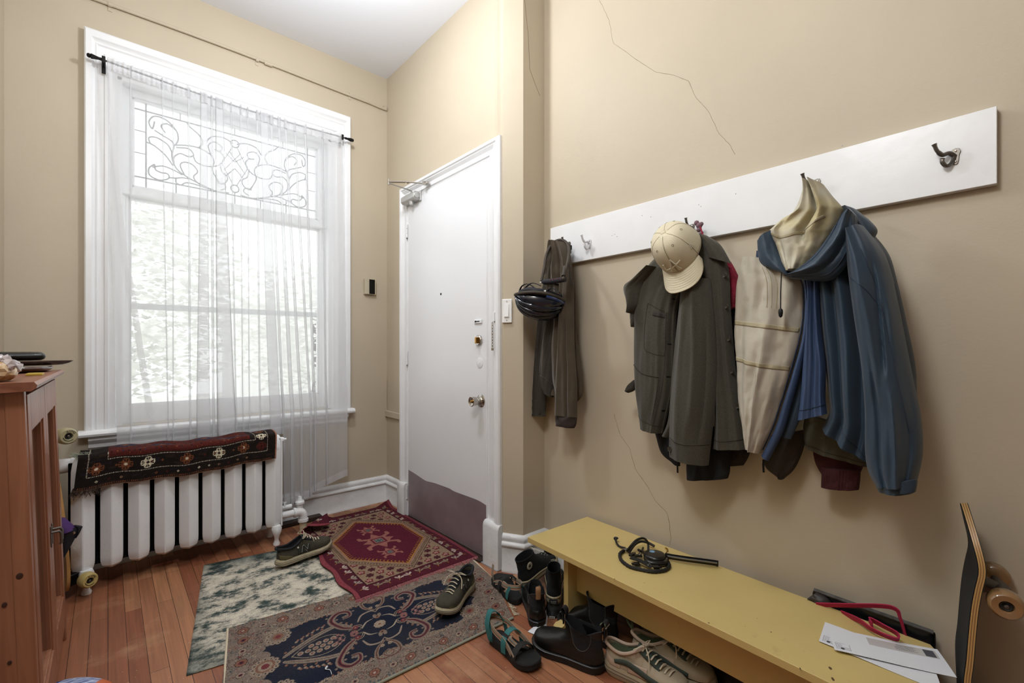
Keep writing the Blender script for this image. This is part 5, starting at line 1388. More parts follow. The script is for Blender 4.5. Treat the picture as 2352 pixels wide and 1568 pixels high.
HK = [(1.484, 1.625), (1.357, 1.612), (0.858, 1.582), (0.445, 1.640), (0.129, 1.632)]
for i, (y, z) in enumerate(HK): hook(y, z, 'hook_white' if i == 1 else 'hook_metal', (0, .15, 0, .6, .85)[i])

# ---------------------------------------------------------------- cloth builder for hanging garments
def noise3(x, y, z): return mnoise.noise(Vector((x, y, z)))
def cloth(left, right, x0, th, folds=(), rows=46, cols=40, seed=0, rough=0.0, profile=0.5, back=0.35, tilt=0.0, xs=None, wob=0.010, taperb=0.0):
    """left / right: outline points (pixels) from top to bottom at distance x0; th: thickness towards the room.
    folds: (s0, s1, width, amplitude, t0, t1) ridges (or grooves, negative) running down the cloth"""
    X0 = x0 if callable(x0) else (lambda t: x0)
    def side(P):
        P = [(Vector((px, py, 0))) for px, py in P]; P = spline(P, 6) if len(P) > 2 else P; return resample(P, rows + 1)
    Lp, Rp = side(left), side(right)
    _m = rows // 2; _w = (onx(Lp[_m].x, Lp[_m].y, X0(.5)) - onx(Rp[_m].x, Rp[_m].y, X0(.5))).length; _q = min(1.0, _w / .15)
    def pos(t, s):
        k = t * rows; i = min(int(k), rows - 1); f = k - i
        a = Lp[i].lerp(Lp[i + 1], f); b = Rp[i].lerp(Rp[i + 1], f); p = a.lerp(b, s)
        return onx(p.x, p.y, X0(t))
    def disp(t, s):
        e = max(0.0, math.sin(PI * s)) ** profile
        d = th * e
        e2 = min(1, s * 12) * min(1, (1 - s) * 12)
        for (s0, s1, w, a, t0, t1) in folds:
            if t0 <= t <= t1 or True:
                c = s0 + (s1 - s0) * (t - t0) / max(1e-6, t1 - t0)
                g = math.exp(-((s - c) / w) ** 2)
                tt = min(1, max(0, (t - t0) / .12 + .0)) * min(1, max(0, (t1 - t) / .12)) if not (t0 <= 0 or t1 >= 1) else (min(1, max(0, (t - t0) / .12 + (1 if t0 <= 0 else 0))) * min(1, max(0, (t1 - t) / .12 + (1 if t1 >= 1 else 0))))
                d += a * g * tt
        d += wob * _q * (noise3(s * 3.1 + seed * 3.7, t * 2.2, seed) + .5 * noise3(s * 7 + seed, t * 5.0 + s * 3, seed + 9)) * e2
        if rough: d += rough * _q * noise3(s * 60 * _w + seed, t * 24 + seed, seed)
        return d
    fr = lambda t, s: pos(t, s) + Vector((-max(disp(t, s), .002), 0, 0))
    bk = lambda t, s: pos(t, s) + Vector((th * back * math.sin(PI * s) ** .6, 0, 0))
    return MB().slab(fr, bk, rows, cols), fr
def on_cloth(fr, t, s, off=0.0015): return fr(t, s) + Vector((-off, 0, 0))
def seam(fr, path, m, parent, r=0.0011, name='seam', n=10, off=0.0006):
    P = spline([(t, s, 0) for t, s in path], n) if len(path) > 2 else resample([(t, s, 0) for t, s in path], n * 3)
    return MB().tube([on_cloth(fr, min(max(p.x, 0), 1), min(max(p.y, 0), 1), off) for p in P], r, 5).build(name, m, parent, True)
def strip(fr, path, w, m, parent, name, off=0.0012, n=22):
    """a flat tape lying on the cloth; w = half width in t and s units"""
    P = spline([(t, s, 0) for t, s in path], n) if len(path) > 2 else resample([(t, s, 0) for t, s in path], n * 2)
    mb = MB(); n = len(P); K = 5
    for i, p in enumerate(P):
        q = P[min(i + 1, n - 1)] - P[max(i - 1, 0)]; q.normalize(); nx, ny = -q.y * w[0], q.x * w[1]
        for j in range(K):
            k = -1 + 2 * j / (K - 1); mb.v.append(tuple(on_cloth(fr, min(max(p.x + k * nx, 0), 1), min(max(p.y + k * ny, 0), 1), off)))
    for i in range(n - 1):
        for j in range(K - 1): mb.f.append((K * i + j, K * i + j + 1, K * (i + 1) + j + 1, K * (i + 1) + j))
    return mb.build(name, m, parent, True, solid=0.0008)
def button(p, r, m, parent, name='button'):
    M = frame(p, (0, -1, 0), (0, 0, 1))
    if (M.to_3x3() @ Vector((0, 0, 1))).x > 0: M = M @ Matrix.Rotation(PI, 4, 'X')
    b = MB().lathe([(r, 0), (r * 1.02, .0015), (r * .9, .003), (r * .65, .0022), (0, .002)], M, 18).build(name, m, parent, True, angle=50)
    mb = MB()
    for a in range(4): mb.lathe([(r * .1, .002), (r * .1, .0026), (0, .0027)], M @ Matrix.Translation((r * .22 * math.cos(a * PI / 2 + .8), r * .22 * math.sin(a * PI / 2 + .8), 0)), 6)
    mb.build('thread_hole', 'black', b, True)
def zip_pull(p, parent, l=0.035):
    mb = MB().tube([p, p + Vector((0, 0, -.012))], .0025, 6).tube([p + Vector((0, 0, -.012)), p + Vector((-.002, -.002, -l))], .0035, 6, flat=.5)
    mb.build('zip_pull', 'dark_metal', parent, True)
mat('hoodie_brown', '#453a2b', 0.9, bump=0.4, bscale=260, var=0.14, vscale=9, sheen=0.2)
mat('hoodie_dark', '#2f2a22', 0.9, bump=0.4, bscale=260, var=0.15, vscale=9)
mat('wool_green', '#48453c', 0.97, bump=0.25, bscale=620, var=0.13, vscale=260, sheen=0.15, spec=0.1)
mat('wool_seam', '#35322a', 0.95)
mat('dark_patch', '#2f2623', 0.8); mat('button_dark', '#37342c', 0.25, coat=.5)
mat('knit_red', '#8e2038', 0.95, bump=0.8, bscale=120, var=.2, vscale=60); mat('knit_mauve', '#7b5f68', 0.95, bump=0.6, bscale=140)
mat('black_jersey', '#0c0c0e', 0.9, bump=0.2, bscale=200); mat('brown_fur', '#241a16', 0.95, bump=0.6, bscale=150, var=.2, vscale=60)
mat('shell_blue', '#27394a', 0.55, bump=0.18, bscale=26, var=0.05, vscale=8, sheen=.1); mat('shell_blue_bright', '#36496a', 0.6, bump=0.12, bscale=26)
mat('shell_seam', '#1c2a3c', 0.7)
mat('lining_cream', '#b7af9f', 0.7, bump=0.5, bscale=34, var=0.06, vscale=10); mat('lining_yellow', '#b3a67e', 0.7, bump=0.45, bscale=30, col2='#bdb7a4', vscale=9, lo=.4, hi=.6)
mat('seam_tape', '#aa9f82', 0.6, bump=.3, bscale=50); mat('zip_dark_blue', '#1f2f4a', 0.6)
mat('olive_twill', '#474435', 0.9, bump=0.2, bscale=200); mat('dark_brown_cloth', '#2d241c', 0.85, bump=.2, bscale=90); mat('maroon_knit', '#3d1418', 0.95, bump=0.4, bscale=150)
mat('olive_black', '#2b2820', 0.9)

# ---- brown hoodie on the left hook
hd = thing('brown_hoodie', 'brown hooded sweatshirt hanging from the leftmost hook behind the bicycle helmet', 'hoodie', (1.64, 1.48, 1.60))
mb, fr = cloth([(1270, 556), (1252, 640), (1240, 700), (1232, 800), (1224, 880), (1216, 944)], [(1296, 556), (1290, 640), (1275, 700), (1262, 800), (1258, 880), (1253, 950)], 1.645, .028, [(.5, .45, .12, -.008, 0, 1)], seed=1)
mb.build('left_sleeve', 'hoodie_dark', hd, True)
mb2, fr2 = cloth([(1217, 915), (1217, 945), (1218, 953)], [(1252, 922), (1253, 948), (1253, 956)], 1.64, .022, rows=6, cols=16); mb2.build('cuff', 'hoodie_dark', hd, True)
mb, frb = cloth([(1268, 556), (1258, 600), (1256, 650), (1262, 700), (1250, 770), (1243, 830), (1243, 868), (1262, 900)], [(1303, 560), (1316, 620), (1322, 680), (1324, 760), (1333, 830), (1337, 870), (1338, 905), (1327, 922)], 1.625, .05,
    [(.25, .2, .05, .012, 0, 1), (.42, .38, .035, -.016, 0, 1), (.60, .55, .06, .014, 0, 1), (.75, .72, .03, -.015, 0, 1), (.9, .86, .05, .008, 0, 1)], seed=2)
mb.build('body', 'hoodie_brown', hd, True)
seam(frb, [(.42, .70), (.50, .82), (.55, .99)], 'hoodie_dark', hd)
mb, frf = cloth([(1262, 700), (1250, 780), (1243, 840), (1244, 878), (1256, 898)], [(1290, 700), (1288, 780), (1280, 840), (1276, 880), (1272, 912)], 1.60, .03, [(.4, .4, .15, .008, 0, 1)], seed=3)
mb.build('front_flap', 'hoodie_dark', hd, True)
seam(frf, [(.80, .02), (.80, .5), (.86, .98)], 'hoodie_brown', hd)
mb, frs = cloth([(1290, 640), (1289, 720), (1284, 800), (1278, 880), (1277, 950)], [(1318, 640), (1318, 720), (1320, 800), (1326, 880), (1326, 958)], 1.585, .04, [(.35, .3, .08, .008, 0, 1), (.7, .7, .05, -.010, .2, 1)], seed=4)
mb.build('right_sleeve', 'hoodie_brown', hd, True)
mb, frc = cloth([(1277, 950), (1278, 966), (1279, 975)], [(1326, 956), (1324, 974), (1319, 983)], 1.585, .034, rows=6, cols=16, seed=4); mb.build('cuff', 'dark_patch', hd, True)
mb, fr = cloth([(1270, 553), (1264, 580), (1258, 615), (1254, 650)], [(1299, 556), (1309, 580), (1314, 615), (1318, 655)], 1.60, .045,
    [(.15, .12, .05, .012, 0, 1), (.35, .33, .04, -.016, 0, 1), (.5, .5, .05, .012, 0, 1), (.66, .68, .03, -.014, 0, 1), (.85, .88, .05, .012, 0, 1)], seed=5, rows=24)
mb.build('hood', 'hoodie_brown', hd, True)
# drawstring end
MB().tube([onx(1306, 600, 1.55), onx(1309, 640, 1.55), onx(1317, 656, 1.56)], .003, 6).build('drawstring', 'hoodie_dark', hd, True)

# ---- bicycle helmet, hanging upside down by its lock cable strap
mat('helmet_black', '#171d2b', 0.2, coat=0.5); mat('helmet_foam', '#3b342c', 0.75, bump=0.3, bscale=120); mat('strap_brown', '#3a3128', 0.7); mat('pad_red', '#6a1f28', 0.8); mat('label_white', '#c8c4ba', 0.6)
mat('helmet_blue', '#2a3c66', 0.2, coat=.4)
hc = onx(1242, 690, 1.50)
hel = thing('bicycle_helmet', 'glossy black bicycle helmet hanging upside down over the brown hoodie', 'helmet', hc)
# local frame: long axis roughly across the view, dome pointing down
fwd = (Vector((RT[0], RT[1], 0)) * -1 + Vector((0, 0, 0.16))).normalized()   # front of helmet to the left of the view
dn = Vector((0.10, -0.02, -1)); dn = (dn - fwd * dn.dot(fwd)).normalized(); sd = fwd.cross(dn)
HM = Matrix((fwd, sd, dn)).transposed().to_4x4(); HM.translation = hc + Vector((0, 0, 0.012))
ha, hb_, hh = 0.112, 0.082, 0.100
def helm(th, ph, k=1.0):   # th around, ph 0 (rim) .. pi/2 (crown)
    r = math.cos(ph) ** .85
    lip = 0.012 * math.sin(2 * th) * math.cos(ph)
    return Vector((ha * k * r * math.cos(th), hb_ * k * r * math.sin(th), hh * k * math.sin(ph) + lip - 0.010 * math.cos(th) * math.cos(ph)))
# shell from ribs running front to back, with open vents between them
mb = MB()
for i in range(-4, 5):
    c = i * 0.335
    def rib(u, v, c=c, w=0.142 if abs(i) < 4 else .19):
        a = (u - .5) * PI * 0.98; lat = c + (v - .5) * 2 * w * (0.55 + .45 * math.cos(a))
        x = math.sin(a); y = math.sin(lat) * math.cos(a) ** .75; z = math.cos(lat) * math.cos(a) ** .8
        bulge = 1.0 + 0.05 * math.cos((v - .5) * PI)
        return HM @ Vector((ha * x * bulge, hb_ * y * 1.12 * bulge, hh * max(z, -.1) * bulge))
    def ribi(u, v, rib=rib):
        p = rib(u, v); return p + (HM.translation - p) * 0.16
    mb.slab(rib, ribi, 20, 4)
mb.build('shell', 'helmet_black', hel, True, angle=60)
mb = MB()
for a in (-0.9, -0.35, 0.35, 0.9):
    def br(u, v, a=a):
        aa = a + (v - .5) * .16; lat = (u - .5) * 2.6
        return HM @ Vector((ha * math.sin(aa) * .97, hb_ * math.sin(lat) * math.cos(aa) ** .75 * 1.09, hh * max(math.cos(lat), -.1) * math.cos(aa) ** .8 * .97))
    mb.slab(br, lambda u, v, br=br: br(u, v) + (HM.translation - br(u, v)) * .14, 16, 3)
mb.build('cross_rib', 'helmet_foam', hel, True, angle=60)
rim = [HM @ (Vector((ha * 1.03 * math.cos(t), hb_ * 1.15 * math.sin(t), -0.006 + .010 * math.cos(2 * t)))) for t in np.linspace(0, 2 * PI, 36, endpoint=False)]
MB().tube(rim, 0.011, 10, closed=True, flat=.75, up=(0, 0, 1)).build('rim', 'helmet_foam', hel, True)
rim2 = [HM @ (Vector((ha * 1.06 * math.cos(t), hb_ * 1.18 * math.sin(t), 0.006 + .010 * math.cos(2 * t)))) for t in np.linspace(PI * .55, PI * 1.9, 30)]
MB().tube(rim2, 0.008, 8).build('shell_edge', 'helmet_blue', hel, True)
rim3 = [HM @ (Vector((ha * .8 * math.cos(t), hb_ * .86 * math.sin(t), -0.022 + .006 * math.cos(2 * t)))) for t in np.linspace(0, 2 * PI, 36, endpoint=False)]
MB().tube(rim3, 0.009, 8, closed=True, flat=1.0).build('inner_band', 'black_cloth', hel, True)
rim4 = [HM @ (Vector((ha * .84 * math.cos(t), hb_ * .80 * math.sin(t), -0.016 + .008 * math.cos(3 * t)))) for t in np.linspace(0, 2 * PI, 36, endpoint=False)]
MB().tube(rim4, 0.014, 8, closed=True).build('padding', 'black_cloth', hel, True)
# lock sleeve lying over it with a ribbed, red flecked surface
a, b_ = onx(1246, 648, 1.46), onx(1298, 641, 1.47)
slv = MB().tube([a, a.lerp(b_, .1), a.lerp(b_, .5) + Vector((0, 0, -.002)), b_], [.007, .012, .012, .012], 12).build('cable_sleeve', 'black_cloth', hel, True)
mb = MB()
for k in range(5):
    c = a.lerp(b_, .45 + k * .11); mb.box(c + Vector((-.011, 0, .004)), (.003, .005, .004))
mb.build('red_fleck', 'pad_red', slv, True)
MB().box(a + Vector((-.012, 0, -.001)), (.002, .009, .006)).build('white_label', 'label_white', slv, True)
# the long brown strap loop going up over the hook
loop = spline([onx(1244, 645, 1.47), onx(1250, 615, 1.49), onx(1255, 585, 1.53), onx(1268, 560, 1.58), onx(1285, 551, 1.605), onx(1300, 556, 1.595), onx(1307, 575, 1.56), onx(1303, 605, 1.50), onx(1296, 630, 1.475), onx(1294, 642, 1.46)], 7)
MB().tube(loop, 0.0068, 10).build('lock_cable', 'strap_brown', hel, True)
MB().tube([onx(1298, 612, 1.49), onx(1294, 634, 1.465)], [.0085, .009], 10).build('cable_ferrule', 'strap_brown', hel, True)
c = onx(1309, 568, 1.63); MB().box(c, (.02, .012, .022)).box(c + Vector((-.002, 0, -.02)), (.012, .014, .018)).build('buckle', 'olive_black', hel, True, bevel=.003)
mb = MB()
for pts in ([(1192, 672), (1198, 658), (1210, 652), (1224, 658), (1234, 670)], [(1205, 662), (1222, 650), (1242, 656)], [(1255, 670), (1268, 662), (1285, 672)]):
    MB().tube(spline([onx(px, py, 1.47) for px, py in pts], 6), .0055, 6, flat=.35).build('chin_strap', 'black_cloth', hel, True)
c = onx(1250, 668, 1.455); MB().box(c, (.002, .022, .007)).build('white_label', 'label_white', hel, True)
mbt = MB(); put_text(mbt, 'G', 0.017, frame(onx(1196, 694, 1.425), (RT[0], RT[1], -.5), (0, 0.1, 1)), .0004); mbt.build('emblem', 'label_white', hel, True)

# ---- green wool overshirt
gs = thing('wool_overshirt', 'grey green wool overshirt with dark buttons hanging under the baseball cap', 'shirt jacket', (1.62, 0.86, 1.60))
# left front panel with chest pocket
mb, fp = cloth([(1530, 575), (1492, 608), (1477, 650), (1463, 700), (1458, 760), (1458, 840), (1462, 900), (1474, 982)], [(1610, 600), (1585, 640), (1560, 690), (1552, 760), (1550, 840), (1545, 900), (1522, 985 + 10)], 1.595, .045,
    [(.70, .74, .05, .006, .2, 1), (.92, .95, .03, -.012, 0, 1), (.15, .1, .08, .008, 0, .5)], seed=11, cols=44, wob=.012)
mb.build('left_front', 'wool_green', gs, True)
seam(fp, [(.31, .40), (.33, .80)], 'wool_seam', gs, .0012); seam(fp, [(.31, .40), (.50, .38), (.56, .44), (.57, .80), (.56, .84), (.5, .88), (.33, .84)], 'wool_seam', gs, .0012)
seam(fp, [(.66, .01), (.69, .35), (.69, .76)], 'wool_seam', gs, .0020); seam(fp, [(.70, .76), (.85, .72), (.96, .68)], 'wool_seam', gs, .0010); seam(fp, [(.33, .86), (.6, .86), (.95, .76)], 'wool_seam', gs, .0010)
seam(fp, [(.93, .02), (.95, .5), (.96, .95)], 'wool_seam', gs, .0011)
strip(fp, [(.355, .56), (.352, .82)], (.012, .02), 'dark_patch', gs, 'name_patch')
for t in (.25, .50, .68, .87): strip(fp, [(t, .90), (t, .955)], (.003, .004), 'black', gs, 'buttonhole')
# folded left shoulder / upper sleeve sticking out
mb, f2 = cloth([(1495, 612), (1462, 640), (1439, 657), (1446, 690), (1458, 716)], [(1520, 615), (1490, 650), (1482, 680), (1476, 705), (1462, 722)], 1.585, .055, [(.5, .5, .2, .012, 0, 1)], seed=12, rows=26)
mb.build('folded_sleeve', 'wool_green', gs, True)
mb, f2 = cloth([(1455, 700), (1451, 716), (1454, 740), (1460, 750)], [(1475, 690), (1478, 715), (1474, 735), (1463, 752)], 1.60, .04, rows=14, seed=13); mb.build('folded_sleeve', 'wool_green', gs, True)
# hanging right sleeve in the middle
mb, fs = cloth([(1572, 650), (1562, 720), (1556, 800), (1548, 880), (1542, 960), (1540, 1020), (1541, 1045)], [(1632, 640), (1640, 720), (1645, 800), (1646, 880), (1640, 960), (1632, 1030), (1628, 1068)], 1.545, .060,
    [(.25, .3, .10, .010, .05, .95), (.62, .66, .07, .008, 0, .8), (.85, .82, .04, -.010, .2, .9)], seed=14, cols=44, wob=.007)
mb.build('hanging_sleeve', 'wool_green', gs, True)
seam(fs, [(.885, .01), (.90, .5), (.885, .99)], 'wool_seam', gs, .0013)
button(on_cloth(fs, .95, .12, .004), .0085, 'button_dark', gs)
seam(fs, [(.9, .10), (.985, .13)], 'wool_seam', gs, .001)
# placket between sleeve and left front
mb, fpl = cloth([(1568, 660), (1556, 760), (1547, 860), (1538, 960), (1524, 998)], [(1590, 660), (1580, 760), (1570, 860), (1562, 960), (1542, 1004)], 1.575, .030, seed=15, cols=20)
mb.build('placket', 'wool_green', gs, True)
# right front with buttons
mb, fr_ = cloth([(1600, 545), (1606, 600), (1630, 680), (1642, 780), (1645, 880), (1646, 960), (1641, 1028)], [(1640, 555), (1672, 610), (1678, 700), (1684, 780), (1692, 860), (1708, 950), (1720, 1030)], 1.60, .052,
    [(.30, .3, .08, .010, 0, 1), (.62, .6, .10, -.010, .1, 1), (.85, .85, .08, .008, 0, 1)], seed=16, cols=40, wob=.012)
mb.build('right_front', 'wool_green', gs, True)
for px, py in ((1663, 637), (1668, 707), (1672, 779), (1686, 852), (1697, 930)):
    t = (py - 550) / (1030 - 550)
    a_, b_ = fr_(t, 0), fr_(t, 1); tgt = onx(px, py, 1.55); s_ = (tgt.y - a_.y) / (b_.y - a_.y); s_ = min(max(s_, .05), .95)
    button(on_cloth(fr_, t, s_, .008), .0085 if py < 900 else .0105, 'button_dark', gs)
seam(fr_, [(.955, .02), (.96, .5), (.95, .98)], 'wool_seam', gs, .0012)
# collar folding over behind the cap
mb, fc = cloth([(1608, 540), (1612, 560), (1625, 590)], [(1624, 541), (1655, 562), (1680, 605)], 1.575, .035, rows=20, seed=17); mb.build('collar', 'wool_green', gs, True)
mb, fc = cloth([(1530, 570), (1520, 610), (1560, 650), (1600, 700)], [(1612, 545), (1630, 600), (1636, 650), (1630, 700)], 1.60, .045, rows=24, seed=18, folds=[(.5, .5, .1, -.015, 0, 1)]); mb.build('shoulder', 'wool_green', gs, True)
# cord lock tab on the left edge
tb = onx(1448, 889, 1.60)
mb, _ = cloth([(1456, 872), (1442, 884), (1436, 896)], [(1463, 880), (1458, 896), (1444, 902)], 1.60, .012, rows=10, cols=10); mb.build('adjuster_tab', 'silver_grey' if False else 'olive_black', gs, True)

# ---- black jersey with a zip behind the overshirt
bj = thing('black_jacket', 'black zip jacket mostly hidden behind the green wool overshirt', 'jacket', (1.66, 0.8, 1.5))
mb, f = cloth([(1500, 975), (1508, 1005), (1520, 1040), (1548, 1062)], [(1545, 985), (1555, 1020), (1562, 1045), (1562, 1070)], 1.655, .02, rows=20, seed=21); mb.build('front', 'black_jersey', bj, True)
zip_pull(onx(1556, 1060, 1.63), bj, .042)
mb, f = cloth([(1560, 980), (1575, 1040), (1577, 1080), (1578, 1101)], [(1680, 980), (1678, 1040), (1677, 1080), (1672, 1098)], 1.63, .035, [(.3, .3, .1, .006, 0, 1)], rows=24, seed=22); mb.build('sleeve', 'black_jersey', bj, True)
mb, f = cloth([(1545, 640), (1540, 760), (1532, 880), (1520, 985)], [(1600, 640), (1598, 760), (1590, 880), (1570, 985)], 1.65, .012, rows=30, cols=16, seed=26); mb.build('front', 'black_jersey', bj, True)
mb, f = cloth([(1664, 640), (1668, 760), (1672, 860), (1680, 940)], [(1692, 700), (1696, 780), (1702, 860), (1716, 960)], 1.66, .02, rows=30, seed=23); mb.build('side', 'black_jersey', bj, True)
bf = thing('brown_fleece', 'dark brown fleece showing below the hem of the green wool overshirt', 'fleece', (1.67, 0.65, 0.85))
mb, f = cloth([(1640, 990), (1642, 1030), (1636, 1068)], [(1722, 990), (1722, 1040), (1708, 1068)], 1.668, .028, [(.5, .5, .2, .006, 0, 1)], rows=24, seed=24, rough=.002); mb.build('hem', 'brown_fur', bf, True)
# ---- knitted scarf: red at the side, mauve knot by the hook
kn = thing('knitted_scarf', 'red and mauve knitted scarf peeping out behind the green wool overshirt', 'scarf', (1.66, 0.78, 1.6))
mb, f = cloth([(1672, 600), (1676, 640), (1680, 680), (1682, 712)], [(1678, 600), (1692, 625), (1701, 655), (1694, 705)], 1.655, .03, rows=24, cols=20, seed=25, rough=.004); mb.build('red_end', 'knit_red', kn, True)
mb = MB()
rnd = random.Random(2)
for px, py, r in ((1600, 512, .010), (1606, 518, .012), (1611, 514, .008), (1606, 527, .010), (1611, 535, .008), (1613, 543, .006)):
    c = onx(px, py, 1.645); mb.lathe([(0.0, -r), (r * .7, -r * .7), (r, 0), (r * .7, r * .7), (0, r)], Matrix.Translation(c), 12)
mb.build('knot', 'knit_mauve', kn, True, angle=80)
MB().tube([onx(1608, 520, 1.63), onx(1614, 538, 1.63), onx(1622, 548, 1.62)], .0025, 6).build('red_cord', 'knit_red', kn, True)

# ---- cream baseball cap with raised monogram, hung over the same hook
mat('cap_cream', '#cdc3a8', 0.85, bump=0.3, bscale=500, var=.05, vscale=8); mat('cap_stitch', '#b3a78a', 0.85); mat('cap_cream_dark', '#8d8167', .8); mat('thread_shine', '#d8d2c0', 0.35, metal=.2)
cpx = onx(1549, 563, 1.485)
cap = thing('baseball_cap', 'cream baseball cap with a raised letter monogram hanging on the coat hook', 'cap', cpx)
# cap frame: front direction f (towards brim), top direction u (crown button), right direction r
tgt_btn = onx(1516, 533, 1.43)
# the crown opens to the wall and upwards to the right; the button points to the upper left towards the viewer
viewdir = (Vector((0, 0, EYE)) - cpx).normalized()
lft = Vector((-RT[0], -RT[1], 0)); upv = Vector((0, 0, 1))
u_ = (viewdir * 0.62 + lft * 0.52 + upv * 0.56).normalized()
f_ = (-upv * 0.80 + viewdir * 0.42 - lft * 0.02); f_ = (f_ - u_ * f_.dot(u_)).normalized()
r_ = f_.cross(u_)
CM = Matrix((f_, r_, u_)).transposed().to_4x4(); CM.translation = cpx - u_ * 0.035
ca, cb2, chh = 0.094, 0.080, 0.108
def crown(th, ph):
    r = math.cos(ph); k = r ** .55 if r > 0 else 0
    dent = 1 - 0.05 * max(0, -math.cos(th)) * math.sin(2 * ph)
    return Vector((ca * math.cos(th) * k * dent, cb2 * math.sin(th) * k * dent, chh * math.sin(ph) ** .95 * (1 + .04 * math.cos(th))))
mb = MB()
def cr_o(u, v): return CM @ crown(u * 2 * PI, v * PI / 2 * .995)
def cr_i(u, v): return CM @ (crown(u * 2 * PI, v * PI / 2 * .995) * 0.965)
mb.slab(cr_o, cr_i, 72, 22)
crn = mb.build('crown', 'cap_cream', cap, True, angle=0)
for k in range(6):
    a = k * PI / 3
    MB().tube([CM @ (crown(a, v) * 1.003) for v in np.linspace(0.02, PI / 2 * .97, 22)], .0007, 5).build('panel_seam', 'cap_cream_dark', crn, True)
MB().lathe([(0.0085, -.001), (.0085, .002), (.006, .0045), (0, .0055)], CM @ Matrix.Translation((0, 0, chh)), 16).build('button', 'cap_cream', crn, True)
for k in range(6):
    p = crown(k * PI / 3 + PI / 6, 1.02); q = crown(k * PI / 3 + PI / 6, 1.06); n = p.normalized()
    M = CM @ frame(p * 1.002, (q - p), n.cross(q - p)); 
    z = (M.to_3x3() @ Vector((0, 0, 1)));
    pp = [M @ Vector((.0035 * math.cos(t), .0035 * math.sin(t), 0)) for t in np.linspace(0, 2 * PI, 12, endpoint=False)]
    MB().tube(pp, .0008, 5, closed=True).build('eyelet', 'cap_cream_dark', crn, True)
# brim: curved visor
def brim(u, v, off=0.0):
    a = (u - .5) * PI * .66; e = crown(a, 0.0)
    out_ = max(0, 1 - (abs(u - .5) * 2) ** 3.2) ** .5
    w = 0.074 * max(out_, 0.0)
    d = Vector((math.cos(a * .25), math.sin(a * .25) * .8, 0))
    p = e + d * w * v
    p.z += -0.010 * (p.y / .07) ** 2 * (0.3 + v) - 0.014 * v + off
    p.z += 0.0
    return CM @ p
brm = MB().slab(lambda u, v: brim(u, v, .0015), lambda u, v: brim(u, v, -.0015), 40, 14).build('brim', 'cap_cream', cap, True, angle=60)
for k in range(7):
    v = .16 + k * .115
    MB().tube([brim(u, v, .0019) for u in np.linspace(.04 + .012 * k, .96 - .012 * k, 30)], .00035, 4).build('stitch_row', 'cap_stitch', brm, True)
# raised monogram across the two front panels
bvh = BVHTree.FromPolygons([v.co[:] for v in crn.data.vertices], [p.vertices[:] for p in crn.data.polygons])
crl = Matrix.Translation(cap.location)
def stick(seg, r, name, m):
    mb = MB(); C0 = CM @ Vector((0, 0, .03))
    for a, b_ in seg:
        pts = []
        for t in np.linspace(0, 1, 8):
            y = a[0] + (b_[0] - a[0]) * t; z = a[1] + (b_[1] - a[1]) * t
            th = -y / cb2; ph = min(1.4, max(.02, z / chh))
            pts.append(CM @ (crown(th, ph) * 1.012))
        mb.tube(pts, r, 6)
    return mb.build(name, m, crn, True)
s0 = .042
stick([((-.020, .010), (.002, .064)), ((.002, .064), (.016, .012)), ((-.034, .020), (.030, .042)), ((-.034, .046), (-.034, .020))], .0025, 'monogram', 'thread_shine')
stick([((.078, .040), (.092, .040)), ((.078, .040), (.086, .058)), ((.092, .040), (.086, .058)), ((.082, .046), (.091, .046)), ((.083, .051), (.089, .051))], .0009, 'side_flag', 'thread_shine')
# ---- blue shell jacket with a cream lining, turned half inside out
bl = thing('blue_jacket', 'blue hooded rain jacket with cream lining turned out, hanging from a hook on the rail', 'jacket', (1.60, 0.4, 1.62))
# cream lining panel on the left
mb, f1 = cloth([(1706, 592), (1702, 612), (1692, 660), (1690, 720), (1688, 770), (1694, 840), (1698, 920), (1708, 980), (1722, 1022)], [(1800, 600), (1842, 640), (1850, 680), (1847, 740), (1838, 790), (1818, 860), (1796, 930), (1778, 985), (1752, 1040)], 1.565, .055,
    [(.35, .25, .10, .012, 0, 1), (.7, .72, .08, -.012, 0, .6), (.55, .5, .05, .010, .3, 1), (.15, .2, .06, -.008, .2, .9)], seed=31, rows=60, cols=48, wob=.018, rough=.003)
mb.build('lining', 'lining_cream', bl, True)
strip(f1, [(.345, .02), (.36, .5), (.375, .97)], (.011, .02), 'seam_tape', bl, 'seam_tape'); strip(f1, [(.535, .02), (.555, .5), (.565, .97)], (.011, .02), 'seam_tape', bl, 'seam_tape')
seam(f1, [(.05, .985), (.3, .99), (.6, .985), (.98, .98)], 'zip_dark_blue', bl, .0022, 'zip_tape')
for s0 in (.54, .60, .66): seam(f1, [(.06, s0), (.15, s0 + .01), (.27, s0 + .005)], 'seam_tape', bl, .0012, 'crease')
# dark blue facing beside the lining
mb, f2 = cloth([(1846, 640), (1850, 700), (1842, 780), (1820, 860), (1798, 930), (1780, 985), (1750, 1045)], [(1856, 640), (1862, 700), (1856, 780), (1838, 860), (1818, 930), (1800, 990), (1766, 1058)], 1.545, .016, rows=50, cols=12, seed=32)
mb.build('facing', 'shell_blue_bright', bl, True)
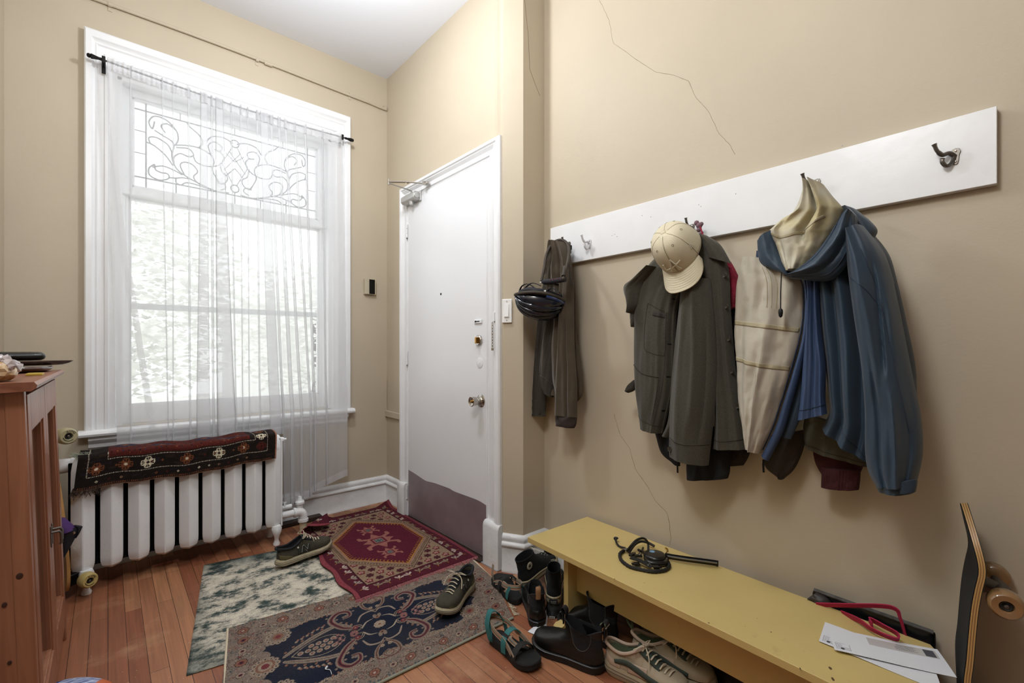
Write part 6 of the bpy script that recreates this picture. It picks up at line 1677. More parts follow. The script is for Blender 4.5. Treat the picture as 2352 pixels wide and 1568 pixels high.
# lifted inner flap, brighter blue
mb, f3 = cloth([(1852, 636), (1856, 690), (1852, 760), (1845, 840), (1840, 910), (1833, 965)], [(1884, 636), (1884, 690), (1888, 760), (1897, 840), (1896, 910), (1900, 950)], 1.53, .030,
    [(.3, .25, .10, .008, 0, 1), (.6, .55, .08, -.010, 0, 1), (.85, .9, .06, .008, 0, 1)], seed=33, rows=40, cols=30)
mb.build('inner_flap', 'shell_blue_bright', bl, True)
seam(f3, [(.93, .02), (.935, .5), (.93, .98)], 'shell_seam', bl)
mb, f3b = cloth([(1838, 800), (1824, 880), (1806, 950), (1790, 1000)], [(1858, 800), (1852, 880), (1846, 940), (1818, 1008)], 1.575, .015, rows=30, cols=16, seed=34); mb.build('inner_flap', 'shell_blue', bl, True)
# front body
mb, f4 = cloth([(1876, 600), (1878, 660), (1886, 740), (1896, 830), (1904, 900), (1908, 940), (1890, 980)], [(1960, 600), (1985, 680), (1998, 760), (2008, 840), (2010, 920), (2010, 1000), (2000, 1062)], 1.57, .055,
    [(.22, .15, .09, .013, 0, 1), (.42, .34, .07, -.018, 0, 1), (.62, .52, .10, .014, 0, 1), (.82, .74, .07, -.014, 0, 1)], seed=35, rows=56, cols=70, wob=.006)
mb.build('front_body', 'shell_blue', bl, True)
seam(f4, [(.90, .3), (.93, .5), (.985, .97)], 'shell_seam', bl, .001)
# back of the jacket, right hand side
mb, f5 = cloth([(1962, 500), (1970, 560), (1990, 700), (2005, 850), (2010, 950)], [(1990, 520), (2040, 580), (2062, 650), (2085, 750), (2104, 850), (2105, 960)], 1.62, .04, [(.8, .8, .1, .008, 0, 1)], seed=36, rows=46, cols=30)
mb.build('back_body', 'shell_blue', bl, True)
# long right sleeve in front
mb, f6 = cloth([(1948, 545), (1950, 620), (1962, 720), (1980, 840), (1988, 940), (1988, 1030), (1996, 1080), (2012, 1110)], [(1985, 520), (2035, 590), (2062, 690), (2082, 790), (2100, 880), (2116, 960), (2120, 1040), (2106, 1108)], 1.53, .080,
    [(.35, .45, .12, .012, 0, .7), (.75, .55, .05, -.012, .1, .6), (.30, .35, .06, -.010, .4, 1), (.60, .65, .06, .012, .6, 1), (.82, .8, .05, -.008, .7, 1)], seed=37, rows=70, cols=56, wob=.020, rough=.0015)
mb.build('sleeve', 'shell_blue', bl, True)
seam(f6, [(.10, .60), (.3, .72), (.5, .76), (.70, .80), (.80, .82)], 'shell_seam', bl, .0012)
seam(f6, [(.18, .15), (.25, .5), (.34, .72)], 'shell_seam', bl, .0010)
mb, f7 = cloth([(2010, 1096), (2013, 1112), (2018, 1122)], [(2108, 1096), (2107, 1112), (2104, 1128)], 1.53, .07, rows=10, cols=30, seed=38); mb.build('cuff', 'shell_blue', bl, True)
mb, f8 = cloth([(2052, 1108), (2048, 1120), (2044, 1134)], [(2106, 1100), (2105, 1115), (2102, 1129)], 1.475, .014, rows=10, cols=16, seed=39, wob=.002); mb.build('cuff_tab', 'shell_blue', bl, True)
# hood: cream lining cone gathered at the hook
mb, f9 = cloth([(1850, 424), (1846, 450), (1826, 492), (1796, 508), (1776, 524), (1768, 540), (1790, 590), (1812, 626)], [(1892, 424), (1912, 450), (1930, 470), (1940, 486), (1932, 520), (1912, 560), (1888, 600), (1868, 622)], 1.545, .075,
    [(.30, .15, .07, .016, 0, .7), (.48, .62, .05, -.034, 0, .75), (.66, .78, .07, .018, 0, .7), (.35, .35, .12, .012, .5, 1), (.2, .25, .04, -.010, .3, 1)], seed=41, rows=60, cols=56, wob=.016, rough=.0014)
mb.build('hood_lining', 'lining_yellow', bl, True)
strip(f9, [(.62, .10), (.66, .35), (.58, .62), (.42, .80)], (.014, .02), 'seam_tape', bl, 'seam_tape')
# hood brim, left: narrow blue strap shape; right: broad turned up brim
mb, fa = cloth([(1740, 556), (1742, 585), (1750, 610), (1800, 628)], [(1774, 528), (1790, 575), (1806, 606), (1822, 634)], 1.52, .022, rows=30, cols=20, seed=42, folds=[(.5, .5, .2, .006, 0, 1)]); mb.build('hood_brim', 'shell_blue', bl, True)
mb, fb = cloth([(1955, 482), (1938, 492), (1912, 530), (1880, 575), (1845, 610), (1812, 634)], [(1968, 496), (1972, 540), (1956, 590), (1930, 628), (1898, 646), (1820, 640)], 1.50, .045,
    [(.4, .4, .15, .010, 0, 1), (.7, .6, .05, -.008, .2, .9)], rows=46, cols=34, seed=43, wob=.016, rough=.003)
mb.build('hood_brim', 'shell_blue', bl, True)
seam(fb, [(.02, .10), (.3, .14), (.6, .16), (.97, .3)], 'shell_seam', bl, .0012); seam(fb, [(.02, .90), (.3, .86), (.6, .84), (.95, .7)], 'shell_seam', bl, .0012)
mb, fc = cloth([(1738, 575), (1737, 600), (1745, 614)], [(1800, 600), (1815, 618), (1812, 626)], 1.56, .02, rows=16, cols=16, seed=44); mb.build('hood_inside', 'zip_dark_blue', bl, True)
# back of the hood rising to the right
mb, fd = cloth([(1935, 478), (1945, 500), (1962, 530), (1975, 560)], [(1968, 482), (2000, 508), (2016, 530), (2005, 552)], 1.57, .045, rows=24, cols=26, seed=45, folds=[(.5, .5, .1, .010, 0, 1)]); mb.build('hood_back', 'shell_blue', bl, True)
mb, fe = cloth([(1968, 540), (1985, 590), (2000, 640)], [(2008, 545), (2032, 580), (2055, 650)], 1.56, .03, rows=20, cols=20, seed=46); mb.build('yoke', 'shell_blue', bl, True)
# hood cord with its stop
c0, c1 = onx(1795, 625, 1.485), onx(1793, 718, 1.485)
MB().tube([c0, c0.lerp(c1, .5) + Vector((0, .001, 0)), c1], .0016, 6).build('cord', 'black', bl, True)
MB().lathe([(.003, .012), (.006, .008), (.0065, 0), (.005, -.010), (.002, -.014), (0, -.014)], Matrix.Translation(c1), 12).build('cord_stop', 'black', bl, True)
zip_pull(onx(1753, 1055, 1.55), bl, .040)
# ---- garments under the blue jacket
ol = thing('olive_jacket', 'olive twill garment showing below the hem of the blue jacket', 'jacket', (1.66, .35, .9))
mb, f = cloth([(1850, 950), (1845, 985), (1850, 1028)], [(1990, 990), (2000, 1030), (1992, 1072)], 1.635, .03, rows=24, cols=40, seed=51, folds=[(.4, .35, .06, .008, 0, 1), (.7, .7, .06, -.008, 0, 1)]); mb.build('hem', 'olive_twill', ol, True)
zip_pull(onx(1940, 1012, 1.58), ol, .020)
seam(f, [(.85, .03), (.88, .5), (.9, .97)], 'wool_seam', ol)
mr_ = thing('maroon_sweater', 'maroon sweater with one ribbed cuff hanging below the blue jacket', 'sweater', (1.66, .33, .75))
mb, f = cloth([(1866, 1020), (1872, 1060), (1888, 1090)], [(1985, 1050), (1984, 1068), (1974, 1090)], 1.66, .025, rows=16, cols=24, seed=52); mb.build('sleeve', 'maroon_knit', mr_, True)
mb, f = cloth([(1888, 1072), (1887, 1095), (1886, 1118)], [(1977, 1078), (1976, 1100), (1973, 1124)], 1.65, .03, rows=12, cols=40, seed=53, folds=[(i / 14 + .03, i / 14 + .03, .018, .002, 0, 1) for i in range(14)]); mb.build('cuff', 'maroon_knit', mr_, True)
db_ = thing('dark_brown_coat', 'dark brown coat tail hanging beneath the cream and blue jacket', 'coat', (1.66, .5, .85))
mb, f = cloth([(1764, 1000), (1756, 1050), (1760, 1074), (1790, 1096)], [(1856, 985), (1846, 1030), (1826, 1075), (1800, 1100)], 1.645, .025, rows=24, cols=24, seed=54); mb.build('tail', 'dark_brown_cloth', db_, True)
hk = thing('brown_collar', 'small dark brown collar peak behind the blue hood', 'garment', (1.66, .35, 1.55))
mb, f = cloth([(1930, 476), (1938, 480), (1945, 486)], [(1952, 476), (1958, 480), (1962, 488)], 1.655, .018, rows=8, cols=10, seed=55); mb.build('collar', 'brown_fur', hk, True)

# ---------------------------------------------------------------- yellow bench
def yellow():
    m = mat('yellow_paint', '#c9b173', 0.33, bump=0.08, bscale=18, var=0.03, vscale=5)
    nt = m.node_tree; N = nt.nodes; L = nt.links; b = N['Principled BSDF']
    tc = N.new('ShaderNodeTexCoord'); n = N.new('ShaderNodeTexNoise'); n.inputs['Scale'].default_value = 16; n.inputs['Detail'].default_value = 8; n.inputs['Roughness'].default_value = .7
    L.new(tc.outputs['Object'], n.inputs[0]); cr = N.new('ShaderNodeValToRGB'); cr.color_ramp.elements[0].position = .62; cr.color_ramp.elements[1].position = .76
    cr.color_ramp.elements[0].color = (0, 0, 0, 1); cr.color_ramp.elements[1].color = (.35, .35, .35, 1); L.new(n.outputs[0], cr.inputs[0])
    mx = N.new('ShaderNodeMixRGB'); mx.inputs[2].default_value = (*lin('#8c6f3c'), 1); L.new(cr.outputs[0], mx.inputs[0])
    old = b.inputs['Base Color'].links[0].from_socket; L.new(old, mx.inputs[1]); L.new(mx.outputs[0], b.inputs['Base Color'])
yellow()
BZ = 0.335
bn = bpy.data.objects.new('yellow_bench', None); COL.objects.link(bn)
bn.location = (1.505, 1.386, 0); bn.rotation_euler = (0, 0, -0.0397)
tag(bn, 'low yellow painted wooden bench against the beige coat wall', 'bench')
# local: x -0.187..0.187 across, y 0..-1.225 along
BL_ = 1.225; bwid = 0.186
out = [(-bwid, 0), (-bwid, -BL_), (bwid - .03, -BL_), (bwid, -BL_ + .02), (bwid, 0)]
MB().prism(out, (BZ - 0.022, BZ)).build('seat_board', 'yellow_paint', bn, bevel=0.0015)
for y in (-0.165, -BL_ + 0.16):
    MB().bb((-0.128, y - 0.012, 0.035), (0.16, y + 0.012, BZ - 0.022)).build('leg_panel', 'yellow_paint', bn, bevel=0.0015)
    MB().loft([[(-0.178 + (0.012 if z > .03 else 0), y - 0.02, z), (0.17, y - 0.02, z), (0.17, y + 0.02, z), (-0.178 + (0.012 if z > .03 else 0), y + 0.02, z)] for z in (0.0, 0.030, 0.038)]).build('foot_rail', 'yellow_paint', bn, bevel=0.001)
MB().bb((-0.078, -BL_ + 0.172, 0.146), (-0.058, -0.177, BZ - 0.022)).build('apron', 'yellow_paint', bn, bevel=0.001)
MB().bb((-0.186, -0.135, BZ - .029), (-0.160, -0.100, BZ - .022)).build('glide', 'dark_metal', bn)
mat('wear_mark', '#5a4326', 0.7)
RB = Matrix.Translation(bn.location) @ Matrix.Rotation(-0.0397, 4, 'Z')
for px, py, rx, ry in ((1907, 1534, .006, .0035), (1913, 1559, .007, .003), (1771, 1451, .0022, .002), (1838, 1535, .004, .0015), (1628, 1430, .002, .003), (1411, 1329, .004, .0015), (1480, 1338, .0015, .0015), (1711, 1438, .001, .001), (1739, 1420, .001, .001)):
    q = onz(px, py, BZ + .0002); MB().lathe([(rx, 0), (rx * .9, .0003), (0, .0003)], Matrix.Translation(q) @ Matrix.Rotation(.5, 4, 'Z') @ Matrix.Diagonal((1, ry / rx, 1, 1)), 12).build('chip', 'wear_mark', bn, True)

# ---------------------------------------------------------------- dog leash and collar on the bench
mat('leash_black', '#0d0c0b', 0.6); mat('leash_plastic', '#16130f', 0.3); mat('reflective', '#8e8a86', 0.35, metal=.3); mat('logo_blue', '#7fa6c4', 0.5); mat('gold', '#a07a2c', 0.25, metal=1.0)
B = lambda px, py, z=0.006: onz(px, py, BZ + z)
le = thing('retractable_leash', 'black retractable dog leash lying on the yellow bench', 'dog leash', B(1495, 1275, 0))
c = B(1503, 1278, .013)
ax_ = Vector((RT[0], RT[1], 0)); ay_ = Vector((FW[0], FW[1], 0))
M = frame(c - Vector((0, 0, .0135)), ax_, ay_)
R = []
for z, k in ((0.0, .90), (.004, 1.0), (.020, 1.0), (.026, .93), (.028, .80), (.028, .0)):
    R.append([M @ Vector((.040 * k * math.cos(a) * (1 + .25 * max(0, -math.sin(a)) * 0), .036 * k * math.sin(a) - .010 * k * (math.sin(a) < 0) * abs(math.sin(a)), z)) for a in [2 * PI * i / 32 for i in range(32)]])
MB().loft(R).build('reel_housing', 'leash_plastic', le, True, angle=50)
hp_ = spline([M @ Vector(v) for v in ((-.034, -.008, .012), (-.036, -.040, .012), (-.015, -.052, .012), (.020, -.050, .012), (.038, -.022, .012))], 6)
MB().tube(hp_, .009, 10).build('grip_handle', 'leash_plastic', le, True)
lg = MB().lathe([(.010, 0), (.0095, .0004), (0, .0004)], M @ Matrix.Translation((-.004, .012, .0282)), 24).build('logo_disc', 'logo_blue', le, True)
mb = MB()
for k in range(3): mb.tube([M @ Vector((-.010 + k * .006, .007 + (k % 2) * .004, .0288)), M @ Vector((-.008 + k * .006, .017, .0288))], .0009, 4)
mb.build('logo_mark', 'leash_plastic', lg, True)
# wrist strap lying off to the right, edge on with a reflective stripe
def ribbon(pts, w, th, m, name, parent, up=(0, 0, 1)):
    P = spline(pts, 7); mb = MB(); rings = []
    n = len(P)
    for i, p in enumerate(P):
        t = (P[min(i + 1, n - 1)] - P[max(i - 1, 0)]).normalized(); s = Vector(up); s = (s - t * s.dot(t)).normalized(); b = t.cross(s)
        rings.append([p + s * w / 2 + b * th / 2, p - s * w / 2 + b * th / 2, p - s * w / 2 - b * th / 2, p + s * w / 2 - b * th / 2])
    return mb.loft(rings).build(name, m, parent, True, angle=35)
wp = [B(1532, 1278, .014), B(1570, 1284, .016), B(1610, 1289, .016), B(1646, 1294, .014)]
wq = [p + Vector((.004, .010, -.001)) for p in wp]
ribbon(wp, .022, .002, 'leash_black', 'wrist_strap', le, up=(-.45, -.45, .8)); ribbon([wp[-1], wq[-1] + Vector((0, -.003, 0)), wq[1], wq[0]], .020, .002, 'leash_black', 'wrist_strap', le)
ribbon([p + Vector((-.004, -.004, .004)) for p in wp], .006, .002, 'reflective', 'reflective_stripe', le, up=(-.45, -.45, .8))
MB().tube(spline([B(1535, 1266, .014), B(1528, 1258, .02), B(1534, 1262, .02), B(1530, 1270, .02)], 5), .0022, 6).build('gold_clip', 'gold', le, True)
co = thing('dog_collar', 'black braided dog collar and lead with plastic buckles coiled on the yellow bench', 'dog collar', B(1470, 1290, 0))
ring_ = [B(px, py, .007) for px, py in ((1433, 1264), (1424, 1272), (1427, 1286), (1445, 1300), (1470, 1307), (1500, 1312), (1526, 1309), (1537, 1300), (1533, 1288), (1526, 1280))]
P = spline(ring_, 9)
MB().tube(P, [.0062 + .0010 * math.sin(i * 2.3) for i in range(len(P))], 8).build('braided_band', 'leash_black', co, True)
l1 = spline([B(1440, 1265, .012), B(1450, 1252, .04), B(1462, 1240, .055), B(1478, 1236, .055), B(1488, 1246, .03), B(1489, 1262, .008)], 7)
MB().tube(l1, .0045, 8).build('lead_loop', 'leash_black', co, True)
l2 = spline([B(1445, 1268, .014), B(1458, 1250, .022), B(1472, 1243, .022), B(1488, 1246, .018), B(1503, 1254, .012)], 7)
MB().tube(l2, .0052, 8).build('lead_loop', 'leash_black', co, True)
l3 = spline([B(1414, 1238, .012), B(1417, 1248, .008), B(1424, 1255, .006), B(1436, 1258, .010)], 6)
MB().tube(l3, .0040, 8).build('cord_tail', 'leash_black', co, True)
MB().lathe([(0, -.010), (.006, -.006), (.007, .0), (.005, .008), (.003, .012), (0, .012)], frame(B(1414, 1236, .012), (1, 0, 0), (0, .4, 1)), 10).build('cord_end', 'leash_black', co, True)
for px, py, d, nm in ((1452, 1273, (1, .0, 0), 'buckle'), (1466, 1276, (.7, -.6, 0), 'buckle'), (1442, 1262, (.4, -.8, 0), 'slider')):
    MB().box(B(px, py, .012), (.030, .014, .009), frame((0, 0, 0), d, (0, 0, 1) if abs(d[2]) else (-d[1], d[0], 0)).to_3x3()).build(nm, 'leash_plastic', co, True, bevel=.003)
a, b_ = B(1449, 1280, .016), B(1497, 1302, .014)
ribbon([a, a.lerp(b_, .5) + Vector((0, 0, .004)), b_], .016, .003, 'leash_black', 'webbing_strap', co, up=(1, .2, .2))
for px, py in ((1463, 1295), (1507, 1302)):
    c = B(px, py, .009); mb = MB().box(c, (.020, .018, .009), frame((0, 0, 0), ax_, ay_).to_3x3())
    for k in (-1, 0, 1): mb.box(c + ax_ * (-.014 if px < 1480 else .014) + ay_ * k * .006, (.010, .0025, .004), frame((0, 0, 0), ax_, ay_).to_3x3())
    mb.build('side_release_buckle', 'leash_plastic', co, True, bevel=.001)
for px, py in ((1437, 1261), (1470, 1272), (1490, 1296)):
    c = B(px, py, .016); MB().tube([c + Vector((.007 * math.cos(t), .007 * math.sin(t), 0)) for t in np.linspace(0, 2 * PI, 16, endpoint=False)], .0018, 6, closed=True).build('metal_ring', 'chrome', co, True)
MB().tube(spline([B(1477, 1258, .008), B(1473, 1266, .010), B(1466, 1262, .010), B(1479, 1268, .008)], 5), .0045, 8).build('clip', 'leash_plastic', co, True)

# ---------------------------------------------------------------- envelopes
mat('paper_white', '#dcdce0', 0.55); mat('print_grey', '#4a4a50', 0.7); mat('window_film', '#c3c0bd', 0.12, coat=.6)
def envelope(c4, z, name, label, full):
    t = thing(name, label, 'envelope', B(*c4[0], z)); t['group'] = 'envelopes on the yellow bench'
    A_, B_, C__, D_ = [B(px, py, z) for px, py in c4]
    fn = lambda u, v: A_.lerp(B_, u).lerp(D_.lerp(C__, u), v) + Vector((0, 0, .0012 * (1 + math.sin(u * 5 + 1)) + .0010 * math.sin(v * 3) * u))
    MB().slab(lambda u, v: fn(u, v) + Vector((0, 0, .0006)), lambda u, v: fn(u, v), 20, 8).build('sleeve', 'paper_white', t, True)
    up = lambda u, v: fn(u, v) + Vector((0, 0, .0009))
    def ln(u0, v0, u1, v1, w, m, nm, n=6):
        mb = MB(); d = (up(u1, v1) - up(u0, v0)); s = d.cross(Vector((0, 0, 1))).normalized() * w / 2
        for k in range(n + 1):
            p = up(u0 + (u1 - u0) * k / n, v0 + (v1 - v0) * k / n); mb.v += [tuple(p + s), tuple(p - s)]
        for k in range(n): mb.f.append((2 * k, 2 * k + 1, 2 * k + 3, 2 * k + 2))
        return mb
    # postage frame with small print (seen upside down from here)
    for (u0, v0, u1, v1) in ((.03, .66, .03, .93), (.155, .66, .155, .93), (.03, .66, .12, .66)): ln(u0, v0, u1, v1, .0007, None, '').build('postage_frame', 'print_grey', t, True, smooth=False)
    for r in range(4):
        for a0, a1 in ((.037, .085), (.092, .15)):
            if r < 2 and a0 > .09: continue
            mb = MB(); u = a0
            while u < a1:
                w = random.uniform(.004, .010); q = ln(u, .71 + r * .06, min(u + w, a1), .71 + r * .06, .0018, None, '', 1); mb.add(q.v, q.f); u += w + .003
            o_ = mb.build('postage_print', 'print_grey', t, True, smooth=False); o_['kind'] = 'stuff'
    M = Matrix.Translation(up(.083, .88)); MB().lathe([(.0042, 0), (.0042, .0003), (0, .0003)], M, 20).build('postmark_disc', 'print_grey', t, True)
    if full:
        c0 = fn; 
        MB().slab(lambda u, v: up(.36 + .60 * u, .12 + .30 * v) + Vector((0, 0, .0003)), lambda u, v: up(.36 + .60 * u, .12 + .30 * v), 12, 4).build('address_window', 'window_film', t, True)
        for r in range(5):
            mb = MB(); u = .60 + .02 * (r < 2)
            while u < .78 - .02 * (r % 2):
                w = random.uniform(.006, .016); q = ln(u, .17 + r * .045, u + w, .17 + r * .045, .0016, None, '', 1); mb.add([Vector(v) + Vector((0, 0, .0006)) for v in q.v], q.f); u += w + .004
            o_ = mb.build('address_print', 'print_grey', t, True, smooth=False); o_['kind'] = 'stuff'
        MB().slab(lambda u, v: up(.85 + .09 * u, .14 + .26 * v) + Vector((0, 0, .0008)), lambda u, v: up(.85 + .09 * u, .14 + .26 * v), 3, 3).build('dark_patch', 'print_grey', t, True)
    return t
envelope([(1895, 1430), (2140, 1520), (2166, 1590), (1881, 1474)], .0008, 'envelope', 'white envelope lying underneath on the yellow bench, its corner showing at the left', False)
envelope([(1899, 1442), (2153, 1492), (2198, 1557), (1917, 1494)], .0050, 'envelope', 'white window envelope lying on top of the other one on the yellow bench', True)

# ---------------------------------------------------------------- black case with pink straps behind the bench
mat('vinyl_black', '#15171a', 0.25, bump=.15, bscale=12); mat('vinyl_edge', '#4b4846', 0.5, var=.3, vscale=60); mat('strap_pink', '#a3123f', 0.75, bump=.3, bscale=300); mat('case_brown', '#2c2622', 0.5)
q0, q1 = onx(1869, 1353, 1.69), onx(2148, 1456, 1.69)
bg_ = thing('black_bag', 'black vinyl bag with pink straps stuffed between the yellow bench and the wall', 'bag', (1.69, .3, 0))
X = 1.683
A_, C__ = onx(1869, 1354, X), onx(2147, 1456, X)
mb, fbg = cloth([(1869, 1354), (1866, 1380), (1864, 1560)], [(2147, 1452), (2150, 1470), (2152, 1600)], X, .016, rows=30, cols=50, seed=61, wob=.006, profile=.2, back=.3)
mb.build('panel', 'vinyl_black', bg_, True)
MB().tube(resample([onx(1870, 1354, X - .012), onx(2000, 1401, X - .016), onx(2144, 1452, X - .012)], 12), .006, 8).build('top_edge', 'vinyl_edge', bg_, True)
mb, f = cloth([(1852, 1376), (1856, 1384), (1862, 1392)], [(1876, 1360), (1900, 1372), (1915, 1392)], X - .02, .02, rows=10, cols=16, seed=62); mb.build('brown_flap', 'case_brown', bg_, True)
sp = [onx(1876, 1388, 1.64), onx(1950, 1390, 1.635), onx(2020, 1391, 1.635), onx(2056, 1398, 1.635), onx(2068, 1420, 1.64), onx(2080, 1462, 1.65)]
ribbon(sp, .014, .003, 'strap_pink', 'pink_strap', bg_, up=(-.5, 0, 1))
sp = [onx(1935, 1408, 1.64), onx(1972, 1424, 1.60), onx(2000, 1443, 1.575), onx(2030, 1458, 1.57), onx(2062, 1468, 1.575), onx(2060, 1455, 1.59), onx(2030, 1438, 1.60), onx(1998, 1422, 1.62), onx(2004, 1436, 1.60)]
ribbon(sp, .018, .003, 'strap_pink', 'pink_strap', bg_, up=(-.6, -.2, .8))

# ---------------------------------------------------------------- skateboard leaning at the right edge
mat('wheel_amber', '#8a6844', 0.12, coat=.8, var=.1, vscale=20); mat('ply_light', '#c19a62', 0.4); mat('ply_mid', '#8c6840', 0.45); mat('cast_grey', '#5d5650', 0.45, metal=.7); mat('wheel_core', '#1e1c1b', 0.5)
sk = thing('skateboard', 'worn skateboard standing on end at the right edge, black grip towards the bench', 'skateboard', (1.6, .09, 0))
edge_ = [(2217, 1180), (2226, 1212), (2236, 1250), (2246, 1290), (2248, 1318), (2240, 1352), (2232, 1395), (2226, 1450), (2220, 1520), (2214, 1580)]
X = 1.50
prof = [onx(px, py, X) for px, py in edge_]
last = prof[-1]; prof += [Vector((X, last.y - .004, .20)), Vector((X, last.y - .002, .14)), Vector((X, last.y + .02, .07)), Vector((X, last.y + .035, .012))]
prof = resample(spline(prof, 5), 60)
wv = Vector((0.194, 0.028, 0.0))
Lp = len(prof)
def deckw(i):
    t = i / (Lp - 1); e = min(1, math.sin(PI * min(t, 1 - t) / .16 / 2) if min(t, 1 - t) < .16 else 1); return max(.02, e ** .7)
def layer(off0, off1, name, m, ins=0.0):
    mb = MB(); rings = []
    for i, p in enumerate(prof):
        t = (prof[min(i + 1, Lp - 1)] - prof[max(i - 1, 0)]).normalized(); n = t.cross(wv).normalized()
        if n.y < 0: n = -n
        k = deckw(i); c = p + wv * .5; a = c - wv * .5 * k; b = c + wv * .5 * k
        rings.append([a + n * off0, a + n * off1, b + n * off1, b + n * off0])
    return mb.loft(rings).build(name, m, sk, True, angle=35)
# grip on the +y side, five plies below it
layer(0.0005, 0.0020, 'grip_tape', 'grip')
for k in range(5): layer(-.0022 * (k + 1), -.0022 * k, 'ply', 'ply_light' if k % 2 == 0 else 'ply_mid')
layer(-.0125, -.0110, 'base_sheet', 'print_dark')
for zc in (0.555, 0.20):
    i = min(range(Lp), key=lambda k: abs(prof[k].z - zc)); p = prof[i] + wv * .5; w_ = wv.normalized()
    t = (prof[min(i + 1, Lp - 1)] - prof[max(i - 1, 0)]).normalized(); n = t.cross(wv).normalized()
    if n.y > 0: n = -n
    M3 = Matrix((w_, t, n)).transposed()
    tr = MB().box(p + n * .016, (.055, .08, .006), M3).build('truck_baseplate', 'cast_grey', sk, True, bevel=.002)
    MB().tube([p + n * .018, p + n * .05], [.022, .014], 12).build('truck_hanger', 'cast_grey', sk, True)
    MB().tube([p + n * .052 - w_ * .065, p + n * .056, p + n * .052 + w_ * .065], [.008, .016, .008], 10).build('axle_housing', 'cast_grey', sk, True)
    for s_ in (-1, 1): wheel(p + n * .052 + w_ * s_ * .085, w_ * s_, .031, .040, 'wheel_amber', sk, txt=None, core='wheel_core')
    for a in (-1, 1):
        for b_ in (-1, 1): MB().tube([p + n * .018 + w_ * a * .020 + t * b_ * .028, p + n * .023 + w_ * a * .020 + t * b_ * .028], .0035, 6).build('bolt', 'chrome', sk, True)
# ---------------------------------------------------------------- shoes
mat('nb_suede', '#3b372a', 0.9, bump=0.4, bscale=300, var=.12, vscale=60); mat('nb_mesh', '#2c2a22', 0.85, bump=.5, bscale=700); mat('nb_toe', '#5b5334', 0.9, bump=.3, bscale=300)
mat('nb_sole', '#b5a98c', 0.6, bump=.2, bscale=120, var=.12, vscale=50); mat('outsole_dark', '#1a1815', 0.85); mat('lining_navy', '#15171c', 0.9); mat('lace_cream', '#bfb29a', 0.9, bump=.4, bscale=600); mat('silver_print', '#b8b8ae', 0.4)
mat('leather_black', '#0d0d0d', 0.38, bump=0.25, bscale=70, spec=.5); mat('elastic_black', '#131316', 0.85, bump=.5, bscale=500); mat('boot_sole', '#0b0a0a', 0.6); mat('leather_tan', '#9a7350', 0.7); mat('stitch_grey', '#4a4640', 0.8)
mat('canvas_black', '#101112', 0.9, bump=.4, bscale=500); mat('rubber_cream', '#b5a684', 0.55, var=.12, vscale=40); mat('patch_cream', '#c4bba2', 0.6)
mat('sole_band_black', '#0c0c0c', .7); mat('lace_grey', '#b9b3a4', 0.9)
mat('sandal_black', '#121212', 0.8, bump=.3, bscale=300, var=.2, vscale=40); mat('web_teal', '#2c6a6a', 0.8, bump=.3, bscale=500); mat('web_black', '#1a1817', 0.8, bump=.3, bscale=500)
mat('beige_knit', '#a89a82', 0.85, bump=.3, bscale=300); mat('beige_pink', '#b59f8c', 0.7); mat('sage', '#5f6b52', 0.8, bump=.2, bscale=200); mat('sage_dark', '#39443c', 0.8); mat('beige_sole', '#a89c82', .5, bump=.3, bscale=60)
mat('grey_mid', '#8d847c', .6); mat('dark_upper', '#26221f', .85, bump=.3, bscale=300)
def stripes_mat():
    m = mat('web_stripe', '#b0663c', 0.85); nt = m.node_tree; N = nt.nodes; L = nt.links; b = N['Principled BSDF']
    a = N.new('ShaderNodeVertexColor'); a.layer_name = 'pattern'; L.new(a.outputs[0], b.inputs['Base Color'])
stripes_mat()
SW_ = [0, .03, .09, .18, .30, .45, .60, .74, .85, .93, .975, 1.0]
SV_ = [0, .42, .66, .74, .74, .74, .88, 1.0, .95, .76, .48, 0]
def fw(s): return float(np.interp(s, SW_, SV_))
def footring(x0, x1, hw, z0, z1, n=40, round_=0.0, sag=0.0, bend=0.0, zf=None):
    """egg or foot shaped ring from x0 (heel) to x1 (toe); round_=1 gives a plain oval; z runs from z0 at the heel to z1 at the toe"""
    P = []
    for k in range(n):
        a = 2 * PI * k / n; s = (1 - math.cos(a)) / 2; x = x0 + (x1 - x0) * s
        foot = fw(s); oval = abs(math.sin(a)) ** .85 * .9
        w = hw * (foot * (1 - round_) + oval * round_); y = w * (1 if math.sin(a) >= 0 else -1)
        z = z0 + (z1 - z0) * s - sag * math.sin(PI * s)
        if zf: z = zf(s, z)
        P.append(Vector((x, y + bend * math.sin(PI * s) * (x1 - x0), z)))
    return P
def offset_ring(P, k, dz):
    c = sum(P, Vector()) / len(P)
    return [Vector((c.x + (p.x - c.x) * k, c.y + (p.y - c.y) * k, p.z + dz)) for p in P]
def shoe_root(name, label, cat, heel, toe, tilt=0.0, z=0.0, roll=0.0, group=None):
    heel, toe = Vector(heel), Vector(toe); a = math.atan2(toe.y - heel.y, toe.x - heel.x)
    t = thing(name, label, cat, (heel.x, heel.y, z), 0, group)
    t.rotation_euler = (roll, -tilt, a); return t
def laces(root, pts_fn, n, m, r=.0024, w=None):
    # pts_fn(i, side) -> local point; zigzag bars
    for i in range(n):
        a, b = pts_fn(i, -1), pts_fn(i, 1); c = (a + b) / 2 + Vector((0, 0, .005))
        MB().tube(spline([a, c, b], 6), r, 6, flat=.5, up=(0, 0, 1)).build('lace', m, root)
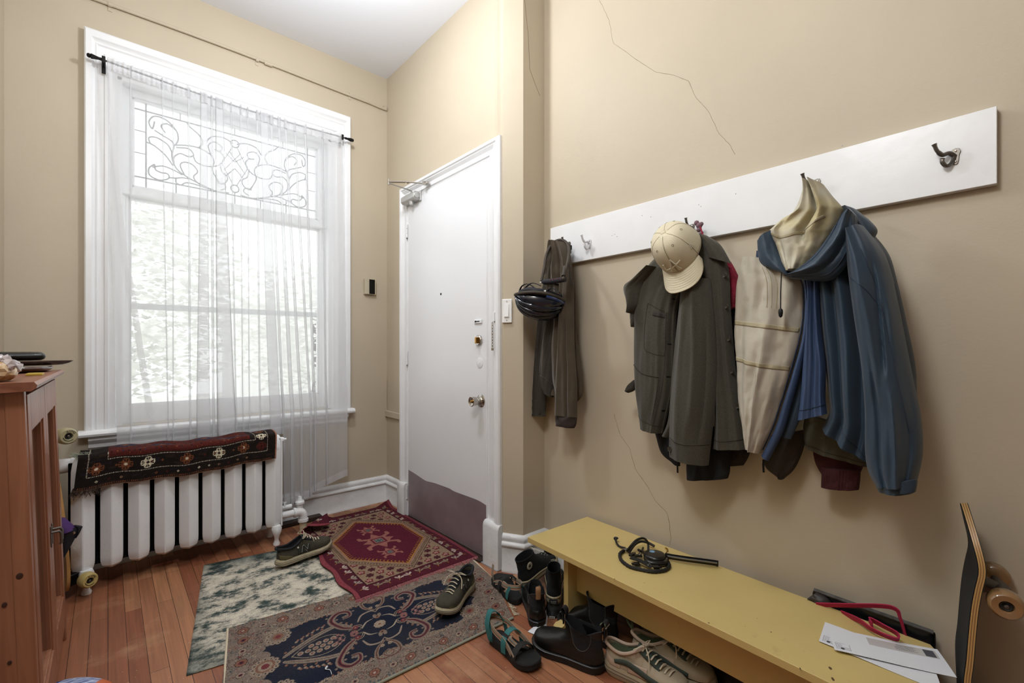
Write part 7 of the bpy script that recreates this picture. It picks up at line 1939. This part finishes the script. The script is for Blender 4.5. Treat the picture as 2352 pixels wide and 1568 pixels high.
def bow(root, c, m, r=.0022, k=1.0, seed=0, drop=.03):
    rnd = random.Random(seed)
    for s in (-1, 1):
        e = Vector((-.012 + rnd.uniform(-.012, .02), s * .045 * k, rnd.uniform(-.004, .012)))
        P = [c, c + e * .5 + Vector((.008, 0, .012)), c + e, c + e * .9 + Vector((-.010, 0, -.006)), c + e * .4 + Vector((-.004, 0, 0)), c]
        MB().tube(spline(P, 6), r, 6, flat=.55, up=(0, 0, 1)).build('lace_loop', m, root)
        P = [c, c + Vector((.010, s * .018 * k, .004)), c + Vector((.024, s * .036 * k, -.010)), c + Vector((.034 + rnd.uniform(-.01, .01), s * .044 * k, -drop))]
        MB().tube(spline(P, 6), r, 6, flat=.55, up=(0, 0, 1)).build('lace_end', m, root)
    MB().tube([c + Vector((0, -.006, 0)), c + Vector((0, 0, .004)), c + Vector((0, .006, 0))], r * 2, 6).build('lace_knot', m, root)

def runner(root, L=.29, mats=('nb_suede', 'nb_sole', 'outsole_dark', 'lining_navy', 'lace_cream', 'nb_toe', 'nb_mesh'), side=1, logo='N', H=.105, chunk=1.0, lace_n=6, seed=0, toe_spring=.018):
    up, sole, out, lin_, lc, toe, mesh = mats
    ts = lambda s, z: z + toe_spring * max(0, (s - .72) / .28) ** 1.6 + .004 * max(0, (.08 - s) / .08)
    hw = .050
    # outsole and sculpted midsole
    MB().loft([footring(.008, L - .004, hw * .90, 0, 0, zf=ts), footring(.002, L, hw * .97, .006, .006, zf=ts)]).build('outsole', out, root, angle=40)
    m0 = [footring(.002, L, hw * .98, .005, .005, zf=ts), footring(-.004, L + .002, hw * 1.05, .013 * chunk, .010, zf=ts), footring(-.005, L + .002, hw * 1.06, .020 * chunk, .015, zf=ts), footring(-.001, L + .000, hw * 1.03, .030 * chunk, .020, zf=ts), footring(.004, L - .004, hw * .98, .038 * chunk, .026, zf=ts)]
    ms = MB().loft(m0).build('midsole', sole, root, angle=50)
    g = [p for p in footring(-.0055, L + .0025, hw * 1.065, .0165 * chunk, .0125, zf=ts)]
    MB().tube(g, .0011, 5, closed=True).build('midsole_groove', 'stitch_grey', ms)
    g = [p for p in footring(-.0035, L + .0018, hw * 1.05, .0255 * chunk, .018, zf=ts)]
    MB().tube(g, .0009, 5, closed=True).build('midsole_groove', 'stitch_grey', ms)
    # upper: horizontal rings, the front end moves back up the vamp
    zc = .030 * chunk
    def collar(s, z): return z
    rings = []
    N_ = [  # z_heel, z_front, x0, x1, hw, round
        (zc, .024 + toe_spring * .9, .006, L - .006, hw * .96, 0.0), (zc + .012, .036 + toe_spring * .8, .004, L - .006, hw * .98, 0.0), (zc + .022, .048 + toe_spring * .55, .004, L - .012, hw * .93, .05),
        (zc + .032, .058 + toe_spring * .35, .006, L - .028, hw * .84, .12), (zc + .040, .065 + toe_spring * .2, .009, L - .055, hw * .76, .25), (zc + .047, .074, .011, L - .085, hw * .70, .4),
        (zc + .053, .084, .012, L - .110, hw * .66, .6), (zc + .060, .094, .011, L - .130, hw * .66, .75), (H - .022, H - .004, .008, L - .145, hw * .68, .9), (H - .010, H + .010, .004, L - .152, hw * .66, .95)]
    def dip(k): return lambda s, z: z - k * math.sin(PI * min(1, max(0, s))) ** 1.5
    for i, (zh, zf_, x0, x1, w, rd) in enumerate(N_):
        rings.append(footring(x0, x1, w, zh, zf_, round_=rd, zf=dip(.020 * max(0, i - 5) / 4)))
    u = MB().loft(rings, cap0=True, cap1=False)
    upper = u.build('upper', up, root, angle=80)
    top = rings[-1]
    # padded collar and dark inside
    MB().tube([p + Vector((0, 0, -.001)) for p in top], .0058, 8, closed=True).build('collar', lin_ if lin_ != 'sage' else 'beige_pink', root)
    ins = [offset_ring(top, .94, 0), offset_ring(top, .90, -.02), offset_ring(top, .92, -.045), offset_ring(top, .80, -.055)]
    MB().loft(ins, cap0=False).build('lining', lin_, root, angle=80)
    # toe and heel overlays hugging the upper
    bv = BVHTree.FromPolygons([v.co[:] for v in upper.data.vertices], [p.vertices[:] for p in upper.data.polygons])
    def surf(p, d):
        h = bv.ray_cast(Vector(p), Vector(d)); return h[0] if h[0] else None
    def patch(name, m, xs, fz0, fz1, s_, off=.0012):
        mb = MB(); V = []; nu, nv = 16, 8
        for i in range(nu + 1):
            x = xs[0] + (xs[1] - xs[0]) * i / nu
            for j in range(nv + 1):
                z = fz0(i / nu) + (fz1(i / nu) - fz0(i / nu)) * j / nv; h = surf((x, s_ * .12, z), (0, -s_, 0))
                V.append(h + Vector((0, s_ * off, 0)) if h else Vector((x, s_ * .03, z)))
        W = nv + 1
        mb.v = [tuple(v) for v in V]; mb.f = [(i * W + j, (i + 1) * W + j, (i + 1) * W + j + 1, i * W + j + 1) for i in range(nu) for j in range(nv)]
        return mb.build(name, m, root, solid=.0012, angle=70)
    for s_ in (-1, 1):
        patch('heel_overlay', toe, (.012, .070), lambda u: zc + .004, lambda u: zc + .034 - .020 * u, s_)
        patch('toe_overlay', toe, (L - .085, L - .018), lambda u: .028 + toe_spring * .3 + .006 * u, lambda u: .034 + .012 * u, s_, .0008)
        patch('side_panel', mesh, (L * .33, L * .56), lambda u: .040, lambda u: .072 + .004 * u, s_)
    # tongue and laces
    tx = L - .150
    MB().slab(lambda u, v: Vector((tx - .018 + .075 * u, (v - .5) * .042, H + .018 - .045 * u ** 1.1 - .010 * (2 * v - 1) ** 2)), lambda u, v: Vector((tx - .018 + .075 * u, (v - .5) * .042, H + .012 - .045 * u ** 1.1 - .010 * (2 * v - 1) ** 2)), 10, 6).build('tongue', lin_ if lin_ != 'sage' else 'sage_dark', root)
    def lp(i, s):
        x = tx + .004 + i * .0145; h = bv.ray_cast(Vector((x, s * .020, .25)), Vector((0, 0, -1)))
        z = h[0].z if h[0] else H - .03
        z = max(z, H + .015 - .045 * max(0, (x - tx + .018) / .075) ** 1.1)
        return Vector((x + .004 * s, s * .019, z + .0025))
    laces(root, lp, lace_n, lc, .0030)
    bow(root, Vector((tx + .004, 0, H + .012)), lc, seed=seed, drop=.035)
    if logo:
        s_ = side
        N2 = [(-.014, -.016), (-.014, .016), (.014, -.016), (.014, .016)]
        for mm, rr, off in (('silver_print', .0052, .0005), ('outsole_dark', .0036, .0022)):
            V = []
            for q in resample([(a_, b_, 0) for a_, b_ in N2], 40):
                x = L * .47 - s_ * q.x - s_ * q.y * -.30 * -1; z = .058 + q.y
                h = surf((x, s_ * .12, z), (0, -s_, 0)); V.append((h if h else Vector((x, s_ * .04, z))) + Vector((0, s_ * off, 0)))
            MB().tube(V, rr, 6, flat=.45, up=(0, 1, 0)).build('side_letter', mm, root)
        el = MB().lathe([(.005, 0), (.0045, .0015), (0, .0018)], frame((L * .34, s_ * .033, H - .030), (1, 0, 0), (0, -.5 * s_, 1)) if s_ < 0 else frame((L * .34, s_ * .033, H - .030), (-1, 0, 0), (0, -.5, 1)), 12).build('eyelet', 'silver_print', root)
    return upper

r1 = shoe_root('running_shoe', 'olive running shoe on the edge of the cream mat, toe on the wine red rug', 'running shoe', (.640, 2.535), (.925, 2.575), tilt=.05, z=.013, group='olive running shoes')
runner(r1, .295, side=-1, seed=3)
r2 = shoe_root('running_shoe', 'olive running shoe standing on the navy rug, toe towards the room', 'running shoe', (1.275, 1.735), (1.035, 1.60), z=.019, group='olive running shoes')
runner(r2, .295, side=1, seed=5)
bm_ = ('beige_knit', 'beige_sole', 'beige_sole', 'sage', 'lace_cream', 'beige_pink', 'beige_pink')
r3 = shoe_root('beige_trainer', 'chunky beige trainer with green lining, right beside the black ankle boot', 'trainer', (1.315, .992), (1.385, .71), group='beige and green trainers')
runner(r3, .290, bm_, logo=None, H=.112, chunk=1.3, lace_n=7, seed=8)
r4 = shoe_root('beige_trainer', 'chunky beige trainer with green lining, half under the yellow bench', 'trainer', (1.425, .958), (1.495, .68), group='beige and green trainers')
runner(r4, .290, bm_, logo=None, H=.112, chunk=1.3, lace_n=7, seed=9)
for r_ in (r3, r4):
    MB().tube(spline([(.004, 0, .112), (-.012, 0, .128), (-.016, 0, .146), (-.004, 0, .150), (.004, 0, .132), (.006, 0, .112)], 6), .008, 8, flat=.25, up=(1, 0, 0)).build('heel_loop', 'sage', r_)
    for s_ in (-1, 1):
        pts = [Vector((x, s_ * (.048 * fw(x / .29) + .002), z)) for x, z in ((.05, .062), (.09, .070), (.13, .060), (.17, .052), (.21, .050))]
        MB().tube(spline(pts, 6), [.007 + .004 * math.sin(i * .13) for i in range(25)], 8, flat=.35, up=(0, 1, 0)).build('side_wave', 'sage_dark', r_)

# ---- black leather ankle boots
def chelsea(root, L=.285, H=.150, tabs=True, tan=True, mirror=1):
    ts = lambda s, z: z + .012 * max(0, (s - .72) / .28) ** 1.6
    MB().loft([footring(.004, L - .006, .046, 0, 0, zf=ts), footring(-.002, L, .049, .010, .010, zf=ts), footring(-.003, L + .001, .0500, .020, .018, zf=ts), footring(.000, L - .002, .049, .028, .024, zf=ts), footring(.004, L - .006, .046, .030, .026, zf=ts)]).build('sole', 'boot_sole', root, angle=40)
    MB().tube(footring(-.001, L - .001, .0498, .0265, .0225, zf=ts), .0022, 6, closed=True).build('welt', 'stitch_grey' if False else 'leather_black', root)
    N_ = [(.028, .024 + .012, .004, L - .008, .0465, 0), (.040, .042 + .010, .000, L - .008, .0485, 0), (.052, .058 + .006, -.001, L - .016, .047, 0), (.062, .070, .000, L - .034, .043, .05), (.070, .078, .002, L - .062, .040, .2), (.078, .086, .006, L - .100, .037, .45),
          (.090, .098, .009, L - .128, .0345, .75), (.104, .110, .008, L - .140, .0335, .95), (.120, .126, .004, L - .140, .034, 1), (H - .012, H - .012, -.002, L - .138, .036, 1), (H, H, -.004, L - .134, .037, 1)]
    k = H / .150
    rings = [footring(x0, x1, w, zh * (1 if i < 5 else k) if i < 8 else zh, zf_ * (1 if i < 5 else k) if i < 8 else zf_, round_=rd, zf=(lambda q: (lambda s, z: z - q * math.sin(PI * s) ** 2))((.010, .026)[i - 9] if i >= 9 else 0)) for i, (zh, zf_, x0, x1, w, rd) in enumerate(N_)]
    up = MB().loft(rings, cap1=False).build('upper', 'leather_black', root, angle=80)
    top = rings[-1]
    MB().loft([top, offset_ring(top, .93, .001), offset_ring(top, .90, -.03), offset_ring(top, .85, -.08), offset_ring(top, .6, -.085)], cap0=False).build('lining', 'lining_navy', root, angle=60)
    bv = BVHTree.FromPolygons([v.co[:] for v in up.data.vertices], [p.vertices[:] for p in up.data.polygons])
    for s_ in (-1, 1):
        out = []
        for t in np.linspace(0, 1, 12): out.append((.030 + .010 * t + .012 * math.sin(t * PI * .5) * 0, H - .018 - (H - .076) * t))
        cx_ = .072; pts = []
        prof = [(.036, H - .016), (.036, H - .035), (.040, .098), (.048, .082), (.060, .072), (.074, .069), (.088, .073), (.098, .084), (.104, .10), (.112, H - .030), (.116, H - .012)]
        P = spline([(a, b, 0) for a, b in prof], 5)
        vs = []
        def hit(x, z):
            h = bv.ray_cast(Vector((x, s_ * .12, z)), Vector((0, -s_, 0))); return (h[0] if h[0] else Vector((x, s_ * .033, z)))
        seam_ = [hit(p.x, p.y) + Vector((0, s_ * .0014, 0)) for p in P]
        MB().tube(seam_, .0011, 5).build('gore_seam', 'stitch_grey', root)
        # elastic gusset: grid between the two sides
        n = len(P); half = n // 2; mb = MB(); W = 9
        left, right = P[:half + 1], list(reversed(P[half:]))
        m = min(len(left), len(right)); left = resample(left, 12); right = resample(right, 12)
        for i in range(12):
            for j in range(W):
                q = left[i].lerp(right[i], j / (W - 1)); mb.v.append(tuple(hit(q.x, q.y) + Vector((0, s_ * .0009, 0))))
        mb.f = [(i * W + j, (i + 1) * W + j, (i + 1) * W + j + 1, i * W + j + 1) for i in range(11) for j in range(W - 1)]
        mb.build('elastic_gusset', 'elastic_black', root, angle=80)
    if tabs:
        for x, d in ((-.004, -1), (L - .134, 1)):
            P = spline([(x + d * .001, 0, H - .025), (x + d * .004, 0, H + .006), (x + d * .010, 0, H + .026), (x + d * .002, 0, H + .034), (x - d * .008, 0, H + .022), (x - d * .006, 0, H - .012)], 6)
            mb = MB(); rings = []
            for i, p in enumerate(P):
                t = (P[min(i + 1, len(P) - 1)] - P[max(i - 1, 0)]).normalized(); nn = t.cross(Vector((0, 1, 0)))
                rings.append([p + Vector((0, .012, 0)) + nn * .001, p + Vector((0, .012, 0)) - nn * .001, p - Vector((0, .012, 0)) - nn * .001, p - Vector((0, .012, 0)) + nn * .001])
            tb = mb.loft(rings).build('pull_tab', 'elastic_black', root, angle=40)
            MB().bb((min(x - d * .0035, x - d * .0055), -.010, H - .030), (max(x - d * .0035, x - d * .0055), .010, H + .010)).build('tab_lining', 'leather_tan' if tan else 'elastic_black', root)
            mbt = MB(); put_text(mbt, 'BLUNDSTONE', .0052, frame((x + d * .0105, 0, H + .018), (0, d, 0), (-.3 * d, 0, 1)), .0003); mbt.build('tab_lettering', 'label_white', tb, smooth=False)
    return up
b1 = shoe_root('ankle_boot', 'black leather pull-on ankle boot standing in front of the yellow bench, side on', 'boot', (1.285, .975), (1.215, 1.252), group='black ankle boots')
chelsea(b1, .285, .150)
b2 = shoe_root('ankle_boot', 'black leather pull-on boot with its back turned, between the sandals and the canvas high-top', 'boot', (1.290, 1.302), (1.445, 1.50), group='black ankle boots')
chelsea(b2, .26, .140, tabs=False)
MB().tube(spline([(-.006, 0, .125), (-.010, 0, .160), (-.004, 0, .172), (.002, 0, .160), (.002, 0, .125)], 5), .010, 8, flat=.3, up=(1, 0, 0)).build('heel_tab', 'leather_tan', b2)
b3 = shoe_root('ankle_boot', 'black boot under the yellow bench standing just behind the side-on ankle boot', 'boot', (1.43, 1.02), (1.40, 1.29), group='black boots under the bench'); chelsea(b3, .27, .17, tabs=False)

# ---- canvas high-tops
def hightop(root, L=.275, H=.135, patch_side=1, lean=0.0):
    ts = lambda s, z: z + .004 * max(0, (s - .8) / .2)
    MB().loft([footring(.002, L - .002, .0455, 0, 0), footring(0, L, .047, .004, .004), footring(0, L, .0475, .014, .014), footring(0, L, .0475, .032, .030), footring(.003, L - .003, .045, .034, .032)]).build('sole', 'rubber_cream', root, angle=40)
    for z in (.008, .026): MB().tube(footring(-.0006, L + .0006, .0482, z, z), .0012, 5, closed=True).build('sole_stripe', 'sole_band_black', root)
    N_ = [(.030, .028, .004, L - .006, .0445, 0), (.044, .040, .003, L - .008, .0455, 0), (.058, .052, .005, L - .020, .043, .05), (.068, .062, .008, L - .045, .038, .15), (.078, .074, .010, L - .085, .034, .4), (.092, .092, .010, L - .120, .032, .75), (.112, .112, .006, L - .142, .0315, .95), (H, H, .000, L - .150, .033, 1)]
    tilt_ = lambda s, z: z
    rings = [footring(x0 + lean * i * .004, x1 + lean * i * .004, w, a, b, round_=rd) for i, (a, b, x0, x1, w, rd) in enumerate(N_)]
    up = MB().loft(rings, cap1=False).build('upper', 'canvas_black', root, angle=80)
    top = rings[-1]
    MB().loft([top, offset_ring(top, .94, 0), offset_ring(top, .9, -.03), offset_ring(top, .85, -.07), offset_ring(top, .5, -.075)], cap0=False).build('lining', 'lining_navy', root, angle=60)
    # rubber toe cap
    MB().loft([footring(L - .055, L + .001, .0440, .030, .030, round_=.9), footring(L - .055, L - .002, .041, .044, .042, round_=.9), footring(L - .052, L - .012, .032, .056, .052, round_=.9), footring(L - .045, L - .024, .015, .062, .057, round_=1)]).build('toe_cap', 'rubber_cream', root, angle=60)
    for s_ in (-1, 1):
        for i in range(5):
            x = L - .150 + i * .018 + .004; z = H - .010 - i * .014
            pt = [Vector((x + .0028 * math.cos(t), s_ * .021, z + .0028 * math.sin(t))) for t in np.linspace(0, 2 * PI, 10, endpoint=False)]
            MB().tube(pt, .001, 4, closed=True).build('eyelet', 'silver_print', root)
    def lp(i, s): return Vector((L - .148 + i * .018, s * .016, H + .002 - i * .0145))
    laces(root, lp, 6, 'lace_grey', .0022)
    M = frame((.048, patch_side * .0335, .098), (patch_side * -1, 0, 0), (0, 0, 1))
    d = MB().lathe([(.0175, 0), (.0170, .0012), (0, .0014)], M, 28).build('ankle_patch', 'patch_cream', root)
    st = [(.011 * (1 if k % 2 == 0 else .42) * math.cos(PI / 2 + k * PI / 5), .011 * (1 if k % 2 == 0 else .42) * math.sin(PI / 2 + k * PI / 5)) for k in range(10)]
    MB().prism(st, (.0014, .0018), M).build('patch_star', 'sole_band_black', d, smooth=False)
    MB().bb((-.0025, -.018, .008), (.001, .018, .026)).build('heel_label', 'sole_band_black', root, bevel=.001)
    mbt = MB(); put_text(mbt, 'ALL STAR', .006, frame((-.0027, 0, .019), (0, -1, 0), (0, 0, 1)), .0003); put_text(mbt, 'CHUCK 70', .0045, frame((-.0027, 0, .0125), (0, -1, 0), (0, 0, 1)), .0003); mbt.build('heel_lettering', 'label_white', root, smooth=False)
    return up
h1 = shoe_root('canvas_high_top', 'black canvas high-top with a round ankle patch leaning against the white baseboard corner', 'high-top shoe', (1.425, 1.555), (1.675, 1.575), z=.02, tilt=.20, group='black canvas high-tops')
hightop(h1, .26, .135, patch_side=-1)
h2 = shoe_root('canvas_high_top', 'black canvas high-top with its labelled heel towards the room, left of the bench leg', 'high-top shoe', (1.425, 1.345), (1.60, 1.50), z=.028, tilt=.0, group='black canvas high-tops')
hightop(h2, .26, .14, patch_side=-1)
# flat slip-on under the second high-top, heel label showing
sl = shoe_root('slip_on_shoe', 'flat black slip-on with a small white heel label beneath the canvas high-top', 'shoe', (1.385, 1.315), (1.56, 1.45), z=0)
MB().loft([footring(0, .25, .044, 0, 0), footring(-.002, .252, .045, .010, .010), footring(.003, .247, .041, .014, .014), footring(.006, .22, .036, .024, .022), footring(.012, .14, .030, .027, .026, round_=.8)]).build('body', 'boot_sole', sl, angle=50)
MB().bb((-.0038, -.012, .003), (-.0015, .012, .012)).build('heel_label', 'label_white', sl)
mbt = MB(); put_text(mbt, 'ORDER', .006, frame((-.0042, 0, .0075), (0, -1, 0), (0, 0, 1)), .0003); mbt.build('heel_lettering', 'sole_band_black', sl, smooth=False)
# crumpled paper
for nm, lb, pts in (('crumpled_paper', 'torn white paper under the black boots beside the bench foot', [(1212, 1450), (1240, 1448), (1258, 1412), (1262, 1392), (1255, 1440), (1228, 1457)]),
                    ('paper_scrap', 'small white paper scrap against the baseboard behind the sandal', [(1160, 1320), (1172, 1330), (1186, 1352), (1176, 1350), (1164, 1338)])):
    P = [onz(px, py, .003) for px, py in pts]; c = sum(P, Vector()) / len(P); mb = MB(); n = len(P)
    rnd = random.Random(len(nm))
    ring2 = [c.lerp(p, .55) + Vector((0, 0, rnd.uniform(.004, .018))) for p in P]
    mb.v = [tuple(p) for p in P] + [tuple(p) for p in ring2] + [tuple(c + Vector((0, 0, .006)))]
    for i in range(n): j = (i + 1) % n; mb.f += [(i, j, n + j, n + i), (n + i, n + j, 2 * n)]
    o = mb.build(nm, 'paper_white', smooth=False, solid=.0006); tag(o, lb, 'paper')

# ---- webbing sandals
def webbing(root, pts, w, m, name='strap', th=.0022, side=(0, 1, 0)):
    P = spline(pts, 7); n = len(P); rings = []; side = Vector(side)
    cols = []
    for i, p in enumerate(P):
        t = (P[min(i + 1, n - 1)] - P[max(i - 1, 0)]).normalized(); s = side - t * side.dot(t); s.normalize(); b = t.cross(s)
        rings.append([p + s * w * (.5 - k / 8) + b * th / 2 for k in range(9)] + [p - s * w * (.5 - k / 8) - b * th / 2 for k in range(9)])
    o = MB().loft(rings).build(name, m, root, angle=50)
    if m == 'web_stripe':
        pal = ['#8f8878', '#a8623f', '#c0b59c', '#3c6464', '#b7ac96', '#3a3330', '#a8623f', '#c0b59c', '#8a7e70']
        at = o.data.color_attributes.new('pattern', 'FLOAT_COLOR', 'POINT'); C = np.ones((len(o.data.vertices), 4), np.float32)
        for i in range(len(C)):
            k = i % 18; k = k if k < 9 else 17 - k; C[i, :3] = lin(pal[k])
        at.data.foreach_set('color', C.reshape(-1))
    return o
def sandal(root, L=.255, loopup=False):
    ts = lambda s, z: z + .010 * max(0, (s - .75) / .25) ** 1.5
    MB().loft([footring(.004, L - .004, .044, 0, 0, zf=ts), footring(0, L, .047, .006, .006, zf=ts), footring(.001, L - .001, .046, .016, .015, zf=ts)]).build('outsole', 'outsole_dark', root, angle=40)
    MB().loft([footring(.001, L - .001, .0465, .015, .014, zf=ts), footring(0, L, .048, .024, .022, zf=ts), footring(.003, L - .003, .0455, .029, .026, zf=ts), footring(.02, L - .02, .036, .0265, .024, zf=ts)]).build('footbed', 'sandal_black', root, angle=40)
    # toe strap, instep strap, heel loop, side runners
    webbing(root, [(L * .70, -.047, .020), (L * .69, -.040, .045), (L * .68, 0, .060), (L * .69, .040, .045), (L * .70, .047, .020)], .024, 'web_black', 'toe_strap', side=(1, 0, 0))
    webbing(root, [(L * .70, -.046, .030), (L * .55, -.040, .050), (L * .42, -.036, .060)], .020, 'web_stripe', 'side_strap', side=(0, 0, 1))
    webbing(root, [(L * .70, .046, .030), (L * .55, .040, .050), (L * .42, .036, .060)], .020, 'web_stripe', 'side_strap', side=(0, 0, 1))
    webbing(root, [(L * .48, -.045, .020), (L * .46, -.040, .060), (L * .44, -.010, .082), (L * .44, .020, .080), (L * .46, .042, .055), (L * .48, .046, .020)], .024, 'web_teal' if loopup else 'web_black', 'instep_strap', side=(1, 0, 0))
    webbing(root, [(L * .42, -.036, .058), (L * .2, -.036, .070), (L * .02, -.016, .080), (L * .01, .010, .080), (L * .2, .036, .070), (L * .42, .036, .058)], .022, 'web_stripe', 'heel_strap', side=(0, 0, 1))
    webbing(root, [(L * .16, -.040, .022), (L * .14, -.037, .050), (L * .10, -.030, .075)], .022, 'web_teal', 'heel_tab', side=(1, 0, 0))
    webbing(root, [(L * .16, .040, .022), (L * .14, .037, .050), (L * .10, .030, .075)], .022, 'web_teal', 'heel_tab', side=(1, 0, 0))
    webbing(root, [(L * .30, .030, .030), (L * .36, .012, .034), (L * .55, .006, .034), (L * .66, .020, .040)], .020, 'web_stripe', 'inner_strap', side=(0, 1, 0))
    MB().box((L * .45, -.030, .070), (.028, .004, .020), Matrix.Rotation(-.7, 3, 'X')).build('buckle', 'web_black', root, bevel=.001)
    if loopup:
        webbing(root, [(L * .16, -.042, .03), (L * .08, -.040, .075), (L * .03, -.015, .112), (L * .05, .015, .100), (L * .10, .030, .065)], .024, 'web_teal', 'heel_loop', side=(1, 0, 0))
s1 = shoe_root('sandal', 'black sandal with teal and striped straps lying on bare floorboards in front of the boots', 'sandal', (1.120, 1.385), (1.118, 1.150), group='webbing sandals')
sandal(s1, .255, True)
s2 = shoe_root('sandal', 'black sandal with teal strap by the corner of the navy rug and the white plinth', 'sandal', (1.345, 1.480), (1.415, 1.705), z=.0, group='webbing sandals')
sandal(s2, .245)
webbing(s2, [(.245 * .75, .040, .030), (.245 * .78, .046, .06), (.245 * .80, .040, .105)], .020, 'web_stripe', 'loose_strap', side=(1, 0, 0))

# ---- shoes in the shade under the bench
d1 = shoe_root('dark_trainer', 'dark trainer with a grey striped midsole lying under the yellow bench', 'trainer', (1.555, 1.00), (1.60, .73), z=.03, tilt=-.02)
runner(d1, .28, ('dark_upper', 'grey_mid', 'grey_mid', 'lining_navy', 'lace_cream', 'dark_upper', 'dark_upper'), logo=None, H=.10, seed=12)
for z in (.012, .022): MB().tube(footring(-.006, .284, .0545, z + .002, z), .0016, 5, closed=True).build('black_stripe', 'sole_band_black', d1)
d2 = shoe_root('leather_shoe', 'black leather lace-up shoe under the middle of the yellow bench', 'shoe', (1.535, .70), (1.515, .42))
def oxford(root, L=.28):
    MB().loft([footring(.002, L - .002, .044, 0, 0), footring(0, L, .046, .004, .004), footring(0, L, .046, .012, .010), footring(.004, L - .004, .043, .014, .012)]).build('sole', 'boot_sole', root, angle=40)
    N_ = [(.012, .010, .004, L - .006, .042, 0), (.030, .026, .002, L - .008, .043, 0), (.042, .038, .004, L - .030, .039, .05), (.052, .048, .006, L - .075, .034, .25), (.062, .058, .008, L - .120, .031, .6), (.078, .074, .008, L - .150, .031, .9)]
    R = [footring(x0, x1, w, a, b, round_=rd) for a, b, x0, x1, w, rd in N_]
    MB().loft(R, cap1=False).build('upper', 'leather_black', root, angle=80)
    MB().tube([p for p in R[-1]], .0035, 6, closed=True).build('topline', 'leather_tan', root)
    MB().loft([offset_ring(R[-1], .95, 0), offset_ring(R[-1], .88, -.03), offset_ring(R[-1], .7, -.045)], cap0=False).build('lining', 'leather_tan', root)
    laces(root, lambda i, s: Vector((L - .150 + i * .015, s * .014, .080 - i * .010)), 4, 'black', .0018)
    MB().tube(spline([(L - .15, 0, .082), (L - .16, .02, .105), (L - .18, .03, .11), (L - .17, .01, .09), (L - .15, 0, .082)], 6), .0018, 5).build('lace_loop', 'black', root)
oxford(d2)
d3 = shoe_root('hiking_boot', 'olive black boot with metal eyelets far back under the yellow bench', 'boot', (1.62, .72), (1.60, .44))
MB().loft([footring(0, .28, .046, 0, 0), footring(-.002, .282, .048, .02, .018), footring(.003, .277, .044, .026, .022)]).build('sole', 'boot_sole', d3, angle=40)
N_ = [(.024, .020, .004, .276, .043, 0), (.045, .040, .003, .27, .044, 0), (.060, .056, .005, .25, .041, .05), (.075, .070, .008, .20, .036, .3), (.095, .095, .008, .155, .034, .8), (.125, .125, .003, .135, .035, 1)]
R = [footring(x0, x1, w, a, b, round_=rd) for a, b, x0, x1, w, rd in N_]
MB().loft(R, cap1=False).build('upper', 'olive_black', d3, angle=80)
MB().loft([R[-1], offset_ring(R[-1], .9, -.01), offset_ring(R[-1], .8, -.05), offset_ring(R[-1], .5, -.055)], cap0=False).build('lining', 'lining_navy', d3)
for s_ in (-1, 1):
    for i in range(4):
        c = Vector((.150 + i * .020, s_ * (.024), .098 - i * .013)); MB().tube([c + Vector((.004 * math.cos(t), s_ * .001, .004 * math.sin(t))) for t in np.linspace(0, 2 * PI, 12, endpoint=False)], .0012, 5, closed=True).build('eyelet', 'chrome', d3)
# a pinch of lint on the navy rug
P = [onz(752, 1530, .013), onz(748, 1536, .015), onz(758, 1538, .014), onz(762, 1548, .013)]
o = MB().tube(spline(P, 6), [.003, .004, .004, .003, .004, .002, .002, .0015, .001, .001, .0015, .001, .001, .001, .001, .001, .001, .001, .001], 6).build('lint', 'paper_white'); tag(o, 'small white wisp of lint on the navy rug', 'lint')
